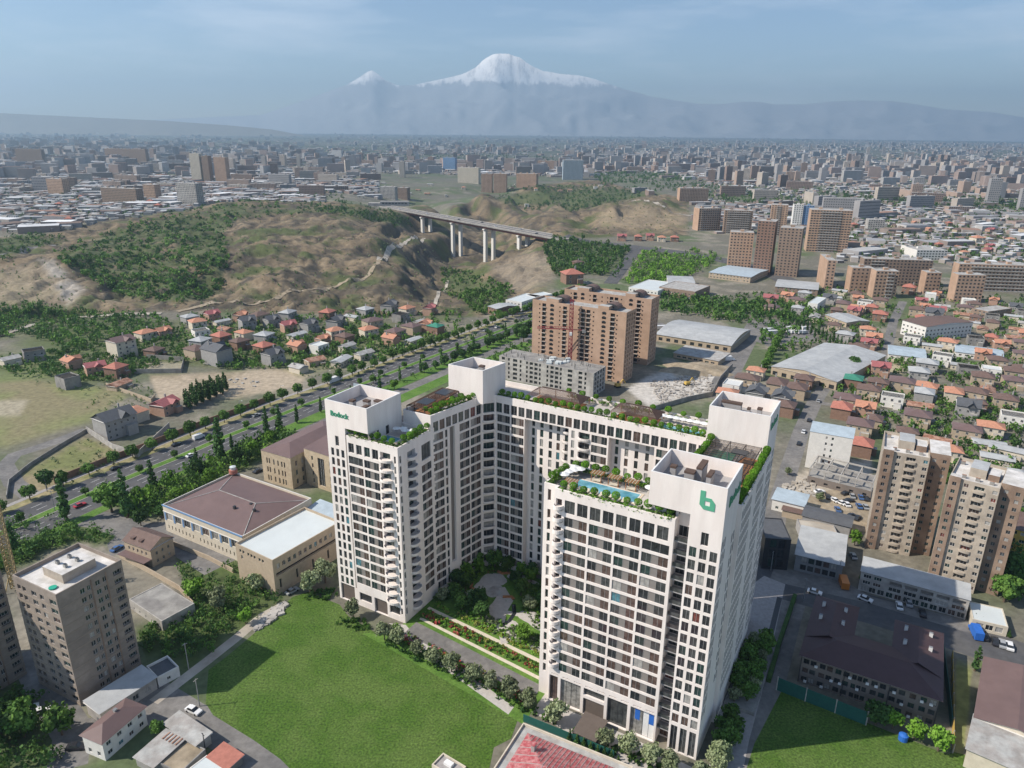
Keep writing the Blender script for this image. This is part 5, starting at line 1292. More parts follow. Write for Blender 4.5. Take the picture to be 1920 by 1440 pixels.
# ---- pink tuff arcade towers and the shell under construction
def tuff(L):
    o = []; 
    for f in range(15):
        z = .8+f*2.82
        for u in (.075, .30, .44, .505, .66, .90): o.append((L*u, L*u+.9, z+1.0, z+2.0, .3, 'dark'))
        for u, w_ in ((.11, .042), (.34, .042), (.535, .042), (.59, .042), (.84, .045)): o.append((L*u, L*u+L*w_, z+.3, z+2.5, .9, 'dark'))
        for u in (.20, .755): o.append((L*u, L*u+L*.04, z+.9, z+2.1, .6, 'dark'))
    return o
def tuff_tower(label, p0, p1, pb, h):
    b = mkblock('tuff_tower', label, 'apartment building', p0, p1, pb, h, 'tuff_pink', 'roof_asbestos', fr=tuff, rt=lambda L: gridops(L, .8, 15, 2.82, 3.4, 1.3, 1.9, .6, kind='dark', dep=.5), par=1.2, nwin=0, group='pink tuff apartment towers with arched loggias')
    L, D = b.L, b.D
    for u0, u1 in ((.155, .29), (.71, .82)):
        mb = MB(); mb.prism([(L*u0, -.04), (L*u1, -.04), (L*u1, 5), (L*u0, 5)], h, h+2.0, 'tuff_pink', 'roof_asbestos'); mb.build('attic', b.r)
        mb = MB(); c = L*(u0+u1)/2+2.5; w_ = L*.075
        n_ = 8
        for i in range(n_):
            a0, a1 = math.pi*i/n_, math.pi*(i+1)/n_
            mb.poly([(c-w_*math.cos(a0), 5, h+.2+2.8*math.sin(a0)), (c-w_*math.cos(a1), 5, h+.2+2.8*math.sin(a1)), (c-w_*math.cos(a1), D*.85, h+.2+2.8*math.sin(a1)), (c-w_*math.cos(a0), D*.85, h+.2+2.8*math.sin(a0))], 'roof_brown')
        mb.poly([(c-w_*math.cos(math.pi*i/n_), 5, h+.2+2.8*math.sin(math.pi*i/n_)) for i in range(n_+1)], 'metal_dark'); mb.build('vault', b.r)
    # arches: half-round heads over the loggias
    mb = MB()
    for f in range(15):
        z = .8+f*2.82+2.1
        for u in (.20, .755):
            c = L*(u+.02); r_ = L*.024; mb.poly([(c+r_*math.cos(a), -.03, z-.35+r_*.75*math.sin(a)) for a in [math.pi*q/8 for q in range(9)]][::-1], 'glass_dark')
    o = mb.build('arch_window', b.r); tag(o, kind='stuff')
    for k in range(15):
        for u in (.11, .34, .84): pass
    mb = MB()
    for f in range(15):
        z = .8+f*2.82
        for u, w_ in ((.11, .042), (.34, .042), (.535, .042), (.59, .042), (.84, .045)): mb.box(L*(u+w_/2), -.35, z+.1, L*w_+.2, .7, .22, 0, 'concrete_pale')
    o = mb.build('balcony_slab', b.r); tag(o, kind='stuff')
    return b
tuff_tower('pink tuff tower behind the red tower crane, the nearer one of the pair', (995.6,560), (1172.5,582), (1190,573), 44.5)
tuff_tower('pink tuff tower half hidden behind the one with the red crane', (1055,539), (1219,556), (1235,548), 44.5)
b = mkblock('shell_building', 'five-storey grey block building shell under construction with bare floor slab on top', 'construction', (935,667), (1113,697), (1131,682), 14.7, 'concrete_pale', 'concrete', par=.1, nwin=0,
  fr=lambda L: [(L*u, L*u+w_, .5+2.85*f+.5, .5+2.85*f+2.3, .5, 'dark') for f in range(5) for u, w_ in ((.03, 2.2), (.1, 1.2), (.155, 3), (.23, 1.2), (.30, 1.2), (.34, 2.2), (.39, 2.2), (.44, 1.2), (.52, 1.2), (.56, 2.2), (.61, 2.2), (.66, 1.2), (.74, 3), (.85, 2.4), (.91, 1.2))],
  rt=lambda L: gridops(L, .5, 5, 2.85, 3.6, 2.0, 2.0, .4, kind='dark', dep=.5))
for q in range(60):
    mb = MB(); x, y = rnd.uniform(.5, b.L-.5), rnd.uniform(.5, b.D-.5); mb.beam((x, y, 14.6), (x+rnd.uniform(-.1, .1), y, 14.6+rnd.uniform(1, 2.4)), .22, rnd.choice(['metal_dark', 'concrete_pale', 'concrete']), .3); mb.build('column', b.r)
for q in range(14):
    mb = MB(); x = b.L*(.35+.3*rnd.random()); y = rnd.uniform(1, b.D-1); mb.box(x, y, 14.6, rnd.uniform(2, 4), rnd.uniform(1.5, 3), .5+rnd.random(), rnd.random(), 'roof_white'); mb.build('formwork', b.r)
# ---- warehouses
b = mkblock('warehouse', 'large warehouse with broad light grey gabled metal roof', 'warehouse', (1446,677), (1569,703.5), (1606,642), 5.4, 'stone_tan', 'roof_metal', shape='gable_t', rh=2.6, over=.4, fr=lambda L: gridops(L, 0, 1, 4, 6, 3.2, 2.6, .2, kind='dark'), nwin=0)
mkblock('warehouse', 'long warehouse with curved light grey roof beside the tuff towers', 'warehouse', (1228,621), (1369,640), (1394,608), 5, 'stone_tan', 'roof_metal', shape='barrel', rh=3, fr=lambda L: gridops(L, 0, 1, 4, 6, 3, 2.4, .8, kind='dark'), nwin=0)
mkblock('warehouse', 'low grey shed in front of the curved-roof warehouse', 'warehouse', (1262,655), (1346,669), (1353,653), 3.6, 'stone_tan', 'roof_asbestos', shape='shed', rh=.5, fr=lambda L: gridops(L, 0, 1, 3, 4, 2.6, 1.2, .9), nwin=10)
# low industrial and slab blocks behind
LOW = [((1325,503),(1403,511),(1412,494),6,'stone_tan','roof_blue','warehouse','long low workshop with pale blue roof below the brown high-rise cluster'),
 ((1232,532),(1300,540),(1320,527),8,'tuff_brown','roof_asbestos','office','four-storey brownish office row beside the tuff towers'),
 ((1175,534),(1230,540),(1245,522),7,'plaster_white','roof_white','warehouse','white-roofed warehouse behind the tuff towers'),
 ((1450,527),(1530,532),(1532,518),6,'tuff_brown','roof_metal','warehouse','grey-roofed tuff workshop behind the slab flats'),
 ((1250,527),(1300,528),(1312,512),7,'concrete_pale','roof_metal','warehouse','grey gabled shed near the tree belt'),
 ((945,562),(975,566),(990,550),7,'plaster_white','roof_white','building','white flat-roofed building right of the gorge mouth'),
 ((983,552),(1000,556),(1012,545),7,'plaster_white','roof_white','building','second white building right of the gorge mouth'),
 ((912,575),(928,580),(945,566),6,'brick_brown','roof_metal','house','brick house with pale green metal roof near the gorge mouth'),
 ((1512,556),(1530,558),(1534,545),8,'plaster_white','roof_white','house','small bright white gabled building near the slab flats'),
 ((1545,578),(1585,592),(1612,583),4,'stone_tan','roof_metal','warehouse','light grey hall with two-part roof in the villa quarter'),
 ((1665,649),(1735,656),(1745,640),3.5,'plaster_white','roof_blue','warehouse','long pale blue-roofed market sheds at the right'),
 ((1790,642),(1880,652),(1885,638),3.5,'plaster_white','roof_blue','warehouse','long pale blue-roofed market sheds at the right edge'),
 ((1690,585),(1735,597),(1755,570),11,'plaster_white','roof_brown','apartment_block','white multi-storey house block beside the street'),
 ((1820,560),(1850,566),(1860,552),6,'tuff_brown','roof_asbestos','apartment_block','pinkish two-storey block near the right edge')]
for (a, bq, c, h, wm, rm, nm, lb) in LOW:
    mkblock(nm, lb, nm.replace('_', ' ').replace('apartment block', 'apartment building'), a, bq, c, h, wm, rm, shape='gable_s' if rm in ('roof_metal', 'roof_blue', 'roof_brown') else 'flat', rh=1.3, par=.3, fr=lambda L: gridops(L, 0, max(1, int(h/3)), 3, 3.6, 1.6, 1.3), rt=lambda L: gridops(L, 0, max(1, int(h/3)), 3, 3.6, 1.6, 1.3), nwin=0)
# flat-white works behind the front rows
FARM = [(-.29)]
def far(name, label, x0, x1, yt, yb, wall, roof='roof_asbestos', depth=14, ang=0.0, cat='apartment building', group=None, pitch=3.4, ww=1.7, band=None, nf=None, extra=None):
    """distant block: left and right photo columns at its base line yb, top at yt"""
    X, Y, z = G((x0+x1)/2, yb)
    lo, hi = 0, 160
    for _ in range(40):
        m_ = (lo+hi)/2
        if Pn(X, Y, z+m_)[1] > yt: lo = m_
        else: hi = m_
    h = lo; Wd = (x1-x0)/F*math.hypot(Y, H)/math.cos(ang)-abs(math.sin(ang))*depth*.6; Wd = max(8, Wd)
    a0 = -math.atan2(X, Y)*.0+ang; d = Vector((math.cos(a0), math.sin(a0))); n = Vector((-d.y, d.x)); A = Vector((X, Y))-d*Wd/2
    r = thing(name, label, cat, (A.x, A.y, z), a0, group); nf = nf or max(2, int(h/3.0)); fh = h/nf
    mb = MB(); mb.prism([(0, 0), (Wd, 0), (Wd, depth), (0, depth)], -3, h, wall, roof); mb.build('wall', r)
    mb = MB(); k = max(2, int(Wd/pitch))
    for f in range(nf):
        for i in range(k):
            u = (i+.5)*Wd/k; g = rnd.choice(('glass_dark', 'glass_dark', 'glass_grey'))
            mb.poly([(u-ww/2, -.06, f*fh+.9), (u+ww/2, -.06, f*fh+.9), (u+ww/2, -.06, f*fh+2.3), (u-ww/2, -.06, f*fh+2.3)], g)
        for i in range(max(1, int(depth/4.5))):
            v = (i+.5)*depth/max(1, int(depth/4.5)); 
            mb.poly([(Wd+.06, v-.7, f*fh+.9), (Wd+.06, v+.7, f*fh+.9), (Wd+.06, v+.7, f*fh+2.3), (Wd+.06, v-.7, f*fh+2.3)], 'glass_dark')
    o = mb.build('window', r); tag(o, kind='stuff')
    if band:
        mb = MB()
        for f in range(nf): mb.prism([(Wd*band[0], -1.2), (Wd*band[1], -1.2), (Wd*band[1], -.1), (Wd*band[0], -.1)], f*fh+.1, f*fh+1.0, 'concrete_pale', bottom=True)
        o = mb.build('balcony', r); tag(o, kind='stuff')
    mb = MB()
    for q in range(max(1, int(Wd/18))): mb.box(Wd*(q+.5)/max(1, int(Wd/18)), depth/2, h, 4, 3.5, 2.4, 0, wall, roof)
    mb.build('lift_house', r)
    occupy((A+d*Wd/2+n*depth/2).x, (A+d*Wd/2+n*depth/2).y, Wd/2); return r
g1 = 'brown high-rise cluster beyond the tree belt'
far('high_rise', 'orange-brown high-rise with a flat gridded front, left of the dark cluster', 1358, 1402, 427, 498, 'tuff_pink', depth=18, ang=-.25, group=g1)
far('high_rise', 'tall dark brown high-rise in the middle of the cluster', 1404, 1440, 405, 505, 'brick_brown', depth=22, ang=-.45, group=g1)
far('high_rise', 'brown high-rise at the right of the cluster beside the gutted tower', 1446, 1490, 417, 508, 'tuff_brown', depth=22, ang=-.45, group=g1)
far('high_rise', 'beige high-rise standing behind the brown cluster', 1434, 1466, 374, 432, 'tuff_pink', depth=22, ang=-.3, band=(.3, .6))
far('high_rise', 'unfinished orange-topped tower with open white floor slabs', 1507, 1580, 382, 461, 'tuff_pink', depth=24, ang=-.25, band=(.25, .75), ww=2.6)
far('high_rise', 'white and slate-blue high-rise behind the beige one', 1478, 1496, 373, 412, 'plaster_white', depth=14, ang=-.2)
far('high_rise', 'dark blue glass high-rise next to the white and blue one', 1497, 1516, 374, 412, 'trim_blue', depth=14, ang=-.2)
far('housing_complex', 'broad pink housing complex with balconies above the red-roofed houses', 1300, 1345, 383, 425, 'tuff_pink', depth=20, ang=.2, band=(.1, .9)); far('housing_complex', 'right half of the broad pink housing complex, darker', 1350, 1401, 386, 430, 'tuff_brown', depth=20, ang=-.2, band=(.1, .9))
far('office_slab', 'long pinkish office slab above the red-roofed houses', 1266, 1320, 346, 373, 'tuff_pink', depth=18, ang=.1)
sl_ = 'long tuff slab flats on the right'
far('slab_flats', 'tuff slab flats, the front block left of the pair', 1588, 1628, 489, 535, 'tuff_pink', depth=14, ang=-.1, group=sl_); far('slab_flats', 'tuff slab flats, front block with a plain lift tower', 1632, 1674, 494, 545, 'tuff_pink', depth=14, ang=-.1, band=(.5, .8), group=sl_)
far('slab_flats', 'long tuff slab flats behind the front pair', 1612, 1733, 472, 522, 'tuff_brown', depth=13, ang=-.12, band=(.1, .3), group=sl_)
far('slab_flats', 'narrow tuff slab end-on at the left of the slab flats', 1537, 1560, 476, 530, 'tuff_pink', depth=40, ang=-.2, group=sl_)
far('slab_flats', 'small plain tuff block right of the front pair of slabs', 1727, 1755, 495, 535, 'tuff_pink', depth=13, ang=-.1, group=sl_)
far('slab_flats', 'very long tuff slab flats reaching the right edge', 1790, 1935, 478, 528, 'tuff_pink', depth=13, ang=-.12, band=(.15, .9), group=sl_)
far('slab_flats', 'short tuff slab in front of the very long one at the right', 1784, 1834, 498, 550, 'tuff_pink', depth=13, ang=-.1, group=sl_)
# banquet hall with arches
far('banquet_hall', 'ornate pale hall with arched openings behind the slab flats', 1712, 1768, 453, 472, 'plaster_white', depth=30, ang=0, ww=2.2, cat='hall')
far('glass_tower', 'round-shouldered blue glass hotel tower above the gorge', 1048, 1084, 298, 335, 'roof_blue', depth=36, ang=0, cat='hotel', pitch=4, ww=3)
for (x0, x1, yt, yb, wm, lb) in [(352,372,300,353,'plaster_cream','white and beige high-rise pair on the plateau, left half'),(374,388,304,353,'tuff_brown','white and beige high-rise pair on the plateau, right half'),(396,420,306,354,'tuff_pink','beige high-rise right of the white pair on the plateau'),
  (324,368,356,399,'concrete_pale','unfinished pale tower with open floors above the wooded hill'),(178,258,368,396,'tuff_brown','long brown slab on the plateau left of the unfinished tower'),(262,288,360,388,'tuff_pink','pink block beside the long brown slab on the plateau'),
  (80,117,353,382,'tuff_pink','pink stepped block at the far left of the plateau'),(822,846,298,322,'trim_blue','dark green glass office tower on the plateau rim'),(850,890,316,345,'plaster_cream','cluster of cream towers on the plateau rim'),
  (895,915,327,362,'tuff_pink','pink high-rise above the gorge, left of three'),(918,942,326,362,'tuff_pink','pink high-rise above the gorge, middle of three'),(960,998,325,352,'tuff_pink','pink high-rise above the gorge, right of three'),
  (22,75,298,325,'tuff_brown','brown towers on the far left skyline'),(185,272,294,320,'tuff_brown','long dark brown high-rise row at the far left'),(705,735,355,378,'concrete_pale','pale blocks above the abutment, left of the pair'),(738,758,356,378,'tuff_brown','brown blocks above the abutment, right of the pair'),
  (1620,1650,398,420,'concrete_pale','open concrete parking frame right of the gutted tower'),(1000,1030,300,318,'tuff_pink','distant pinkish block left of the glass hotel')]:
    far('high_rise', lb, x0, x1, yt, yb, wm, depth=18, ang=rnd.uniform(-.35, -.1))
# ------------------------------------------------------------ houses: a few kinds, copied with their parts
def make_house(key, L, D, h, wall, roof, shape, rh, fl=2):
    r = thing('house', 'x', 'house', (0, 0, -600)); mb = MB(); mb.prism([(-L/2, -D/2), (L/2, -D/2), (L/2, D/2), (-L/2, D/2)], -1, h, wall, wall)
    if L > 9: mb.prism([(L*.1, -D/2-2.2), (L*.42, -D/2-2.2), (L*.42, -D/2-.01), (L*.1, -D/2-.01)], -1, h*.55, wall, 'concrete_pale')
    if shape != 'flat': pass
    else: parapet(mb, [(-L/2, -D/2), (L/2, -D/2), (L/2, D/2), (-L/2, D/2)], h, h+.6, .25, wall)
    mb.build('wall', r); rb = MB(); o = .6; x0, x1, y0, y1 = -L/2-o, L/2+o, -D/2-o, D/2+o; t = h+rh; b = h+.02
    if shape == 'hip': i = min((y1-y0)/2, (x1-x0)/2.2); R0, R1 = (x0+i, 0, t), (x1-i, 0, t); F4 = [[(x0, y0, b), (x1, y0, b), R1, R0], [(x1, y0, b), (x1, y1, b), R1], [(x1, y1, b), (x0, y1, b), R0, R1], [(x0, y1, b), (x0, y0, b), R0]]
    elif shape == 'gable': R0, R1 = (x0, 0, t), (x1, 0, t); F4 = [[(x0, y0, b), (x1, y0, b), R1, R0], [(x1, y1, b), (x0, y1, b), R0, R1], [(L/2, -D/2, h), (L/2, D/2, h), (L/2, 0, t-.3)], [(-L/2, D/2, h), (-L/2, -D/2, h), (-L/2, 0, t-.3)]]
    elif shape == 'tee':
        R0, R1 = (x0, 0, t), (x1, 0, t); c = L*.12; F4 = [[(x0, y0, b), (x1, y0, b), R1, R0], [(x1, y1, b), (x0, y1, b), R0, R1], [(L/2, -D/2, h), (L/2, D/2, h), (L/2, 0, t-.3)], [(-L/2, D/2, h), (-L/2, -D/2, h), (-L/2, 0, t-.3)],
          [(c-2.6, y0-1.2, b+.05), (c, y0-1.2, t-.4), (c, 0, t-.4), (c-2.6, 0-.2, b+.3)], [(c, y0-1.2, t-.4), (c+2.6, y0-1.2, b+.05), (c+2.6, -.2, b+.3), (c, 0, t-.4)], [(c-2.3, y0-.6, h-.2), (c+2.3, y0-.6, h-.2), (c, y0-.6, t-.6)]]
    else: F4 = [[(-L/2+.25, -D/2+.25, h), (L/2-.25, -D/2+.25, h), (L/2-.25, D/2-.25, h), (-L/2+.25, D/2-.25, h)]]
    for q in F4: rb.poly(q, roof)
    if shape != 'flat': rb.poly([(x0, y1, b-.03), (x1, y1, b-.03), (x1, y0, b-.03), (x0, y0, b-.03)], 'trim_white')
    ro = rb.build('roof', r)
    if shape != 'flat': mb = MB(); mb.box(L*.25, D*.18, h+rh*.3, .7, .7, rh*.9+.6, 0, 'stone_grey'); mb.build('chimney', ro)
    me = {}
    for f in range(fl):
        z = .9+f*2.9; n = max(2, int(L/3.4))
        for i in range(n):
            if f == 0 and L > 9 and i >= n//2: continue
            x = -L/2+(i+.5)*L/n; o = bpy.data.objects.new('window', window_mesh(1.2, 1.4, 'glass_dark', 1, 'trim_white')); C.objects.link(o); o.parent = r; o.location = (x-.6, -D/2-.04, z)
        for i in range(max(1, int(D/4))):
            y = -D/2+(i+.5)*D/max(1, int(D/4)); o = bpy.data.objects.new('window', window_mesh(1.2, 1.4, 'glass_dark', 1, 'trim_white')); C.objects.link(o); o.parent = r; o.location = (L/2+.04, y-.6, z); o.rotation_euler = (0, 0, math.pi/2)
    bpy.context.view_layer.update(); kids(r); HP[key] = r; HD[key] = max(L, D)/2
HP, HD = {}, {}
make_house('orange', 11, 9, 6, 'plaster_cream', 'roof_tile_orange', 'hip', 2.2)
make_house('orange_gable', 10, 8, 5.6, 'stone_pink', 'roof_tile_orange', 'tee', 2.4)
make_house('red', 11, 9, 6.2, 'stone_pink', 'roof_pinkred', 'tee', 2.6)
make_house('red_hip', 10, 10, 6, 'brick_brown', 'roof_tile_red', 'hip', 2.6)
make_house('brown', 12, 10, 6.3, 'stone_tan', 'roof_brown', 'hip', 2.4)
make_house('brown_dark', 10, 9, 6, 'brick_brown', 'roof_brown', 'hip', 2.2)
make_house('pink', 13, 11, 6, 'stone_tan', 'roof_brownred', 'hip', 2.2)
make_house('grey', 12, 10, 7, 'stone_grey', 'roof_darkgrey', 'tee', 3.0)
make_house('grey_hip', 11, 10, 6.4, 'stone_grey', 'roof_metal', 'hip', 2.2)
make_house('white', 11, 9, 6, 'plaster_white', 'roof_white', 'flat', 0)
make_house('white_gable', 11, 7, 4, 'plaster_cream', 'roof_asbestos', 'gable', 1.5, 1)
make_house('metal', 14, 7, 3.6, 'plaster_cream', 'roof_metal', 'gable', 1.1, 1)
make_house('green', 11, 9, 6, 'brick_brown', 'roof_green', 'hip', 2)
make_house('concrete', 11, 10, 6.4, 'concrete', 'concrete_pale', 'flat', 0)
make_house('low_brown', 12, 8, 3.2, 'stone_tan', 'roof_rust', 'gable', 1.6, 1)
make_house('manor', 17, 12, 9.5, 'stone_grey', 'roof_darkgrey', 'tee', 3.4, 3)
make_house('tall_pink', 13, 12, 12, 'plaster_cream', 'roof_brownred', 'tee', 2.6, 4)
DESC = {'orange': 'cream house with orange hipped roof', 'orange_gable': 'pinkish house with orange gabled roof', 'red': 'pinkish house with crimson gabled roof', 'red_hip': 'brick house with red hipped roof', 'brown': 'tan house with dark brown hipped roof',
 'brown_dark': 'brick house with dark brown hipped roof', 'pink': 'broad tan house with brown-pink roof', 'grey': 'grey house with dark cross-gabled roof', 'grey_hip': 'grey house with light metal hipped roof', 'white': 'white flat-roofed house',
 'white_gable': 'low cream house with pale slate gable', 'metal': 'low house with light metal roof', 'green': 'brick house with green hipped roof', 'concrete': 'bare concrete house with flat roof', 'low_brown': 'low tan house with rusty roof', 'manor': 'large grey manor with steep dark gables', 'tall_pink': 'tall cream house with brown roofs'}
NH = {'n': 0}; FIRST = {}
def house(key, x, y, where, group, sc_=1.0, rot=None, world=False):
    X, Y, z = (x, y, Z(x, y)) if world else G(x, y)
    occupy(X, Y, HD[key]*sc_)
    NH['n'] += 1
    return dup(HP[key], (X, Y, z), rot, (sc_*rnd.uniform(.9, 1.1), sc_*rnd.uniform(.9, 1.1), sc_*rnd.uniform(.9, 1.08)), DESC[key]+' '+where, group)
HWY = math.atan2(MED[10][1]-MED[6][1], MED[10][0]-MED[6][0])
VL = [(370,628,'orange','at the top of the villa quarter'),(376,645,'white','on brick below the topmost orange roof'),(415,655,'red_hip','four storeys tall beside the white flat roof'),(376,664,'grey_hip','between the blue pool and the grey manor'),(408,692,'manor','facing the bare building lot'),
 (368,682,'brown','left of the grey manor'),(449,664,'brown_dark','right of the grey manor'),(450,612,'orange_gable','by the upper fence line'),(485,612,'brown','by the upper fence line'),(538,607,'grey_hip','with pale green roof at the top of the side street'),(540,630,'red','at the corner of the villa side street'),
 (463,626,'grey','in the middle of the upper villas'),(457,646,'orange','below the blue-grey roofs'),(495,650,'grey_hip','with arched white windows'),(557,668,'orange_gable','by the villa side street'),(512,690,'grey','beside the turquoise pool'),(495,672,'red_hip','above the pool villa'),
 (230,682,'tall_pink','left of the bare lot'),(273,650,'orange','beside the tall cream block'),(305,645,'orange_gable','under the dark trees'),(290,682,'brown_dark','with a yellowish wall above the lot'),(136,706,'orange_gable','at the left edge of the gardens'),(180,716,'red','left of the dormer house'),(220,720,'red_hip','with small dormers beside the pink one'),
 (225,742,'low_brown','above the meadow'),(312,786,'red','alone beside the poplars and the highway wall'),(222,828,'manor','with white balconies by the highway lot'),(256,802,'orange','behind the white balcony villa'),(130,742,'concrete','with three flat roofs in the gardens'),(20,702,'white_gable','at the left edge'),(65,692,'concrete','shell with standing columns at left'),
 (612,604,'red_hip','at the top of the second villa row'),(628,620,'grey','in the second villa row'),(628,640,'orange','broad, in the second villa row'),(650,664,'white_gable','with white walls near the highway'),(697,620,'pink','in the middle of the right villas'),(732,650,'orange_gable','double-fronted near the highway scrub'),(683,597,'grey_hip','behind a row of dark conifers'),
 (728,590,'grey','behind dark conifers'),(761,594,'orange','bright orange under the hillside'),(803,592,'red','at the foot of the hillside'),(815,628,'green','beside the highway bend'),(795,622,'orange_gable','beside the green roof'),(690,636,'orange','above the roadside scrub'),(598,668,'white','low by the pool'),(590,690,'low_brown','along the highway wall'),(640,690,'metal','along the highway wall'),(560,705,'white_gable','along the highway wall')]
for x, y, k, wh in VL: house(k, x, y, wh, 'villas between the hillside and the highway', 1.0, HWY+rnd.choice((0, 0, .25, -.3, math.pi/2)))
R5 = [(570,615,'brown','left of the big gabled warehouse'),(500,640,'white','near the building site wall'),(475,680,'orange','behind the rear roof box'),(715,635,'brown','third from the building site'),(810,655,'brown','fourth from the building site'),(845,610,'brown_dark','in front of the warehouse corner'),(740,705,'grey','behind the rear right roof box'),(760,745,'brown_dark','at the top of the complex street'),
 (1055,700,'pink','left in the villa rows below the warehouse'),(1160,655,'brown','in the first villa row'),(1205,615,'brown_dark','right of the green-roofed shed'),(1320,610,'pink','by the first villa lane'),(1275,690,'white','modern, with white cubes'),(1440,630,'orange','in the first villa row'),(1572,655,'orange','right one of the orange pair'),(1680,655,'brown','with cream bay windows'),
 (1822,690,'brown','near the right edge'),(1410,710,'low_brown','with maroon roof in the lanes'),(1640,735,'grey','broad with slate roof'),(1752,825,'orange','large, with bay windows'),(1400,770,'pink','long, above the pair of towers'),(1120,830,'pink','behind the white block'),(1030,750,'red_hip','by the complex street lanes'),(1145,740,'orange_gable','by the white six-storey block'),
 (1440,520,'grey_hip','large with white gables'),(1640,540,'concrete','three-storey shell'),(1752,540,'white','with flat roof by the lane'),(1872,550,'brown','at the right edge'),(1215,540,'red','right of the warehouse trees'),(1540,405,'orange','by the blue-roofed market'),(1370,385,'white','cream by the lane'),(1150,350,'orange','at the corner of the upper lane'),(1180,385,'orange_gable','salmon walls at the lane'),
 (1210,275,'red_hip','beside the upper street'),(1210,205,'brown','at the top of the street'),(1085,260,'red','near the small halls'),(1030,225,'pink','near the white gabled building'),(1470,270,'grey','by the white multi-storey block'),(1545,310,'white','with brown attic'),(1710,455,'orange_gable','below the market sheds'),(1085,600,'green','long green shed roof'),(760,190,'orange_gable','alone by the tree belt'),
 (1860,770,'white','at the right edge above the tower'),(1130,930,'red_hip','behind the concrete ruin'),(1500,880,'low_brown','behind the left tower'),(1840,920,'metal','right edge row, first'),(1750,890,'metal','right edge row, second'),(1790,960,'metal','right edge row, third'),(1400,560,'grey_hip','near the vacant lot'),(1740,630,'low_brown','between the orange roofs')]
for X_, Y_, k, wh in R5: house(k, 1180+X_/2.595, 480+Y_/2.595, wh, 'houses of the quarter on the right', 1.0, CA+rnd.choice((0, 0, .1, -.15, math.pi/2)))
for x, y, k, wh in [(1400,447,'red','left of five by the far road'),(1428,446,'red_hip','second of five by the far road'),(1448,445,'red','third of five by the far road'),(1468,447,'orange','fourth of five by the far road'),(1490,446,'red_hip','fifth of five by the far road')]:
    x = 1160+(x-1400)*1.1; house(k, x, y, wh, 'row of red roofs by the viaduct road', 1.1, -.1)
house('red_hip', 1068, 528, 'large with green annexe in the wooded park', 'houses in the wooded park', 1.7, .3); house('brown_dark', 1078, 497, 'deep in the wooded park', 'houses in the wooded park', 1.0, .6)
house('orange', 1825, 438, 'round, on the slope at the right', 'houses of the quarter on the right', 1.4, .2)
def scatter_px(poly, n, seed, r=6, acc=None, tries=30, hill_ok=False):
    R_ = random.Random(seed); xs = [p[0] for p in poly]; ys = [p[1] for p in poly]; out = []; t = 0
    while len(out) < n and t < n*tries:
        t += 1; x, y = R_.uniform(min(xs), max(xs)), R_.uniform(min(ys), max(ys))
        if not inpoly([x], [y], poly)[0]: continue
        X, Y, z = G(x, y)
        if r and not free(X, Y, r): continue
        if r: occupy(X, Y, r*.9)
        out.append((X, Y, z, x, y))
    return out
MIX = ['orange', 'orange_gable', 'red', 'red_hip', 'brown', 'brown_dark', 'brown', 'pink', 'grey', 'grey_hip', 'white', 'white_gable', 'metal', 'low_brown', 'concrete', 'metal']
def fill(poly, n, seed, where, group, rot, mix=MIX, s=1.0, r=8):
    R_ = random.Random(seed)
    for X, Y, z, x, y in scatter_px(poly, n, seed, r): house(R_.choice(mix), X, Y, where, group, s*R_.uniform(.8, 1.05), rot+R_.choice((0, 0, .12, -.12, math.pi/2)), True)
fill([(330,612),(820,590),(820,640),(640,690),(430,690),(350,660)], 16, 3, 'among the villas left of the highway', 'villas between the hillside and the highway', HWY)
fill([(1400,560),(1680,520),(1920,560),(1920,900),(1790,850),(1640,790),(1540,740),(1520,690),(1620,640)], 66, 4, 'among the close-set houses on the right', 'houses of the quarter on the right', CA, r=7)
fill([(1280,690),(1440,700),(1500,720),(1470,760),(1330,735)], 5, 5, 'near the rear roof box', 'houses of the quarter on the right', CA)
fill([(1560,410),(1920,400),(1920,460),(1780,470),(1600,440)], 26, 6, 'on the slope behind the slab flats', 'houses of the quarter on the right', .1, r=9)
fill([(640,350),(1130,345),(1090,362),(960,372),(900,366),(700,385),(640,385)], 26, 7, 'on the plateau rim above the gorge', 'houses on the plateau rim', .1, ['white_gable', 'red_hip', 'metal', 'white', 'orange', 'white_gable', 'low_brown'], 1.1, 9)
fill([(0,392),(330,382),(330,408),(170,440),(100,452),(0,462)], 60, 8, 'in the low quarter left of the wooded hill', 'low houses left of the wooded hill', .15, ['white_gable', 'metal', 'metal', 'white_gable', 'white', 'low_brown', 'red_hip', 'grey_hip'], 1.05, 9)
# ------------------------------------------------------------ repeated apartment blocks of the plateau city, one object each
def make_slab(key, L, D, h, wall, nf, pitch=3.6, lj=True):
    r = thing('apartment_block', 'x', 'apartment building', (0, 0, -600)); mb = MB(); mb.prism([(-L/2, -D/2), (L/2, -D/2), (L/2, D/2), (-L/2, D/2)], -2, h, wall, 'roof_asbestos')
    for q in range(max(1, int(L/25))): mb.box(-L/2+(q+.5)*L/max(1, int(L/25)), 0, h, 5, 4, 2.5, 0, wall, 'roof_asbestos')
    mb.build('wall', r); mb = MB(); k = int(L/pitch)
    for f in range(nf):
        for i in range(k):
            u = -L/2+(i+.5)*L/k; z = f*h/nf+.9; mb.poly([(u-.9, -D/2-.06, z), (u+.9, -D/2-.06, z), (u+.9, -D/2-.06, z+1.5), (u-.9, -D/2-.06, z+1.5)], 'glass_dark')
        for v in (-D/4, D/4): mb.poly([(L/2+.06, v-.8, z), (L/2+.06, v+.8, z), (L/2+.06, v+.8, z+1.5), (L/2+.06, v-.8, z+1.5)], 'glass_dark')
    tag(mb.build('window', r), kind='stuff'); bpy.context.view_layer.update(); kids(r); HP[key] = r; HD[key] = max(L, D)/2
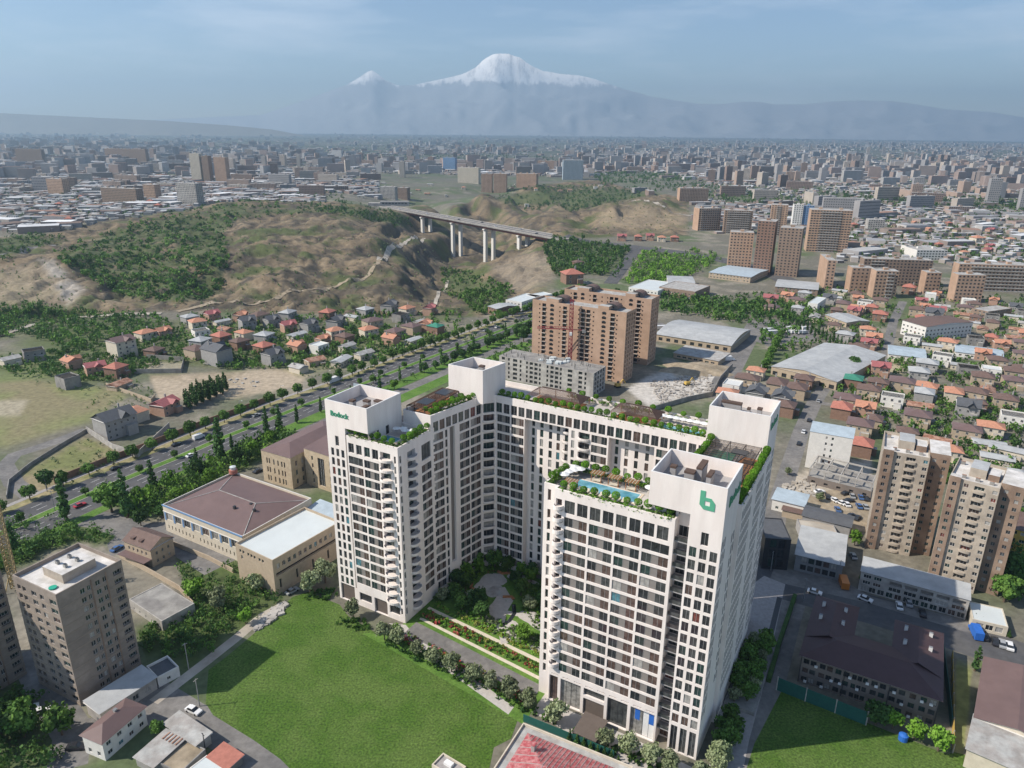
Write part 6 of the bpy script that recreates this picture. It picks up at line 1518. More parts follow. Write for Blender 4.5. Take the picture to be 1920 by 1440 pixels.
mat('far_pink', (.36, .27, .22), .9, .1, .05); mat('far_brown', (.25, .185, .155), .9, .1, .05); mat('far_beige', (.42, .37, .32), .9, .1, .05); mat('far_grey', (.30, .29, .29), .9, .1, .05)
for i, (wm, nm) in enumerate((('far_pink', 'pink tuff'), ('far_brown', 'dark brown'), ('far_beige', 'beige'), ('far_grey', 'grey'))):
    make_slab('tower%d' % i, 22, 16, 36+3*i, wm, 12); make_slab('slab%d' % i, 62, 13, 17+4*i, wm, 6); make_slab('low%d' % i, 46, 13, 12, wm, 4)
    for k, t in (('tower', 'high block'), ('slab', 'long slab block'), ('low', 'four-storey block')): DESC['%s%d' % (k, i)] = '%s %s' % (nm, t)
    DESC['tower%d' % i] = '%s high block' % nm
CB = {'n': 0}
def city(poly, n, seed, keys, where, group, s=(.9, 1.3), r=16, rot=None):
    R_ = random.Random(seed)
    for X, Y, z, x, y in scatter_px(poly, n, seed, r):
        k = R_.choice(keys)+str(R_.randrange(4)); CB['n'] += 1; sc_ = R_.uniform(*s)
        dup(HP[k], (X, Y, z-.5), (rot if rot is not None else 0)+R_.choice((0, .2, -.25, 1.57, .5)), (sc_, sc_, R_.uniform(.85, 1.25)), DESC[k]+' '+where, group)
city([(0,300),(170,295),(330,305),(330,330),(0,330)], 26, 11, ['tower', 'tower', 'slab'], 'on the far left plateau skyline', 'blocks on the plateau city')
city([(0,328),(340,325),(500,335),(640,340),(640,372),(330,378),(0,385)], 60, 12, ['low', 'slab', 'low', 'low'], 'on the near plateau', 'blocks on the plateau city', (.8, 1.2), 22)
city([(400,310),(820,300),(820,330),(640,350),(430,345)], 44, 13, ['tower', 'slab', 'low', 'tower'], 'in the middle of the plateau city', 'blocks on the plateau city', (.8, 1.1), 20)
city([(1290,325),(1560,290),(1620,300),(1560,340),(1480,352),(1330,345)], 34, 14, ['tower', 'tower', 'slab'], 'in the high-rise district right of the gorge', 'high-rise district on the right', (.9, 1.3), 20)
city([(1400,285),(1560,270),(1700,280),(1920,300),(1920,330),(1640,310)], 50, 15, ['tower', 'slab', 'low', 'tower'], 'in the far district at the right', 'high-rise district on the right', (.9, 1.3), 22)
city([(1560,345),(1920,320),(1920,380),(1720,385)], 26, 16, ['tower', 'low', 'slab'], 'among the trees at the far right', 'high-rise district on the right', (.9, 1.2), 22)
city([(1150,355),(1300,350),(1700,385),(1620,400),(1420,380)], 12, 17, ['low', 'low', 'slab'], 'in the works beyond the brown cluster', 'high-rise district on the right', (.8, 1.3), 24)
city([(1050,290),(1290,280),(1300,320),(1120,325)], 24, 18, ['low', 'slab', 'tower'], 'beyond the glass hotel', 'high-rise district on the right', (.9, 1.2), 24)
# ------------------------------------------------------------ the rest of the city to the horizon: one object
R_ = np.random.default_rng(4)
def boxes(name, P_, seed=1):
    """P_: rows of x,y,z,lx,ly,h,ang,wall rgb,roof rgb -> merged boxes with per-face colour"""
    P_ = np.array(P_); n = len(P_); ca, sa = np.cos(P_[:, 6]), np.sin(P_[:, 6]); V = np.zeros((n, 8, 3))
    for k, (sx, sy) in enumerate(((-1, -1), (1, -1), (1, 1), (-1, 1))):
        x, y = sx*P_[:, 3]/2, sy*P_[:, 4]/2
        for q in (0, 1): V[:, k+4*q, 0] = P_[:, 0]+x*ca-y*sa; V[:, k+4*q, 1] = P_[:, 1]+x*sa+y*ca; V[:, k+4*q, 2] = P_[:, 2]+(P_[:, 5] if q else -4)
    Fq = np.array([[0, 1, 5, 4], [1, 2, 6, 5], [2, 3, 7, 6], [3, 0, 4, 7], [4, 5, 6, 7]]); Fi = (np.arange(n)[:, None, None]*8+Fq[None]).reshape(-1, 4).astype(np.int32)
    me = bpy.data.meshes.new(name); me.vertices.add(n*8); me.vertices.foreach_set('co', V.reshape(-1).astype(np.float32)); me.loops.add(Fi.size); me.loops.foreach_set('vertex_index', Fi.ravel())
    me.polygons.add(len(Fi)); me.polygons.foreach_set('loop_start', np.arange(0, Fi.size, 4, dtype=np.int32)); me.polygons.foreach_set('loop_total', np.full(len(Fi), 4, np.int32)); me.polygons.foreach_set('use_smooth', np.zeros(len(Fi), bool)); me.update(calc_edges=True)
    c = np.ones((n, 5, 4, 4)); c[:, :4, :, :3] = P_[:, None, None, 7:10]; c[:, 4, :, :3] = P_[:, None, 10:13]
    a = me.color_attributes.new('cover', 'FLOAT_COLOR', 'CORNER'); a.data.foreach_set('color', c.reshape(-1).astype(np.float32)); me.materials.append(mat('city_walls', (1, 1, 1), .8, .12, .08, attr='cover'))
    o = bpy.data.objects.new(name, me); C.objects.link(o); tag(o, kind='stuff'); return o
WALLS = np.array([(.32,.25,.22), (.38,.34,.31), (.24,.20,.18), (.42,.41,.40), (.30,.29,.29)]); ROOFS = np.array([(.70,.71,.72), (.60,.61,.62), (.34,.34,.35), (.44,.44,.44), (.22,.22,.22), (.22,.16,.13), (.50,.50,.50), (.30,.18,.13)])
GREENZ = [[(1100,322),(1240,318),(1300,332),(1120,345)], [(560,302),(960,288),(1060,300),(1040,310),(600,312)], [(960,285),(1050,283),(1050,303),(960,305)], [(1500,352),(1700,348),(1920,362),(1920,380),(1700,372),(1520,368)], [(1200,342),(1290,332),(1420,352),(1600,372),(1480,380),(1340,372)], [(1860,345),(1940,340),(1940,362),(1860,362)]]
rows_ = []; n_try = 0
hb = [(x, y) for x, y in HILL]
CX = np.concatenate([R_.uniform(1960, 2500, 1500), R_.uniform(-350, 700, 12000), R_.uniform(1300, 2300, 7000), R_.uniform(-400, 2350, 52000), R_.uniform(-300, 2200, 24000)]); CY = np.concatenate([R_.uniform(480, 1000, 1500), R_.uniform(330, 470, 12000), R_.uniform(345, 480, 7000), 250.5+72*R_.random(52000)**1.25, R_.uniform(300, 392, 24000)])
keep = ~inpoly(CX, CY, hb)
for g_ in GREENZ: keep &= ~(inpoly(CX, CY, g_) & (R_.random(len(CX)) > .12))
keep &= ~((CY > 330) & (CX > 700) & (CX < 1300)); keep &= ~((CY > 372) & (CX > 600) & (CX < 1300)); keep &= ~((CY > 345) & (CX > 1150) & (R_.random(len(CX)) > .5)); keep &= ~((CY > 430) & (CX < 1560) & (CX > 700))
clus = fbm(CX*1.0, CY*5.0, 90, 3, 91); keep &= (clus > .43) | (R_.random(len(CX)) < .25) | (CY > 345)
for x, y in zip(CX[keep], CY[keep]):
    X, Y = U(x, y, 0); d = math.hypot(X, Y)
    if y > 400 and x < 1200 and hillmask(X, Y) > 0: continue
    if y > 480 and R_.random() < .72: continue
    if d > 22500: continue
    if d < 3500:
        if not free(X, Y, 6): continue
        occupy(X, Y, 5)
    k = R_.random(); s = .9+d/22000; z0_ = 0 if d > 2500 else Z(X, Y)
    if y < 380 and k < (.07 if d > 2500 else .0): lx, ly, h = R_.uniform(20, 60), 14, R_.uniform(15, 40)
    elif k < (.25 if d > 2500 else .07): lx, ly, h = R_.uniform(25, 60)*s, R_.uniform(14, 28)*s, R_.uniform(5, 9)
    else: lx, ly, h = R_.uniform(8, 14)*s, R_.uniform(7, 11)*s, R_.uniform(3, 6)
    w_ = WALLS[R_.integers(5)]*R_.uniform(.8, 1.15); r_ = ROOFS[R_.integers(8)]*R_.uniform(.75, 1.1)
    rows_.append([X, Y, z0_, lx, ly, h, R_.choice([.15, .15, .5, -.2, 1.2]), *w_, *r_])
boxes('distant_city', rows_)
# ------------------------------------------------------------ woods: ground cover where no single tree can be counted
def woods(name, poly, n, seed, h=(4, 8), leaves=('leaf_green', 'leaf_dark'), size=.10, npr=.5, r_chk=0, k=5, rr=.42):
    R2 = np.random.default_rng(seed); pts = []; xs = [p[0] for p in poly]; ys = [p[1] for p in poly]; t = 0
    while len(pts) < n and t < n*25:
        t += 1; x, y = R2.uniform(min(xs), max(xs)), R2.uniform(min(ys), max(ys))
        if not inpoly([x], [y], poly)[0]: continue
        X, Y, z = G(x, y)
        if not free(X, Y, .5): continue
        hh = R2.uniform(*h); pts.append((X, Y, z, hh, hh*rr))
    leafstuff(name, pts, leaves, size, npr, k, R2)
woods('woodland', WOODS['hill'], 1150, 1, (2.5, 9), rr=.5); woods('woodland', WOODS['hilltop'], 260, 2, (5, 9), ('leaf_dark', 'leaf_poplar')); woods('woodland', WOODS['gully'], 620, 3, (3, 8), ('leaf_dark', 'leaf_green'))
woods('woodland', WOODS['leftedge'], 120, 4); woods('woodland', WOODS['gorge'], 330, 5, (5, 9), ('leaf_green', 'leaf_green')); woods('woodland', WOODS['farside'], 460, 6, (6, 11), ('leaf_dark',)); woods('woodland', WOODS['park'], 520, 7, (6, 11), ('leaf_green', 'leaf_dark')); woods('woodland', WOODS['park2'], 480, 8, (5, 8), ('leaf_green', 'leaf_bright'))
woods('woodland', [(0,300),(700,300),(640,390),(0,440)], 900, 30, (5, 9), ('leaf_dark', 'leaf_green')); woods('woodland', [(1300,290),(1920,280),(1920,400),(1300,350)], 900, 31, (7, 12), ('leaf_dark', 'leaf_green')); woods('woodland', [(1420,390),(1920,375),(1920,480),(1560,470)], 500, 32, (5, 9), ('leaf_dark', 'leaf_green'))
woods('woodland', GREENZ[4], 420, 9, (7, 12), ('leaf_green', 'leaf_dark')); woods('woodland', GREENZ[3], 330, 10, (8, 13), ('leaf_dark',)); woods('woodland', GREENZ[1], 520, 11, (10, 18), ('leaf_dark',)); woods('woodland', GREENZ[0], 280, 12, (8, 14), ('leaf_dark',))
woods('shrubbery', [(0,440),(340,400),(640,400),(760,430),(900,520),(930,590),(600,596),(300,598),(0,620)], 1100, 13, (1.2, 3.8), ('leaf_dark', 'leaf_olive'))
woods('shrubbery', [(1050,370),(1290,375),(1290,435),(1050,440)], 120, 14, (2, 4), ('leaf_dark', 'leaf_green'))
woods('garden_trees', [(330,608),(860,588),(860,640),(640,700),(430,705),(330,690)], 900, 15, (3, 7), ('leaf_green', 'leaf_dark')); woods('garden_trees', [(0,690),(120,675),(330,640),(330,690),(200,735),(60,735),(0,720)], 520, 16, (2.5, 6), ('leaf_green', 'leaf_dark'))
woods('garden_trees', [(1240,560),(1440,540),(1920,500),(1920,1000),(1500,700),(1420,600)], 1500, 17, (3, 6.5), ('leaf_green', 'leaf_dark', 'leaf_green')); woods('garden_trees', [(1236,545),(1400,560),(1540,560),(1540,600),(1430,640),(1400,600),(1236,580)], 420, 18, (5, 9), ('leaf_green', 'leaf_dark'))
woods('garden_trees', [(1500,400),(1920,380),(1920,480),(1780,470),(1500,430)], 300, 19, (4, 8), ('leaf_dark', 'leaf_green')); woods('garden_trees', [(0,330),(640,330),(640,400),(330,400),(0,460)], 520, 20, (4, 8), ('leaf_dark', 'leaf_green'))
woods('garden_trees', [(860,640),(990,590),(1000,660),(960,690),(900,700),(820,700)], 110, 29, (3, 6), ('leaf_green', 'leaf_dark'))
woods('garden_trees', [(1930,500),(2400,520),(2500,1000),(1930,1000)], 400, 35, (3, 7), ('leaf_green', 'leaf_dark'))
woods('garden_trees', [(560,690),(940,600),(960,620),(700,760),(560,720)], 160, 21, (1.2, 3), ('leaf_green',))
NU = dict(size=.065, npr=.9, k=7)
woods('undergrowth', [(330,1060),(450,1060),(545,1130),(500,1165),(440,1210),(380,1260),(285,1240),(270,1200),(375,1150)], 330, 22, (2.0, 5), ('leaf_dark', 'leaf_green'), **NU)
woods('undergrowth', [(-40,1020),(60,985),(150,1000),(235,1015),(210,1040),(150,1030),(40,1080),(-40,1120)], 230, 23, (2.5, 6), ('leaf_green', 'leaf_dark'), **NU); woods('undergrowth', [(-60,1330),(60,1300),(140,1370),(130,1460),(-60,1480)], 110, 24, (3, 7), ('leaf_green', 'leaf_dark'), **NU)
woods('undergrowth', [(225,975),(330,908),(430,862),(480,835),(560,815),(560,850),(490,870),(430,905),(300,985),(250,1000)], 260, 25, (4, 9), ('leaf_green', 'leaf_dark', 'leaf_bright'), **NU)
woods('undergrowth', [(1850,1010),(1930,960),(1930,1120),(1880,1110)], 60, 26, (4, 8), ('leaf_dark', 'leaf_green'), **NU)
# crops and low scrub on the meadows at the left
woods('scrub', [(60,700),(250,720),(300,760),(240,800),(150,780),(60,740)], 150, 27, (1, 3), ('leaf_green', 'leaf_olive')); woods('scrub', [(40,905),(160,832),(230,858),(215,920),(150,930)], 60, 28, (1, 2.4), ('leaf_olive', 'leaf_dark'))
ORD = 'first second third fourth fifth sixth seventh eighth ninth tenth eleventh twelfth thirteenth fourteenth fifteenth sixteenth seventeenth eighteenth nineteenth twentieth twenty-first twenty-second twenty-third twenty-fourth twenty-fifth twenty-sixth twenty-seventh twenty-eighth twenty-ninth thirtieth'.split()
# ------------------------------------------------------------ single trees
gt = 'trees along the highway'
MM = densify(MED, 9)
for d, lab, s, kind, i0, i1, st in ((0, 'small round shrub tree on the highway median', .6, 'broad', 2, 120, 2), (-18.5, 'young tree in the grass strip right of the highway', .95, 'dark', 30, 78, 1), (16.4, 'street tree on the villa side of the highway', 1.0, 'broad', 8, 78, 1), (-15.5, 'poplar in the near-side row beside the highway', .85, 'poplar', 14, 42, 2)):
    P_ = densify(offs(MED, d), 9)
    for p in P_[i0:i1:st]:
        if 1:
            plant(kind, p[0]+rnd.uniform(-1, 1), p[1], lab, gt, s, 0, True)
for x, y, k, s, lb in [(130,992,'poplar',1.5,'poplar beside the red car at the left junction'),(245,985,'poplar',1.6,'tall poplar on the grass island of the junction'),(215,975,'broad',1.75,'broad dark tree on the grass island of the junction'),(293,935,'poplar',1.25,'poplar beside the highway, left of the hall trees'),(418,878,'poplar',1.7,'tallest poplar by the highway in front of the brown hall'),
   (503,828,'poplar',1.25,'left of two poplars behind the institute'),(527,822,'poplar',1.25,'right of two poplars behind the institute'),(92,935,'dark',1.2,'dark tree on the dry lot by the junction'),(35,1055,'poplar',1.1,'poplar at the left edge beside the sand-coloured crane'),(265,955,'broad',1.0,'tree beside the grass island'),(340,955,'bright',1.2,'bright green tree above the brown-roofed hall'),(400,925,'bright',1.2,'bright green tree left of the red roof drum'),
   (450,880,'dark',1.3,'dark tree between highway and institute'),(480,860,'bright',1.1,'bright tree left of the institute'),(510,840,'bright',1.0,'bright tree at the institute corner'),(375,905,'dark',1.2,'dark tree behind the hall by the highway'),(310,985,'dark',1.0,'tree at the left corner of the hall'),(270,1000,'dark',1.0,'dark tree on the junction corner'),
   (375,1135,'bright',1.3,'yellow-green tree beside the flat concrete storehouse'),(490,1120,'olive',1.1,'round silvery bush tree by the cream hall corner'),(420,1155,'olive',1.3,'silvery tree in the thicket below the hall'),(470,1180,'bright',.9,'bright tree at the lawn edge of the thicket'),
   (60,1400,'broad',1.5,'large tree in the lower left corner'),(130,1395,'broad',1.3,'large tree left of the brown-roofed white house'),(20,1410,'dark',1.3,'dark tree in the lower left corner'),(310,1392,'broad',.6,'small tree at the corner of the white house'),
   (590,1120,'olive',1.35,'tall silvery tree left of the white tower'),(618,1100,'olive',1.45,'tallest silvery tree against the white tower'),(672,1165,'olive',1.1,'silvery tree on its own green island before the left tower'),
   (1838,1240,'poplar',.8,'feathery tree at the corner of the barn'),(1655,1345,'dark',1.0,'dark tree at the end of the green screen'),(1686,1352,'bright',1.05,'bright tree by the school, first right of the dark one'),(1727,1372,'bright',1.1,'bright tree by the school, middle one'),(1772,1392,'bright',1.0,'bright tree by the school, rightmost'),
   (1890,1110,'broad',1.5,'large tree right of the brown and beige towers'),(1905,1080,'dark',1.5,'dark tree right of the brown and beige towers'),(1608,1010,'bright',1.0,'tree between the grey shop and the car park'),(1470,1005,'bright',.5,'small bush between two dark buildings'),(1540,928,'olive',.7,'olive tree among the parked cars'),(1480,880,'olive',.7,'lone tree in the rubble beside the ruin'),
   (980,640,'dark',1.7,'dark tree group left of the tuff towers, front'),(968,632,'dark',1.6,'dark tree left of the tuff towers, rear'),(1600,680,'dark',1.6,'big dark tree right of the gabled warehouse'),(1655,870,'poplar',.8,'poplar right of the white six-storey block'),(1625,1080,'dark',.5,'shrub at the corner of the long shopping block'),(740,735,'bright',.9,'conical bright tree beside the highway service road'),(700,725,'broad',.8,'tree by the service road')]:
    plant(k, x, y, lb, None, s)
gp = 'row of poplars beside the bare lot'
for i in range(20): plant('poplar', 350+4.0*i, 775-1.9*i+(i % 3)*4, ORD[i]+' thin poplar in the dense row beside the bare lot', gp, .95)
gp = 'poplar belt behind the gabled warehouse'
for i in range(26): plant('poplar', 1420+7.0*i, 572+.45*7*i+(i % 4)*3-6, ORD[i]+' poplar in the belt behind the gabled warehouse', gp, .75)
for i in range(9): plant('broad', 1432+3.6*i, 688-8.2*i, ORD[i]+' tree in the row along the left side of the gabled warehouse', 'trees left of the gabled warehouse', .95)
for i in range(7): plant('conifer', 700+9*i, 600-1.0*i, ORD[i]+' dark conifer in the villa hedge row', 'conifers of the villas', .9)
for i in range(6): plant('conifer', 1835+13*i, 1150+5*i, ORD[i]+' small conifer in front of the cafe', 'conifers before the cafe', .42)
# olive-green trees before the white complex
go = 'row of round silvery trees before the white complex'
OT = [(731,1205),(757,1213),(792,1233),(822,1247),(858,1262),(898,1282),(932,1293),(967,1310),(1004,1328),(1055,1355)]
for i, (x, y) in enumerate(OT): plant('olive', x, y, ORD[i]+' silvery tree from the left tower in the row along the lawn', go, [.95, 1.05, .85, 1, 1.05, 1.1, 1, 1.05, 1.05, 1.1][i])
for i, (x, y) in enumerate([(1148,1395),(1190,1410),(1235,1425),(1268,1440),(1362,1420),(1330,1455)]): plant('olive', x, y, ORD[i]+' silvery tree along the pavement below the front wing', 'silvery trees below the front wing', 1.0)
def edge_shrubs(name, pts, wd, n, seed, leaves, h=(.7, 1.5), z=0.0, world=False, rr=.5, size=.16, npr=.30):
    R2 = np.random.default_rng(seed); W_ = pts if world else [U(x, y, 0) for x, y in pts]; W_ = densify(W_, 1.5); out = []
    for i in range(n):
        k = R2.integers(len(W_)-1); a, b = Vector(W_[k]), Vector(W_[k+1]); d = (b-a).normalized(); p = a+(b-a)*R2.random()+Vector((-d.y, d.x))*R2.uniform(-wd/2, wd/2); hh = R2.uniform(*h); out.append((p.x, p.y, z, hh, hh*rr))
    leafstuff(name, out, leaves, size, npr, 4, R2)
edge_shrubs('shrubbery', OT, 4, 150, 40, ('leaf_green', 'leaf_dark'), (1, 2))
edge_shrubs('shrubbery', [(645,1172),(672,1180),(700,1178)], 5, 40, 41, ('leaf_green',), (1, 2)); edge_shrubs('shrubbery', [(585,1125),(610,1125),(640,1120)], 5, 50, 42, ('leaf_green', 'leaf_dark'), (1, 2))
edge_shrubs('shrubbery', [(1080,1370),(1130,1385),(1180,1410),(1260,1440)], 4, 70, 43, ('leaf_green', 'leaf_dark'), (1, 2))
def LWl(P_): return [LW(s, t)[:2] for s, t in P_]
for P_, wd, n, lv, sd in (([(-47,11.8),(0,7)], 3.0, 240, ('leaf_green', 'flower_red', 'leaf_yellow', 'leaf_bright', 'leaf_green'), 50), ([(-52,1.6),(-48,-.6),(-2,-5.6)], 3.4, 270, ('leaf_green', 'flower_red', 'leaf_yellow', 'leaf_bright', 'flower_pink', 'leaf_bright'), 51), ([(-47,9.8),(-20,7.5)], 1.2, 30, ('flower_red', 'leaf_green'), 52), ([(-47,17),(0,12.4)], 2.4, 150, ('leaf_yellow', 'leaf_bright'), 53)):
    edge_shrubs('flower_bed', LWl(P_), wd, n, sd, lv, (.8, 1.6), 0, True)
# courtyard trees and shrubs
gc = 'trees of the courtyard garden'
CT = [(-46,20),(-44,23.5),(-47,29),(-43,29),(-46,34),(-44,39),(-47,42),(-41,45),(-36,45.5),(-31,46),(-26,44),(-30,40),(-25,35),(-36,23),(-38,19),(-30,18),(-33,21),(-19,30),(-15,34),(-17,42),(-11,38),(-10,31),(-6,36),(-4,28),(-8,20),(-3,20),(-14,16),(-20,45),(-8,44),(-3,42),(-41,22),(-5,15),(-27,48.0-2)]
_cp = {}
def cplace(s, t, i):
    k = ('by the left tower wall' if s < -43 and t < 30 else 'by the left wing wall' if s < -40 else 'under the rear wing' if t > 40 else 'behind the front wing' if s > -10 else 'between the front beds and the oval' if t < 22 else 'in the middle of the courtyard')
    kk = (k, (0, 1, 2, 0, 4)[i % 5]); _cp[kk] = _cp.get(kk, 0)+1
    return k+', '+('foremost', 'second', 'third', 'fourth', 'fifth', 'sixth', 'seventh')[_cp[kk]-1]+' from the front'
for i, (s, t) in enumerate(sorted(CT, key=lambda q: q[1])):
    X, Y, _ = LW(s, t); plant(('broad', 'bright', 'dark', 'broad', 'olive')[i % 5], X, Y, ('green', 'bright', 'dark', 'green', 'silvery')[i % 5]+' tree '+cplace(s, t, i), gc, rnd.uniform(.75, 1.0), 0, True)
edge_shrubs('undergrowth', LWl([(-48,19),(-44,40),(-40,46)]), 5, 170, 60, ('leaf_bright', 'leaf_green'), (.7, 1.8), 0, True); edge_shrubs('undergrowth', LWl([(-36,20),(-24,17),(-4,17)]), 6, 240, 61, ('leaf_bright', 'leaf_green', 'leaf_olive'), (.7, 1.8), 0, True)
edge_shrubs('undergrowth', LWl([(-24,44),(-18,34),(-8,26),(-2,22)]), 12, 360, 62, ('leaf_green', 'leaf_bright'), (.6, 1.6), 0, True)
# raised planting deck at the right-hand side of the complex
t = thing('planter_deck', 'raised dark planting deck with dense trees along the right side of the complex', 'planter', LW(45.6, 20), CA)
mb = MB(); mb.prism([(0, 0), (8, 0), (8, 30), (0, 30)], 0, 1.2, 'concrete'); mb.build('wall', t)
gq = 'trees on the planting deck right of the complex'
for i in range(14): X, Y, _ = LW(48+(i % 2)*3, 21.5+2.0*i); plant('broad' if i % 3 else 'olive', X, Y, ORD[i]+' tree packed on the planting deck right of the complex', gq, .85, 1.2, True)
for i in range(9): X, Y, _ = LW(48.5+(i % 2)*2, -6+2.5*i); plant('olive' if i < 4 else 'broad', X, Y, ORD[i]+' tree in the shaded row at the foot of the corner tower', 'trees at the foot of the corner tower', .85, 0, True)
# ------------------------------------------------------------ roof gardens
RG = 'clipped ball trees on the roof terraces'
def roof_row(P_, st, z, where, off=0):
    W_ = densify(P_, st)
    for i, (s, t) in enumerate(W_): X, Y, _ = LW(s+rnd.uniform(-.25, .25), t+rnd.uniform(-.2, .2)); plant('topiary', X, Y, ORD[i]+' clipped ball tree '+where, RG, rnd.uniform(.92, 1.06), z, True)
roof_row([(5.5, -.5), (32.2, -.5)], 2.6, 63.35, 'on the front edge of the pool terrace'); roof_row([(1.2, 1.5), (1.2, 9)], 2.4, 63.35, 'on the left end of the pool terrace'); roof_row([(3, 11.5), (25.5, 11.5)], 2.8, 63.35, 'on the rear edge of the pool terrace')
roof_row([(-68, 5.8), (-52.5, 5.8)], 2.5, 59.3, 'on the front edge of the left tower'); roof_row([(-50.6, 9), (-50.6, 20)], 2.4, 59.3, 'on the right edge of the left tower')
roof_row([(-50.8, 23), (-46.6, 43.5)], 2.1, 63.35, 'along the courtyard edge of the left wing'); roof_row([(-53, 23), (-49.6, 38)], 3.2, 63.35, 'beside the pergola of the left wing')
roof_row([(-40.5, 48.3), (26, 48.3)], 2.4, 63.35, 'along the courtyard edge of the rear wing'); roof_row([(-22, 60.2), (26, 60.2)], 4.4, 63.35, 'along the far edge of the rear wing')
roof_row([(44.2, 14), (44.2, 46)], 1.7, 63.35, 'in the outer hedge of the right wing'); roof_row([(28.9, 24), (28.9, 46)], 1.8, 63.35, 'in the inner hedge of the right wing')
for P_, z, n, sd in (([(4.5, -.8), (33, -.8)], 63.35, 260, 1), ([(1, 0), (1, 11)], 63.35, 80, 2), ([(2, 11.5), (26, 11.5)], 63.35, 170, 3), ([(-68.5, 5.6), (-50.6, 5.6), (-50.6, 20.5)], 59.35, 280, 4), ([(-50.9, 21.5), (-46.6, 44), (-43, 47.4)], 63.35, 280, 5),
   ([(-42, 48.2), (27, 48.2)], 63.5, 700, 6), ([(-22, 60), (26, 60)], 63.3, 120, 7), ([(44, 13.5), (44, 46.5)], 63.4, 240, 8), ([(29, 22), (29, 46.5)], 63.4, 140, 9)):
    edge_shrubs('roof_shrubbery', LWl(P_), 1.5, n, 70+sd, ('leaf_bright', 'leaf_olive', 'leaf_bright', 'leaf_green') if sd != 8 else ('leaf_green', 'leaf_bright'), (.7, 1.6), z-.15, True, .55, .11, .8)
# pools (parts of the complex)
def pool(s0, s1, t0, t1, z):
    mb = MB(); mb.prism([(s0-.8, t0-.8), (s1+.8, t0-.8), (s1+.8, t1+.8), (s0-.8, t1+.8)], z, z+.12, 'deck_tan'); mb.prism([(s0-.25, t0-.25), (s1+.25, t0-.25), (s1+.25, t1+.25), (s0-.25, t1+.25)], z+.12, z+.2, 'white_paint'); mb.build('pool_deck', cx_root)
    mb = MB(); mb.prism([(s0, t0), (s1, t0), (s1, t1), (s0, t1)], z+.19, z+.24, 'pool_water'); mb.build('pool_water', cx_root)
pool(6, 22, 3.4, 7.8, 62.6); pool(12.5, 24.5, 51, 54.2, 62.6); pool(-59.6, -54.5, 9.4, 12.5, 58.6)
def mk_parasol():
    t = thing('parasol', 'x', 'parasol', (0, 0, -500)); mb = MB(); n = 8; q = [(1.35*math.cos(2*math.pi*i/n), 1.35*math.sin(2*math.pi*i/n), 2.1) for i in range(n)]
    for i in range(n): mb.poly([q[i], q[(i+1) % n], (0, 0, 2.6)], 'white_paint'); mb.poly([q[(i+1) % n], q[i], (0, 0, 2.5)], 'white_paint')
    mb.build('canopy', t); mb = MB(); mb.tube([(0, 0, 0, .05), (0, 0, 2.4, .05)], 'metal_grey', 6); mb.build('pole', t); return kids(t)
def mk_lounger():
    t = thing('sun_lounger', 'x', 'sun lounger', (0, 0, -500)); mb = MB(); mb.box(0, 0, .3, .65, 1.3, .12, 0, 'plaster_cream'); mb.build('seat', t)
    mb = MB(); mb.beam((0, .65, .36), (0, 1.15, .8), .65, 'plaster_cream', .1); mb.build('backrest', t)
    mb = MB(); mb.box(0, 0, 0, .5, 1.1, .3, 0, 'timber_orange'); mb.build('frame', t); return kids(t)
def mk_cabana():
    t = thing('cabana', 'x', 'cabana', (0, 0, -500)); 
    for x in (-1.3, 1.3):
        for y in (-1, 1): mb = MB(); mb.box(x, y, 0, .14, .14, 2.2, 0, 'timber_orange'); mb.build('post', t)
    mb = MB()
    for k in range(9): mb.box(-1.5+.375*k, 0, 2.2, .19, 2.6, .1, 0, 'stone_cream' if k % 2 else 'timber_orange')
    mb.build('slatted_roof', t); mb = MB(); mb.box(0, .5, .2, 2.2, .9, .35, 0, 'plaster_cream'); mb.build('daybed', t); return kids(t)
PA, LO, CBN = mk_parasol(), mk_lounger(), mk_cabana()
def onroof(p, s, t, z, lab, grp, rz=0, sc_=1): X, Y, _ = LW(s, t); dup(p, (X, Y, z), CA+rz, sc_, lab, grp)
for i, (s, t) in enumerate([(3.2, 6.8), (4.0, 8.3), (3.0, 4.8), (5.2, 9.6), (24.0, 8.8), (3.4, 9.9)]): onroof(PA, s, t, 62.75, ORD[i]+' white parasol beside the pool of the front terrace', 'parasols of the front terrace')
for i in range(7): onroof(PA, 11.5+2.1*i, 56.3, 62.75, ORD[i]+' white parasol behind the pool of the rear wing', 'parasols of the rear wing')
for i in range(4): onroof(PA, -57.5+1.6*i, 14.5+(i % 2), 58.75, ORD[i]+' small white parasol beside the pool of the left tower', 'parasols of the left tower')
for i, s in enumerate((10.0, 14.6, 19.2)): onroof(CBN, s, 9.6, 62.75, ('slatted orange cabana, leftmost of three behind the front pool', 'slatted cream cabana, middle of three behind the front pool', 'slatted cream cabana, rightmost of three behind the front pool')[i], 'cabanas of the front terrace', math.pi)
onroof(CBN, 6.2, 2.0, 62.75, 'cabana in front of the left end of the front pool', None)
for i in range(12): onroof(LO, 8.2+1.15*i, 8.75 if i < 0 else 1.9, 62.75, ORD[i]+' cream sun lounger on the near side of the front pool', 'sun loungers of the front terrace')
for i in range(10): onroof(LO, 12+1.25*i, 55.2, 62.75, ORD[i]+' cream sun lounger behind the pool of the rear wing', 'sun loungers of the rear wing', math.pi)
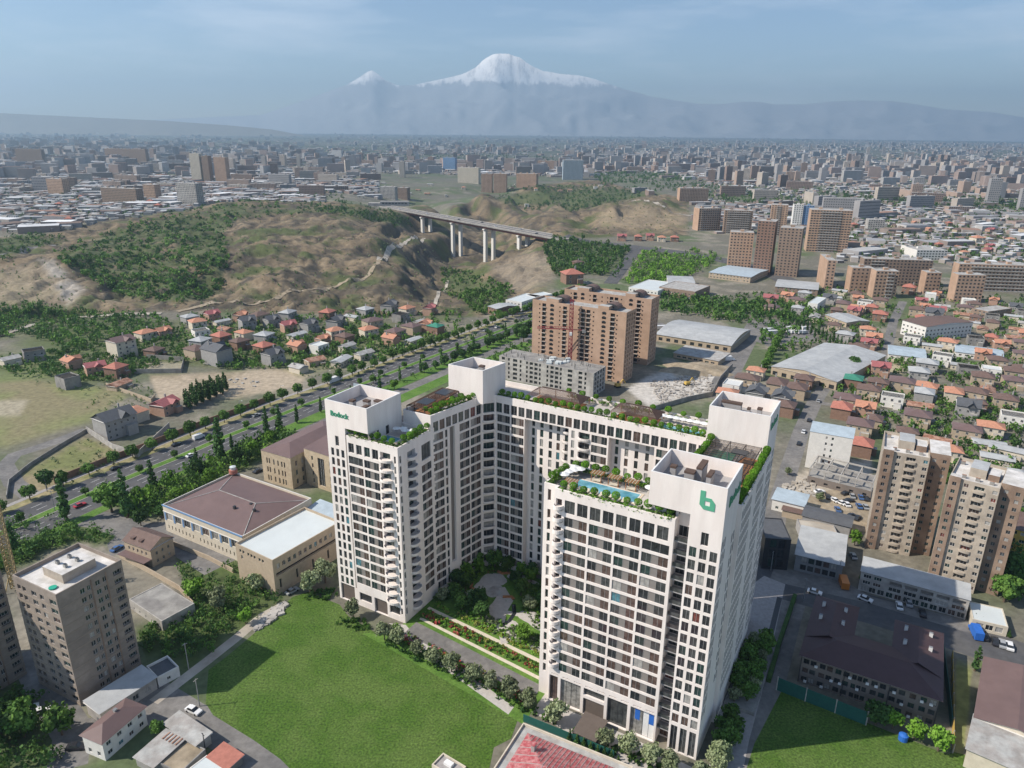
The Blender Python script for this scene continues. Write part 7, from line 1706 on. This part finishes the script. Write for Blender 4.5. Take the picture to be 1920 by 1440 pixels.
# hipped louvre pavilions on the rear wing
for s0, s1, lab in ((-32, -14, 'brown louvred pavilion on the rear wing, left one'), (-3, 11, 'brown louvred pavilion on the rear wing, right one')):
    t = thing('roof_pavilion', lab, 'pavilion', LW(s0, 50.5, 62.6), CA, 'louvred pavilions on the rear wing'); L, D = s1-s0, 8.5
    mb = MB(); z0, z1 = 2.5, 4.4
    for k in range(26):
        f0, f1 = k/26, (k+.62)/26
        for sgn in (0, 1):
            ya, yb_ = D*.5*f0, D*.5*f1
            za, zb_ = z0+(z1-z0)*f0, z0+(z1-z0)*f1
            xa, xb = 3.5*f0, 3.5*f1
            if sgn: ya, yb_ = D-ya, D-yb_
            mb.poly([(xa-.5, ya, za), (L-xa+.5, ya, za), (L-xb+.5, yb_, zb_), (xb-.5, yb_, zb_)], 'pergola_brown' if k % 3 else 'chimney_brown')
    mb.poly([(-.5, 0, z0), (3, D/2, z1), (-.5, D, z0)], 'pergola_brown'); mb.poly([(L+.5, 0, z0), (L+.5, D, z0), (L-3, D/2, z1)], 'pergola_brown'); mb.build('louvre_roof', t)
    mb = MB(); mb.beam((3, D/2, z1+.1), (L-3, D/2, z1+.1), .3, 'chimney_brown'); mb.build('ridge_beam', t)
    for x in (0, L*.33, L*.66, L):
        for y in (.1, D-.1): mb = MB(); mb.box(x, y, 0, .2, .2, 2.5, 0, 'timber_orange'); mb.build('post', t)
    mb = MB(); mb.box(L/2, D*.5, 0.02, L-1, D-1.5, .1, 0, 'timber_orange'); mb.build('deck', t)
    for k in range(4): mb = MB(); mb.box(L*(.15+.23*k), D*.35, .1, 2.2, 1.2, .6, 0, 'plaster_cream' if k % 2 else 'timber_orange'); mb.build('sofa', t)
# long brown pergola on the left wing
t = thing('pergola', 'long dark brown pergola on the left wing between the two roof boxes', 'pergola', LW(-59.2, 22, 62.6), CA)
for k in range(28): mb = MB(); mb.beam((0, .7*k, 2.9), (6.6, .7*k, 2.9), .12, 'pergola_brown', .22); mb.build('slat', t)
for x in (0, 6.6): mb = MB(); mb.beam((x, -.2, 2.7), (x, 19.2, 2.7), .2, 'pergola_brown', .3); mb.build('beam', t)
for x in (0, 6.6):
    for k in range(6): mb = MB(); mb.box(x, 3.78*k, 0, .2, .2, 2.6, 0, 'pergola_brown'); mb.build('post', t)
mb = MB(); mb.box(3.3, 9.5, .02, 6, 18, .1, 0, 'timber_orange'); mb.build('deck', t)
mb = MB(); mb.prism([(1.2, 3), (5.5, 3), (5.5, 8), (1.2, 8)], 3.02, 3.1, 'metal_dark'); mb.build('roof_panel', t)
mb = MB(); mb.prism([(1.2, 13), (5.5, 13), (5.5, 18), (1.2, 18)], 3.02, 3.1, 'metal_dark'); mb.build('roof_panel', t)
# pergola and sport deck on the right wing
t = thing('pergola', 'wide slatted pergola with black gate frames over the terrace of the right wing', 'pergola', LW(30.2, 14, 62.6), CA)
mb = MB(); mb.box(3.2, 15, .02, 6.3, 30, .06, 0, 'roof_green'); mb.build('lawn_mat', t)
mb = MB(); mb.box(10.2, 17, .03, 4.6, 24, .08, 0, 'timber_orange'); mb.build('deck', t)
for k in range(42):
    mb = MB(); mb.beam((0, .4+.74*k, 3.0), (12.6, .4+.74*k, 3.0), .1, 'metal_dark' if k % 2 else 'chimney_brown', .16); mb.build('slat', t)
for x in (.1, 4.2, 8.4, 12.5): mb = MB(); mb.beam((x, 0, 2.8), (x, 31.5, 2.8), .16, 'metal_dark', .24); mb.build('beam', t)
for x in (.1, 4.2, 8.4, 12.5):
    for y in (0, 10.5, 21, 31.5): mb = MB(); mb.box(x, y, 0, .18, .18, 2.7, 0, 'metal_dark'); mb.build('post', t)
for x, y in ((5.2, 9.5), (6.3, 22.5)):
    mb = MB(); mb.prism([(x, y), (x+4, y), (x+4, y+3), (x, y+3)], 3.3, 3.6, 'metal_dark', bottom=True); mb.build('roof_panel', t)
mb = MB(); mb.beam((5.4, 22.6, 3.4), (7.6, 12.6, 3.4), .25, 'metal_dark'); mb.beam((10.2, 22.6, 3.4), (7.8, 12.6, 3.4), .25, 'metal_dark'); mb.build('brace', t)
# ------------------------------------------------------------ cars
def mk_car(key, m, L=4.4, W_=1.8, Hh=1.45, van=False):
    t = thing('car', 'x', 'car', (0, 0, -500)); mb = MB()
    prof = [(-L/2, .35), (L/2, .35), (L/2, .78), (L*.27, .92), (-L*.34, .95), (-L/2, .85)] if not van else [(-L/2, .35), (L/2, .35), (L/2, 1.0), (L*.36, 1.15), (L*.27, Hh), (-L/2, Hh)]
    n = len(prof)
    for sy in (-1, 1): q = [(x, sy*W_/2, z) for x, z in prof]; mb.poly(q if sy < 0 else q[::-1], m)
    for i in range(n): a, b = prof[i], prof[(i+1) % n]; mb.poly([(a[0], -W_/2, a[1]), (a[0], W_/2, a[1]), (b[0], W_/2, b[1]), (b[0], -W_/2, b[1])], m)
    body = mb.build('body', t)
    if not van:
        mb = MB(); c0 = [(-L*.36, .94), (L*.24, .92), (L*.07, Hh), (-L*.24, Hh)]; w0, w1 = W_/2-.05, W_/2-.25
        lo = [(c0[0][0], -w0, .94), (c0[1][0], -w0, .92), (c0[1][0], w0, .92), (c0[0][0], w0, .94)]; hi = [(c0[3][0], -w1, Hh), (c0[2][0], -w1, Hh), (c0[2][0], w1, Hh), (c0[3][0], w1, Hh)]
        for i in range(4): mb.poly([lo[i], lo[(i+1) % 4], hi[(i+1) % 4], hi[i]], 'glass_dark')
        mb.build('glasshouse', t); mb = MB(); mb.prism([(c0[3][0]+.02, -w1), (c0[2][0]-.02, -w1), (c0[2][0]-.02, w1), (c0[3][0]+.02, w1)], Hh, Hh+.04, m); mb.build('roof', t)
    else: mb = MB(); mb.poly([(L*.365, -W_*.42, 1.17), (L*.365, W_*.42, 1.17), (L*.285, W_*.42, Hh-.15), (L*.285, -W_*.42, Hh-.15)], 'glass_dark'); mb.build('windscreen', t)
    for x in (-L*.31, L*.31):
        for y in (-1, 1):
            mb = MB(); n_ = 10; q = [(x+.33*math.cos(2*math.pi*i/n_), .33+.33*math.sin(2*math.pi*i/n_)) for i in range(n_)]; ya, yb_ = y*(W_/2-.2), y*(W_/2+.02)
            mb.poly([(a, yb_, b) for a, b in (q if y < 0 else q[::-1])], 'rubber')
            for i in range(n_): a, b = q[i], q[(i+1) % n_]; mb.poly([(a[0], ya, a[1]), (b[0], ya, b[1]), (b[0], yb_, b[1]), (a[0], yb_, a[1])], 'rubber')
            mb.build('wheel', t)
    for y in (-1, 1): mb = MB(); mb.box(L/2-.02, y*W_*.36, .6, .08, .35, .14, 0, 'white_paint'); mb.build('headlight', t)
    CARS[key] = kids(t)
CARS = {}
mat('car_white', (.75, .75, .75), .25, .03, 1, spec=.6); mat('car_dark', (.03, .03, .035), .25, .05, 1, spec=.6); mat('car_silver', (.35, .36, .37), .3, .03, 1, spec=.6); mat('car_blue', (.06, .13, .30), .25, .05, 1, spec=.6); mat('car_red', (.40, .03, .04), .25, .05, 1, spec=.6); mat('car_orange', (.50, .17, .03), .4, .05, 1, spec=.5)
for k in ('white', 'dark', 'silver', 'blue', 'red', 'orange'): mk_car(k, 'car_'+k)
mk_car('van', 'car_white', 5.6, 2.0, 2.3, True); mk_car('truck', 'car_orange', 7, 2.3, 2.6, True); mk_car('bus', 'car_white', 10, 2.5, 3.0, True); mk_car('lorry', 'container_blue', 6.5, 2.3, 2.7, True)
def car(key, x, y, ang, lab, grp=None, s=1.05, z=None, raw=False):
    X, Y, zz = (x, y, z) if raw else G(x, y)
    dup(CARS[key], (X, Y, zz+.03 if z is None else z), ang, s, lab, grp)
sa_ = math.atan2(*(lambda a, b: (b[1]-a[1], b[0]-a[0]))(U(1520, 1098), U(1780, 1167)))
for k, x, y, a, lb in [('white',376,1347,-.45,'white saloon parked where the lane meets the lawn'),('white',1535,1101,sa_,'white car driving on the shaded street'),('white',1630,1112,sa_-.2,'white saloon parked aslant left of the long shopping block'),('white',1694,1124,1.2,'white car nose-in before the long shopping block'),('dark',1738,1137,1.2,'black car nose-in before the long shopping block'),
  ('silver',1712,1118,1.2,'grey car beside the white one at the shopping block'),('truck',1588,1083,1.35,'orange truck in the gap beside the grey shop'),('silver',1606,1032,1.4,'pale car parked behind the orange truck'),('lorry',1838,1172,1.3,'small blue lorry by the cafe'),('dark',1853,1177,1.2,'dark car right of the blue lorry'),('dark',1875,1187,1.1,'dark car, second right of the blue lorry'),('silver',1888,1191,1.1,'silver car, third right of the blue lorry'),('white',1902,1195,1.1,'pale car, rightmost by the cafe'),
  ('silver',556,1119,.9,'silver car beside the cream hall'),('dark',158,1420,.1,'dark car at the left corner of the white house'),('white',68,1350,.6,'white car in the deep shade left of the panel tower'),('white',90,1355,.6,'pale car in the deep shade left of the panel tower'),('blue',226,1046,1.2,'blue car behind the dormer building'),('red',155,966,HWY,'red car at the left junction'),
  ('van',375,834,HWY,'white van on the far carriageway'),('dark',333,848,HWY,'dark car behind the white van'),('white',361,868,HWY,'white car on the near carriageway'),('silver',482,790,HWY,'silver car on the far carriageway behind the poplars'),('dark',487,895,HWY,'dark car parked left of the institute'),('bus',628,722,HWY,'lorry with dark body on the highway'),('dark',220,895,HWY,'black car near the dry lot'),
  ('white',930,615,HWY,'white car far up the highway'),('silver',908,622,HWY,'car far up the highway')]: car(k, x, y, a, lb)
gk = 'cars in the dirt car park beside the ruin'; CPK = [('white',1540,912,.2,'white car alone at the upper left of the dirt car park'),('dark',1556,921,1.3,'dark car left in the dirt car park'),('white',1568,927,1.9,'white car, first of three white ones in the dirt car park'),('white',1580,932,2.1,'white car, second of three white ones in the dirt car park'),('white',1592,935,1.5,'white car, third of three white ones in the dirt car park'),
  ('dark',1596,928,.1,'long black car behind the three white ones'),('dark',1590,914,.4,'black car in the rear row of the dirt car park'),('silver',1602,919,1.3,'grey car in the rear row of the dirt car park'),('blue',1618,921,1.3,'blue car in the rear row of the dirt car park'),('dark',1628,923,1.3,'black car at the right of the rear row'),('blue',1615,938,1.4,'blue car at the right of the dirt car park'),('silver',1627,939,1.4,'pale car rightmost in the dirt car park'),('blue',1575,945,1.4,'small blue car at the front of the dirt car park'),('dark',1600,956,.5,'dark car at the front of the dirt car park'),('dark',1612,960,.8,'dark car beside the tree in the dirt car park')]
for k, x, y, a, lb in CPK: car(k, x, y, a, lb, gk)
for i in range(10): car('van', 1478+7*(i % 5), 607+7*(i//5), .5, 'white van in the van yard behind the gabled warehouse', 'vans in the warehouse yard', 1.1)
for k, x, y in (('bus',1440,613),('bus',1448,617),('bus',1362,668),('bus',1240,612)): car(k, x, y, .2, 'white coach parked near the warehouses', 'coaches near the warehouses', 1.1)
for i in range(9):
    q = (.12+.095*i)*Lb; y_ = 5 if i % 2 else -6; X, Y = A_.x+d_.x*q+nb.x*y_, A_.y+d_.y*q+nb.y*y_; car(rnd.choice(('white', 'white', 'silver', 'dark')), X, Y, math.atan2(d_.y, d_.x), 'car crossing the viaduct', 'cars on the viaduct', 1.3, .62, True)
gs = 'cars parked along the lane behind the complex'
for i, (x, y) in enumerate([(1518,778),(1508,800),(1500,822),(1535,742)]): car(('dark', 'white', 'dark', 'silver')[i], x, y, 1.1, ('dark', 'white', 'dark', 'silver')[i]+' car parked along the lane behind the complex', gs)
# ------------------------------------------------------------ cranes, poles, walls, fences
def lattice_mast(mb, x, y, z0, z1, w_, m, br=.16, st=2.4):
    for sx in (-1, 1):
        for sy in (-1, 1): mb.beam((x+sx*w_/2, y+sy*w_/2, z0), (x+sx*w_/2, y+sy*w_/2, z1), br*1.2, m)
    z = z0; k = 0
    while z < z1-.1:
        q = [(x-w_/2, y-w_/2), (x+w_/2, y-w_/2), (x+w_/2, y+w_/2), (x-w_/2, y+w_/2)]
        for i in range(4): a, b = q[i], q[(i+1) % 4]; zz = min(z+st, z1); mb.beam((a[0], a[1], z), (b[0], b[1], zz), br, m); mb.beam((a[0], a[1], z), (b[0], b[1], z), br, m)
        z += st
X, Y = U(1067, 702); t = thing('tower_crane', 'red lattice tower crane in front of the pink tuff tower', 'crane', (X, Y, 0), -.12)
mb = MB(); lattice_mast(mb, 0, 0, 0, 49, 2.2, 'crane_red', .24); mb.build('mast', t)
mb = MB(); mb.beam((-21, 0, 30), (0, 0, 30), .3, 'crane_red'); mb.beam((-21, .9, 30), (0, .9, 30), .3, 'crane_red'); mb.beam((-21, .4, 31), (0, .4, 31.6), .25, 'crane_red')
for k in range(12): mb.beam((-21+1.75*k, 0, 30), (-20.1+1.75*k, .4, 31.1), .15, 'crane_red'); mb.beam((-20.1+1.75*k, .4, 31.1), (-19.3+1.75*k, .9, 30), .15, 'crane_red')
mb.build('jib', t); mb = MB(); mb.beam((0, 0, 30), (9, 0, 30), .4, 'crane_red'); mb.box(8, 0, 28.4, 2.4, 1.4, 1.8, 0, 'concrete'); mb.build('counter_jib', t); mb = MB(); mb.box(0, -1.6, 26.8, 1.6, 1.6, 2, 0, 'white_paint'); mb.build('cab', t)
X, Y = U(38, 1124); t = thing('tower_crane', 'sand-coloured lattice crane mast at the left edge beside the panel tower', 'crane', (X, Y, 0), .3); mb = MB(); lattice_mast(mb, 0, 0, 1, 34, 2.0, 'crane_sand', .2, 2.0); mb.build('mast', t)
mb = MB()
for sx in (-1, 1):
    for sy in (-1, 1): mb.beam((sx*2.4, sy*2.4, 0), (sx, sy, 5), .25, 'crane_sand')
mb.build('base_strut', t)
def pole(x, y, h, lab, m='concrete_pale', arm=True, grp=None):
    X, Y, z = G(x, y); t = thing('utility_pole', lab, 'pole', (X, Y, z), rnd.uniform(0, 3), grp); mb = MB(); mb.tube([(0, 0, 0, .16), (0, 0, h, .10)], m, 6); mb.build('pole', t)
    if arm: mb = MB(); mb.beam((-.7, 0, h-.4), (.7, 0, h-.4), .12, m); mb.build('crossarm', t)
pole(365,1267,9,'concrete pole beside the dirt path at the lawn','concrete_pale'); pole(387,1336,9,'concrete pole by the white saloon'); pole(400,1422,6,'dark pole between the sheds','metal_dark'); pole(1514,1117,9,'street pole at the school corner','metal_grey'); pole(1452,1060,8,'street pole at the complex corner','metal_grey'); pole(1577,1080,9,'street pole by the grey shop','metal_grey'); pole(93,940,8,'street lamp by the dry lot','metal_grey'); pole(108,975,9,'street lamp at the left junction','metal_grey'); pole(287,912,9,'street lamp on the near carriageway','metal_grey')
for p in densify(offs(MED, 16.6), 30)[7:22]: t = thing('street_lamp', 'street lamp on the far side of the highway', 'street lamp', (p[0], p[1], 0), HWY-math.pi/2, 'street lamps of the highway'); mb = MB(); mb.tube([(0, 0, 0, .13), (0, 0, 9, .08)], 'metal_grey', 6); mb.build('pole', t); mb = MB(); mb.beam((0, 0, 9), (2.2, 0, 9.4), .1, 'metal_grey'); mb.box(2.3, 0, 9.3, .8, .3, .12, 0, 'white_paint'); mb.build('lamp_head', t)
X, Y = U(670, 742); t = thing('billboard', 'small blue billboard on the highway median', 'billboard', (X, Y, 0), CA); mb = MB(); mb.box(0, 0, 3.2, 4.6, .3, 2.3, 0, 'roof_blue'); mb.build('panel', t); mb = MB(); mb.tube([(0, 0, 0, .2), (0, 0, 3.2, .18)], 'metal_grey', 8); mb.build('pole', t)
def wallrun(name, lab, cat, pts, h, m, th=.3, world=False, grp=None, posts=None):
    W_ = pts if world else [G(x, y)[:2] for x, y in pts]; t = thing(name, lab, cat, (W_[0][0], W_[0][1], 0), 0, grp); mb = MB()
    for a, b in zip(W_[:-1], W_[1:]):
        a_, b_ = Vector(a), Vector(b); d = (b_-a_); L = d.length; d.normalize(); n = Vector((-d.y, d.x))*th/2
        mb.prism([tuple(a_-n), tuple(b_-n), tuple(b_+n), tuple(a_+n)], min(0, 0), h, m, m)
    part(mb, 'panel', t)
    if posts:
        for p in densify(W_, posts): mb = MB(); mb.box(p[0], p[1], 0, th+.15, th+.15, h+.25, 0, 'concrete_pale'); part(mb, 'post', t)
    for p in densify(W_, 4): occupy(p[0], p[1], 1)
    return t
wallrun('boundary_wall', 'long brown stone wall between the highway and the villas', 'wall', offs(MED, 22)[3:9], 3, 'brick_brown', .4, True)
wallrun('boundary_wall', 'grey block wall curving round the dry lot by the junction', 'wall', [(18,955),(22,925),(60,893),(122,852),(165,826)], 1.8, 'concrete'); wallrun('boundary_wall', 'grey wall of the balcony villa', 'wall', [(165,826),(215,858),(262,872),(320,815)], 3, 'concrete_pale')
wallrun('boundary_wall', 'wall above the meadow', 'wall', [(200,740),(285,768),(292,760)], 2.2, 'stone_tan'); wallrun('boundary_wall', 'dark retaining wall of the vacant plot among the villas', 'wall', [(252,715),(340,712),(345,690),(275,686)], 3, 'concrete')
wallrun('boundary_wall', 'block wall around the building site', 'wall', [(1225,765),(1290,745),(1335,735),(1350,705),(1372,680)], 2.8, 'concrete', .4); wallrun('boundary_wall', 'low wall beside the flat concrete storehouse', 'wall', [(232,1060),(290,1090),(345,1120),(372,1150)], 2, 'stone_tan'); wallrun('boundary_wall', 'garden wall below the pale hall', 'wall', [(330,1035),(400,1062),(445,1085)], 1.8, 'stone_tan')
wallrun('screen_fence', 'dark green screen fence between the school and the right lawn', 'fence', [(1467,1283),(1636,1346)], 4.2, 'fence_green', .12, posts=6); wallrun('screen_fence', 'dark green screen along the far side of the school', 'fence', [(1776,1205),(1795,1345)], 3.2, 'fence_green', .12)
wallrun('fence', 'thin yellow mesh fence right of the school', 'fence', [(1794,1215),(1800,1395)], 2.6, 'gold_yellow', .08, posts=5); wallrun('screen_fence', 'green hoarding behind the crimson-roofed villa', 'fence', [(994,1352),(1046,1372),(1098,1392),(1165,1418)], 2.4, 'fence_green', .12)
wallrun('hedge', 'clipped hedge along the side street by the school', 'hedge', [(1498,1110),(1470,1200),(1452,1270)], 1.6, 'leaf_dark', 1.2)
for i in range(8): plant('cypress', 1082+13*i, 1386+6.2*i, ORD[i]+' small cypress in the row behind the crimson-roofed villa', 'cypresses behind the crimson-roofed villa', 1.0, 0)
X, Y = U(1706, 1372); t = thing('water_tank', 'round blue tank between the bright trees at the school', 'tank', (X, Y, 0)); mb = MB(); mb.tube([(0, 0, 0, 1.1), (0, 0, 1.6, 1.15), (0, 0, 2.0, .5)], 'container_blue', 14); mb.build('body', t)
X, Y, _ = LW(18.5, -7.5); t = thing('canopy', 'brown entrance ramp roof before the garage door of the front wing', 'canopy', (X, Y, 0), CA); mb = MB(); mb.box(0, 0, 2.6, 6.5, 8, .25, 0, 'podium_brown'); mb.build('roof', t); mb = MB(); mb.box(0, -3.8, 0, 6.4, .2, 2.6, 0, 'fence_green'); mb.build('wall', t)
# machines and heaps on the building site
for x, y, lb in ((1158,722,'yellow excavator at the foot of the tuff tower'),(1288,716,'yellow excavator among the scrap heaps')):
    X, Y = U(x, y); t = thing('excavator', lb, 'excavator', (X, Y, 0), .4); mb = MB(); mb.box(0, 0, .9, 3, 2.4, 1.6, 0, 'gold_yellow'); mb.build('body', t); mb = MB(); mb.box(0, 1.1, 0, 3.6, .6, .9, 0, 'rubber'); mb.box(0, -1.1, 0, 3.6, .6, .9, 0, 'rubber'); mb.build('track', t)
    mb = MB(); mb.beam((1.4, 0, 2), (3.6, 0, 4.6), .5, 'gold_yellow'); mb.beam((3.6, 0, 4.6), (5.4, 0, 2), .4, 'gold_yellow'); mb.build('boom', t); mb = MB(); mb.box(.6, .6, 2.5, 1.2, 1.1, 1.2, 0, 'glass_dark'); mb.build('cab', t)
R2 = np.random.default_rng(8)
for nm, poly, n, m in (('rubble', [(1215,712),(1330,690),(1335,730),(1240,752)], 420, 'rubble'), ('rubble', [(425,722),(480,716),(486,734),(435,740)], 16, 'roof_asbestos'), ('rubble', [(520,1150),(548,1138),(552,1150),(500,1190),(480,1195)], 90, 'concrete_pale'), ('rubble', [(1470,900),(1530,880),(1545,915),(1500,935)], 120, 'dirt_pale')):
    mb = MB()
    for X, Y, z, x, y in scatter_px(poly, n, int(R2.integers(999)), 0): s = R2.uniform(.25, 1.5); mb.box(X, Y, z, s*R2.uniform(.6, 2.2), s, s*.5, R2.uniform(0, 3), m)
    tag(mb.build(nm), kind='stuff')
X, Y = U(1307, 686); t = thing('sand_heap', 'broad tan sand heap on the building site', 'heap', (X, Y, 0)); Q = []; mb = MB()
n_ = 20
for i in range(n_):
    for j in range(5):
        f = lambda i, j: ((16+2*math.sin(3*i*.628)+math.sin(i*1.9))*(1-j/5)*math.cos(2*math.pi*i/n_)*1.5, (16+2*math.sin(3*i*.628)+math.sin(i*1.9))*(1-j/5)*math.sin(2*math.pi*i/n_), 3.2*(1-(1-j/5)**2))
        mb.poly([f(i, j), f((i+1) % n_, j), f((i+1) % n_, j+1), f(i, j+1)], 'dirt')
mb.build('mound', t, True)
HAZE_D = 8.0e-5
# ------------------------------------------------------------ far snow mountain and the ranges beside it (30 km away), and the haze between
def far_range(name, prof, Y0, depth, seed, snow_px, label=None):
    """prof: photo skyline; the range stands at Y0 with real depth, rising to the ridge and falling behind it"""
    xs = np.linspace(prof[0][0], prof[-1][0], 420); ys = np.interp(xs, [p[0] for p in prof], [p[1] for p in prof])
    R_ = 36; V = []; 
    for j in range(R_):
        f = j/(R_-1); yy = Y0+depth*(f-1.0)*.9
        for i, (x, y) in enumerate(zip(xs, ys)):
            u, v, w_ = ray(x, y); X = u/v*Y0; Zt = H+w_/v*Y0
            prof_h = f**1.35
            n = (fbm(np.array([X]), np.array([yy*1.4]), 2600, 5, seed, True)[0]-.55)
            z = -150+(Zt+150)*prof_h*(1-.75*max(0, .45-n)*(1-f)**.6*min(1, f*4)*2)
            z = min(z, -150+(Zt+150)*(.02+.98*f)) if f < 1 else Zt
            V.append((X*(yy/Y0), yy, z))
    N = len(xs); Fc = []
    for j in range(R_-1):
        for i in range(N-1): Fc.append((j*N+i, j*N+i+1, (j+1)*N+i+1, (j+1)*N+i))
    for i in range(N): X, yy, z = V[(R_-1)*N+i]; V.append((X*1.2, yy+depth, -250))
    for i in range(N-1): Fc.append(((R_-1)*N+i, (R_-1)*N+i+1, R_*N+i+1, R_*N+i))
    me = bpy.data.meshes.new(name); me.from_pydata(V, [], Fc); me.polygons.foreach_set('use_smooth', [True]*len(Fc)); me.update()
    o = bpy.data.objects.new(name, me); C.objects.link(o)
    m = bpy.data.materials.new(name+'_rock'); m.use_nodes = True; n = m.node_tree; b = n.nodes['Principled BSDF']; b.inputs['Roughness'].default_value = .9
    geo = n.nodes.new('ShaderNodeNewGeometry'); sp = n.nodes.new('ShaderNodeSeparateXYZ'); n.links.new(geo.outputs['Position'], sp.inputs[0])
    nz = n.nodes.new('ShaderNodeTexNoise'); nz.inputs['Scale'].default_value = .0016; nz.inputs['Detail'].default_value = 9; nz.inputs['Roughness'].default_value = .72
    mp_ = n.nodes.new('ShaderNodeMapping'); mp_.inputs['Scale'].default_value = (2.2, 1, .25); n.links.new(geo.outputs['Position'], mp_.inputs[0]); n.links.new(mp_.outputs[0], nz.inputs['Vector'])
    zs_ = H+ray(960, snow_px)[2]/ray(960, snow_px)[1]*Y0
    ad = n.nodes.new('ShaderNodeMath'); ad.operation = 'MULTIPLY_ADD'; ad.inputs[1].default_value = 1100; n.links.new(nz.outputs['Fac'], ad.inputs[0]); n.links.new(sp.outputs['Z'], ad.inputs[2])
    mr = n.nodes.new('ShaderNodeMapRange'); mr.inputs['From Min'].default_value = zs_+480; mr.inputs['From Max'].default_value = zs_+590; n.links.new(ad.outputs[0], mr.inputs['Value'])
    mx = n.nodes.new('ShaderNodeMixRGB'); mx.inputs[1].default_value = (.34, .35, .37, 1) if name == 'mountains' else (.17, .15, .11, 1); mx.inputs[2].default_value = (.93, .93, .94, 1)
    n3 = n.nodes.new('ShaderNodeTexNoise'); n3.inputs['Scale'].default_value = .0022; n3.inputs['Detail'].default_value = 8; n3.inputs['Roughness'].default_value = .75; n.links.new(mp_.outputs[0], n3.inputs['Vector'])
    m3 = n.nodes.new('ShaderNodeMapRange'); m3.inputs['From Min'].default_value = .50; m3.inputs['From Max'].default_value = .62; m3.inputs['To Min'].default_value = 1; m3.inputs['To Max'].default_value = .35; n.links.new(n3.outputs['Fac'], m3.inputs['Value'])
    m4 = n.nodes.new('ShaderNodeMath'); m4.operation = 'MULTIPLY'; n.links.new(mr.outputs[0], m4.inputs[0]); n.links.new(m3.outputs[0], m4.inputs[1])
    n.links.new(m4.outputs[0], mx.inputs[0]); n.links.new(mx.outputs[0], b.inputs['Base Color']); me.materials.append(m)
    tag(o, kind='structure'); return o
FARY = 30500
far_range('mountains', [(-300, 243), (250, 240), (480, 225), (560, 196), (610, 176), (640, 165), (662, 151), (676, 141), (685, 137), (694, 142), (712, 156), (735, 165), (765, 163), (795, 156), (830, 148),
   (848, 143), (864, 137), (880, 128), (892, 115), (902, 108), (913, 102), (922, 101), (942, 101), (948, 104), (964, 108), (972, 115), (985, 123), (1006, 132), (1022, 134), (1040, 137), (1075, 139), (1100, 144), (1118, 150), (1160, 163), (1210, 176), (1300, 188), (1345, 187),
   (1380, 182), (1415, 182), (1440, 186), (1500, 184), (1550, 178), (1600, 175), (1660, 175), (1700, 179), (1760, 188), (1850, 192), (1940, 205), (2200, 235)], FARY, 7000, 5, 157)
far_range('hill', [(-400, 230), (0, 232), (110, 235), (300, 240), (420, 246), (500, 252), (560, 262)], 15000, 2600, 9, -500)
hz = MB(); hz.prism([(-26000, -1500), (26000, -1500), (26000, 23800), (-26000, 23800)], -300, 1420, 'white_paint', bottom=True)
ho = hz.build('haze'); ho.data.materials.clear(); hm_ = bpy.data.materials.new('haze_air'); hm_.use_nodes = True; n = hm_.node_tree; n.nodes.clear()
o_ = n.nodes.new('ShaderNodeOutputMaterial'); v_ = n.nodes.new('ShaderNodeVolumePrincipled'); v_.inputs['Color'].default_value = (.55, .78, 1.0, 1)
v_.inputs['Density'].default_value = HAZE_D; v_.inputs['Anisotropy'].default_value = .3
n.links.new(v_.outputs[0], o_.inputs['Volume']); ho.data.materials.append(hm_); tag(ho, kind='stuff')
# ------------------------------------------------------------ the patterns themselves are not part of the place
for r in list(PROTO.values())+list(HP.values())+list(CARS.values())+[PA, LO, CBN]:
    for ch in list(r.children_recursive): bpy.data.objects.remove(ch)
    bpy.data.objects.remove(r)
# labels that several copies would share say which one by its order along the view
TEN = ['', '', 'twenty', 'thirty', 'forty', 'fifty', 'sixty', 'seventy', 'eighty', 'ninety']
def word(n):
    if n <= 30: return ORD[n-1]
    return TEN[n//10][:-1]+'ieth' if n % 10 == 0 else TEN[n//10]+'-'+ORD[n % 10-1]
by = {}
for o in list(C.objects):
    if o.parent is None and 'label' in o: by.setdefault(o['label'], []).append(o)
for lb, L in by.items():
    if len(L) < 2 or len(L) > 99: continue
    L.sort(key=lambda o: float(Pn(o.location.x, max(o.location.y, 1.0), o.location.z)[0]))
    for i, o in enumerate(L):
        t = lb+', '+('leftmost' if i == 0 else 'rightmost' if i == len(L)-1 else word(i+1)+' from left')
        w_ = t.split()
        if len(w_) > 16: w_ = [q for q in w_ if q != 'the']
        o['label'] = ' '.join(w_[:16] if len(w_) <= 16 else w_[:9]+w_[-7:])
for o in C.objects:
    if o.parent is None and 'label' in o and len(o['label'].split()) > 16:
        w_ = [q for q in o['label'].split() if q not in ('the', 'a')]; o['label'] = ' '.join(w_[:16])
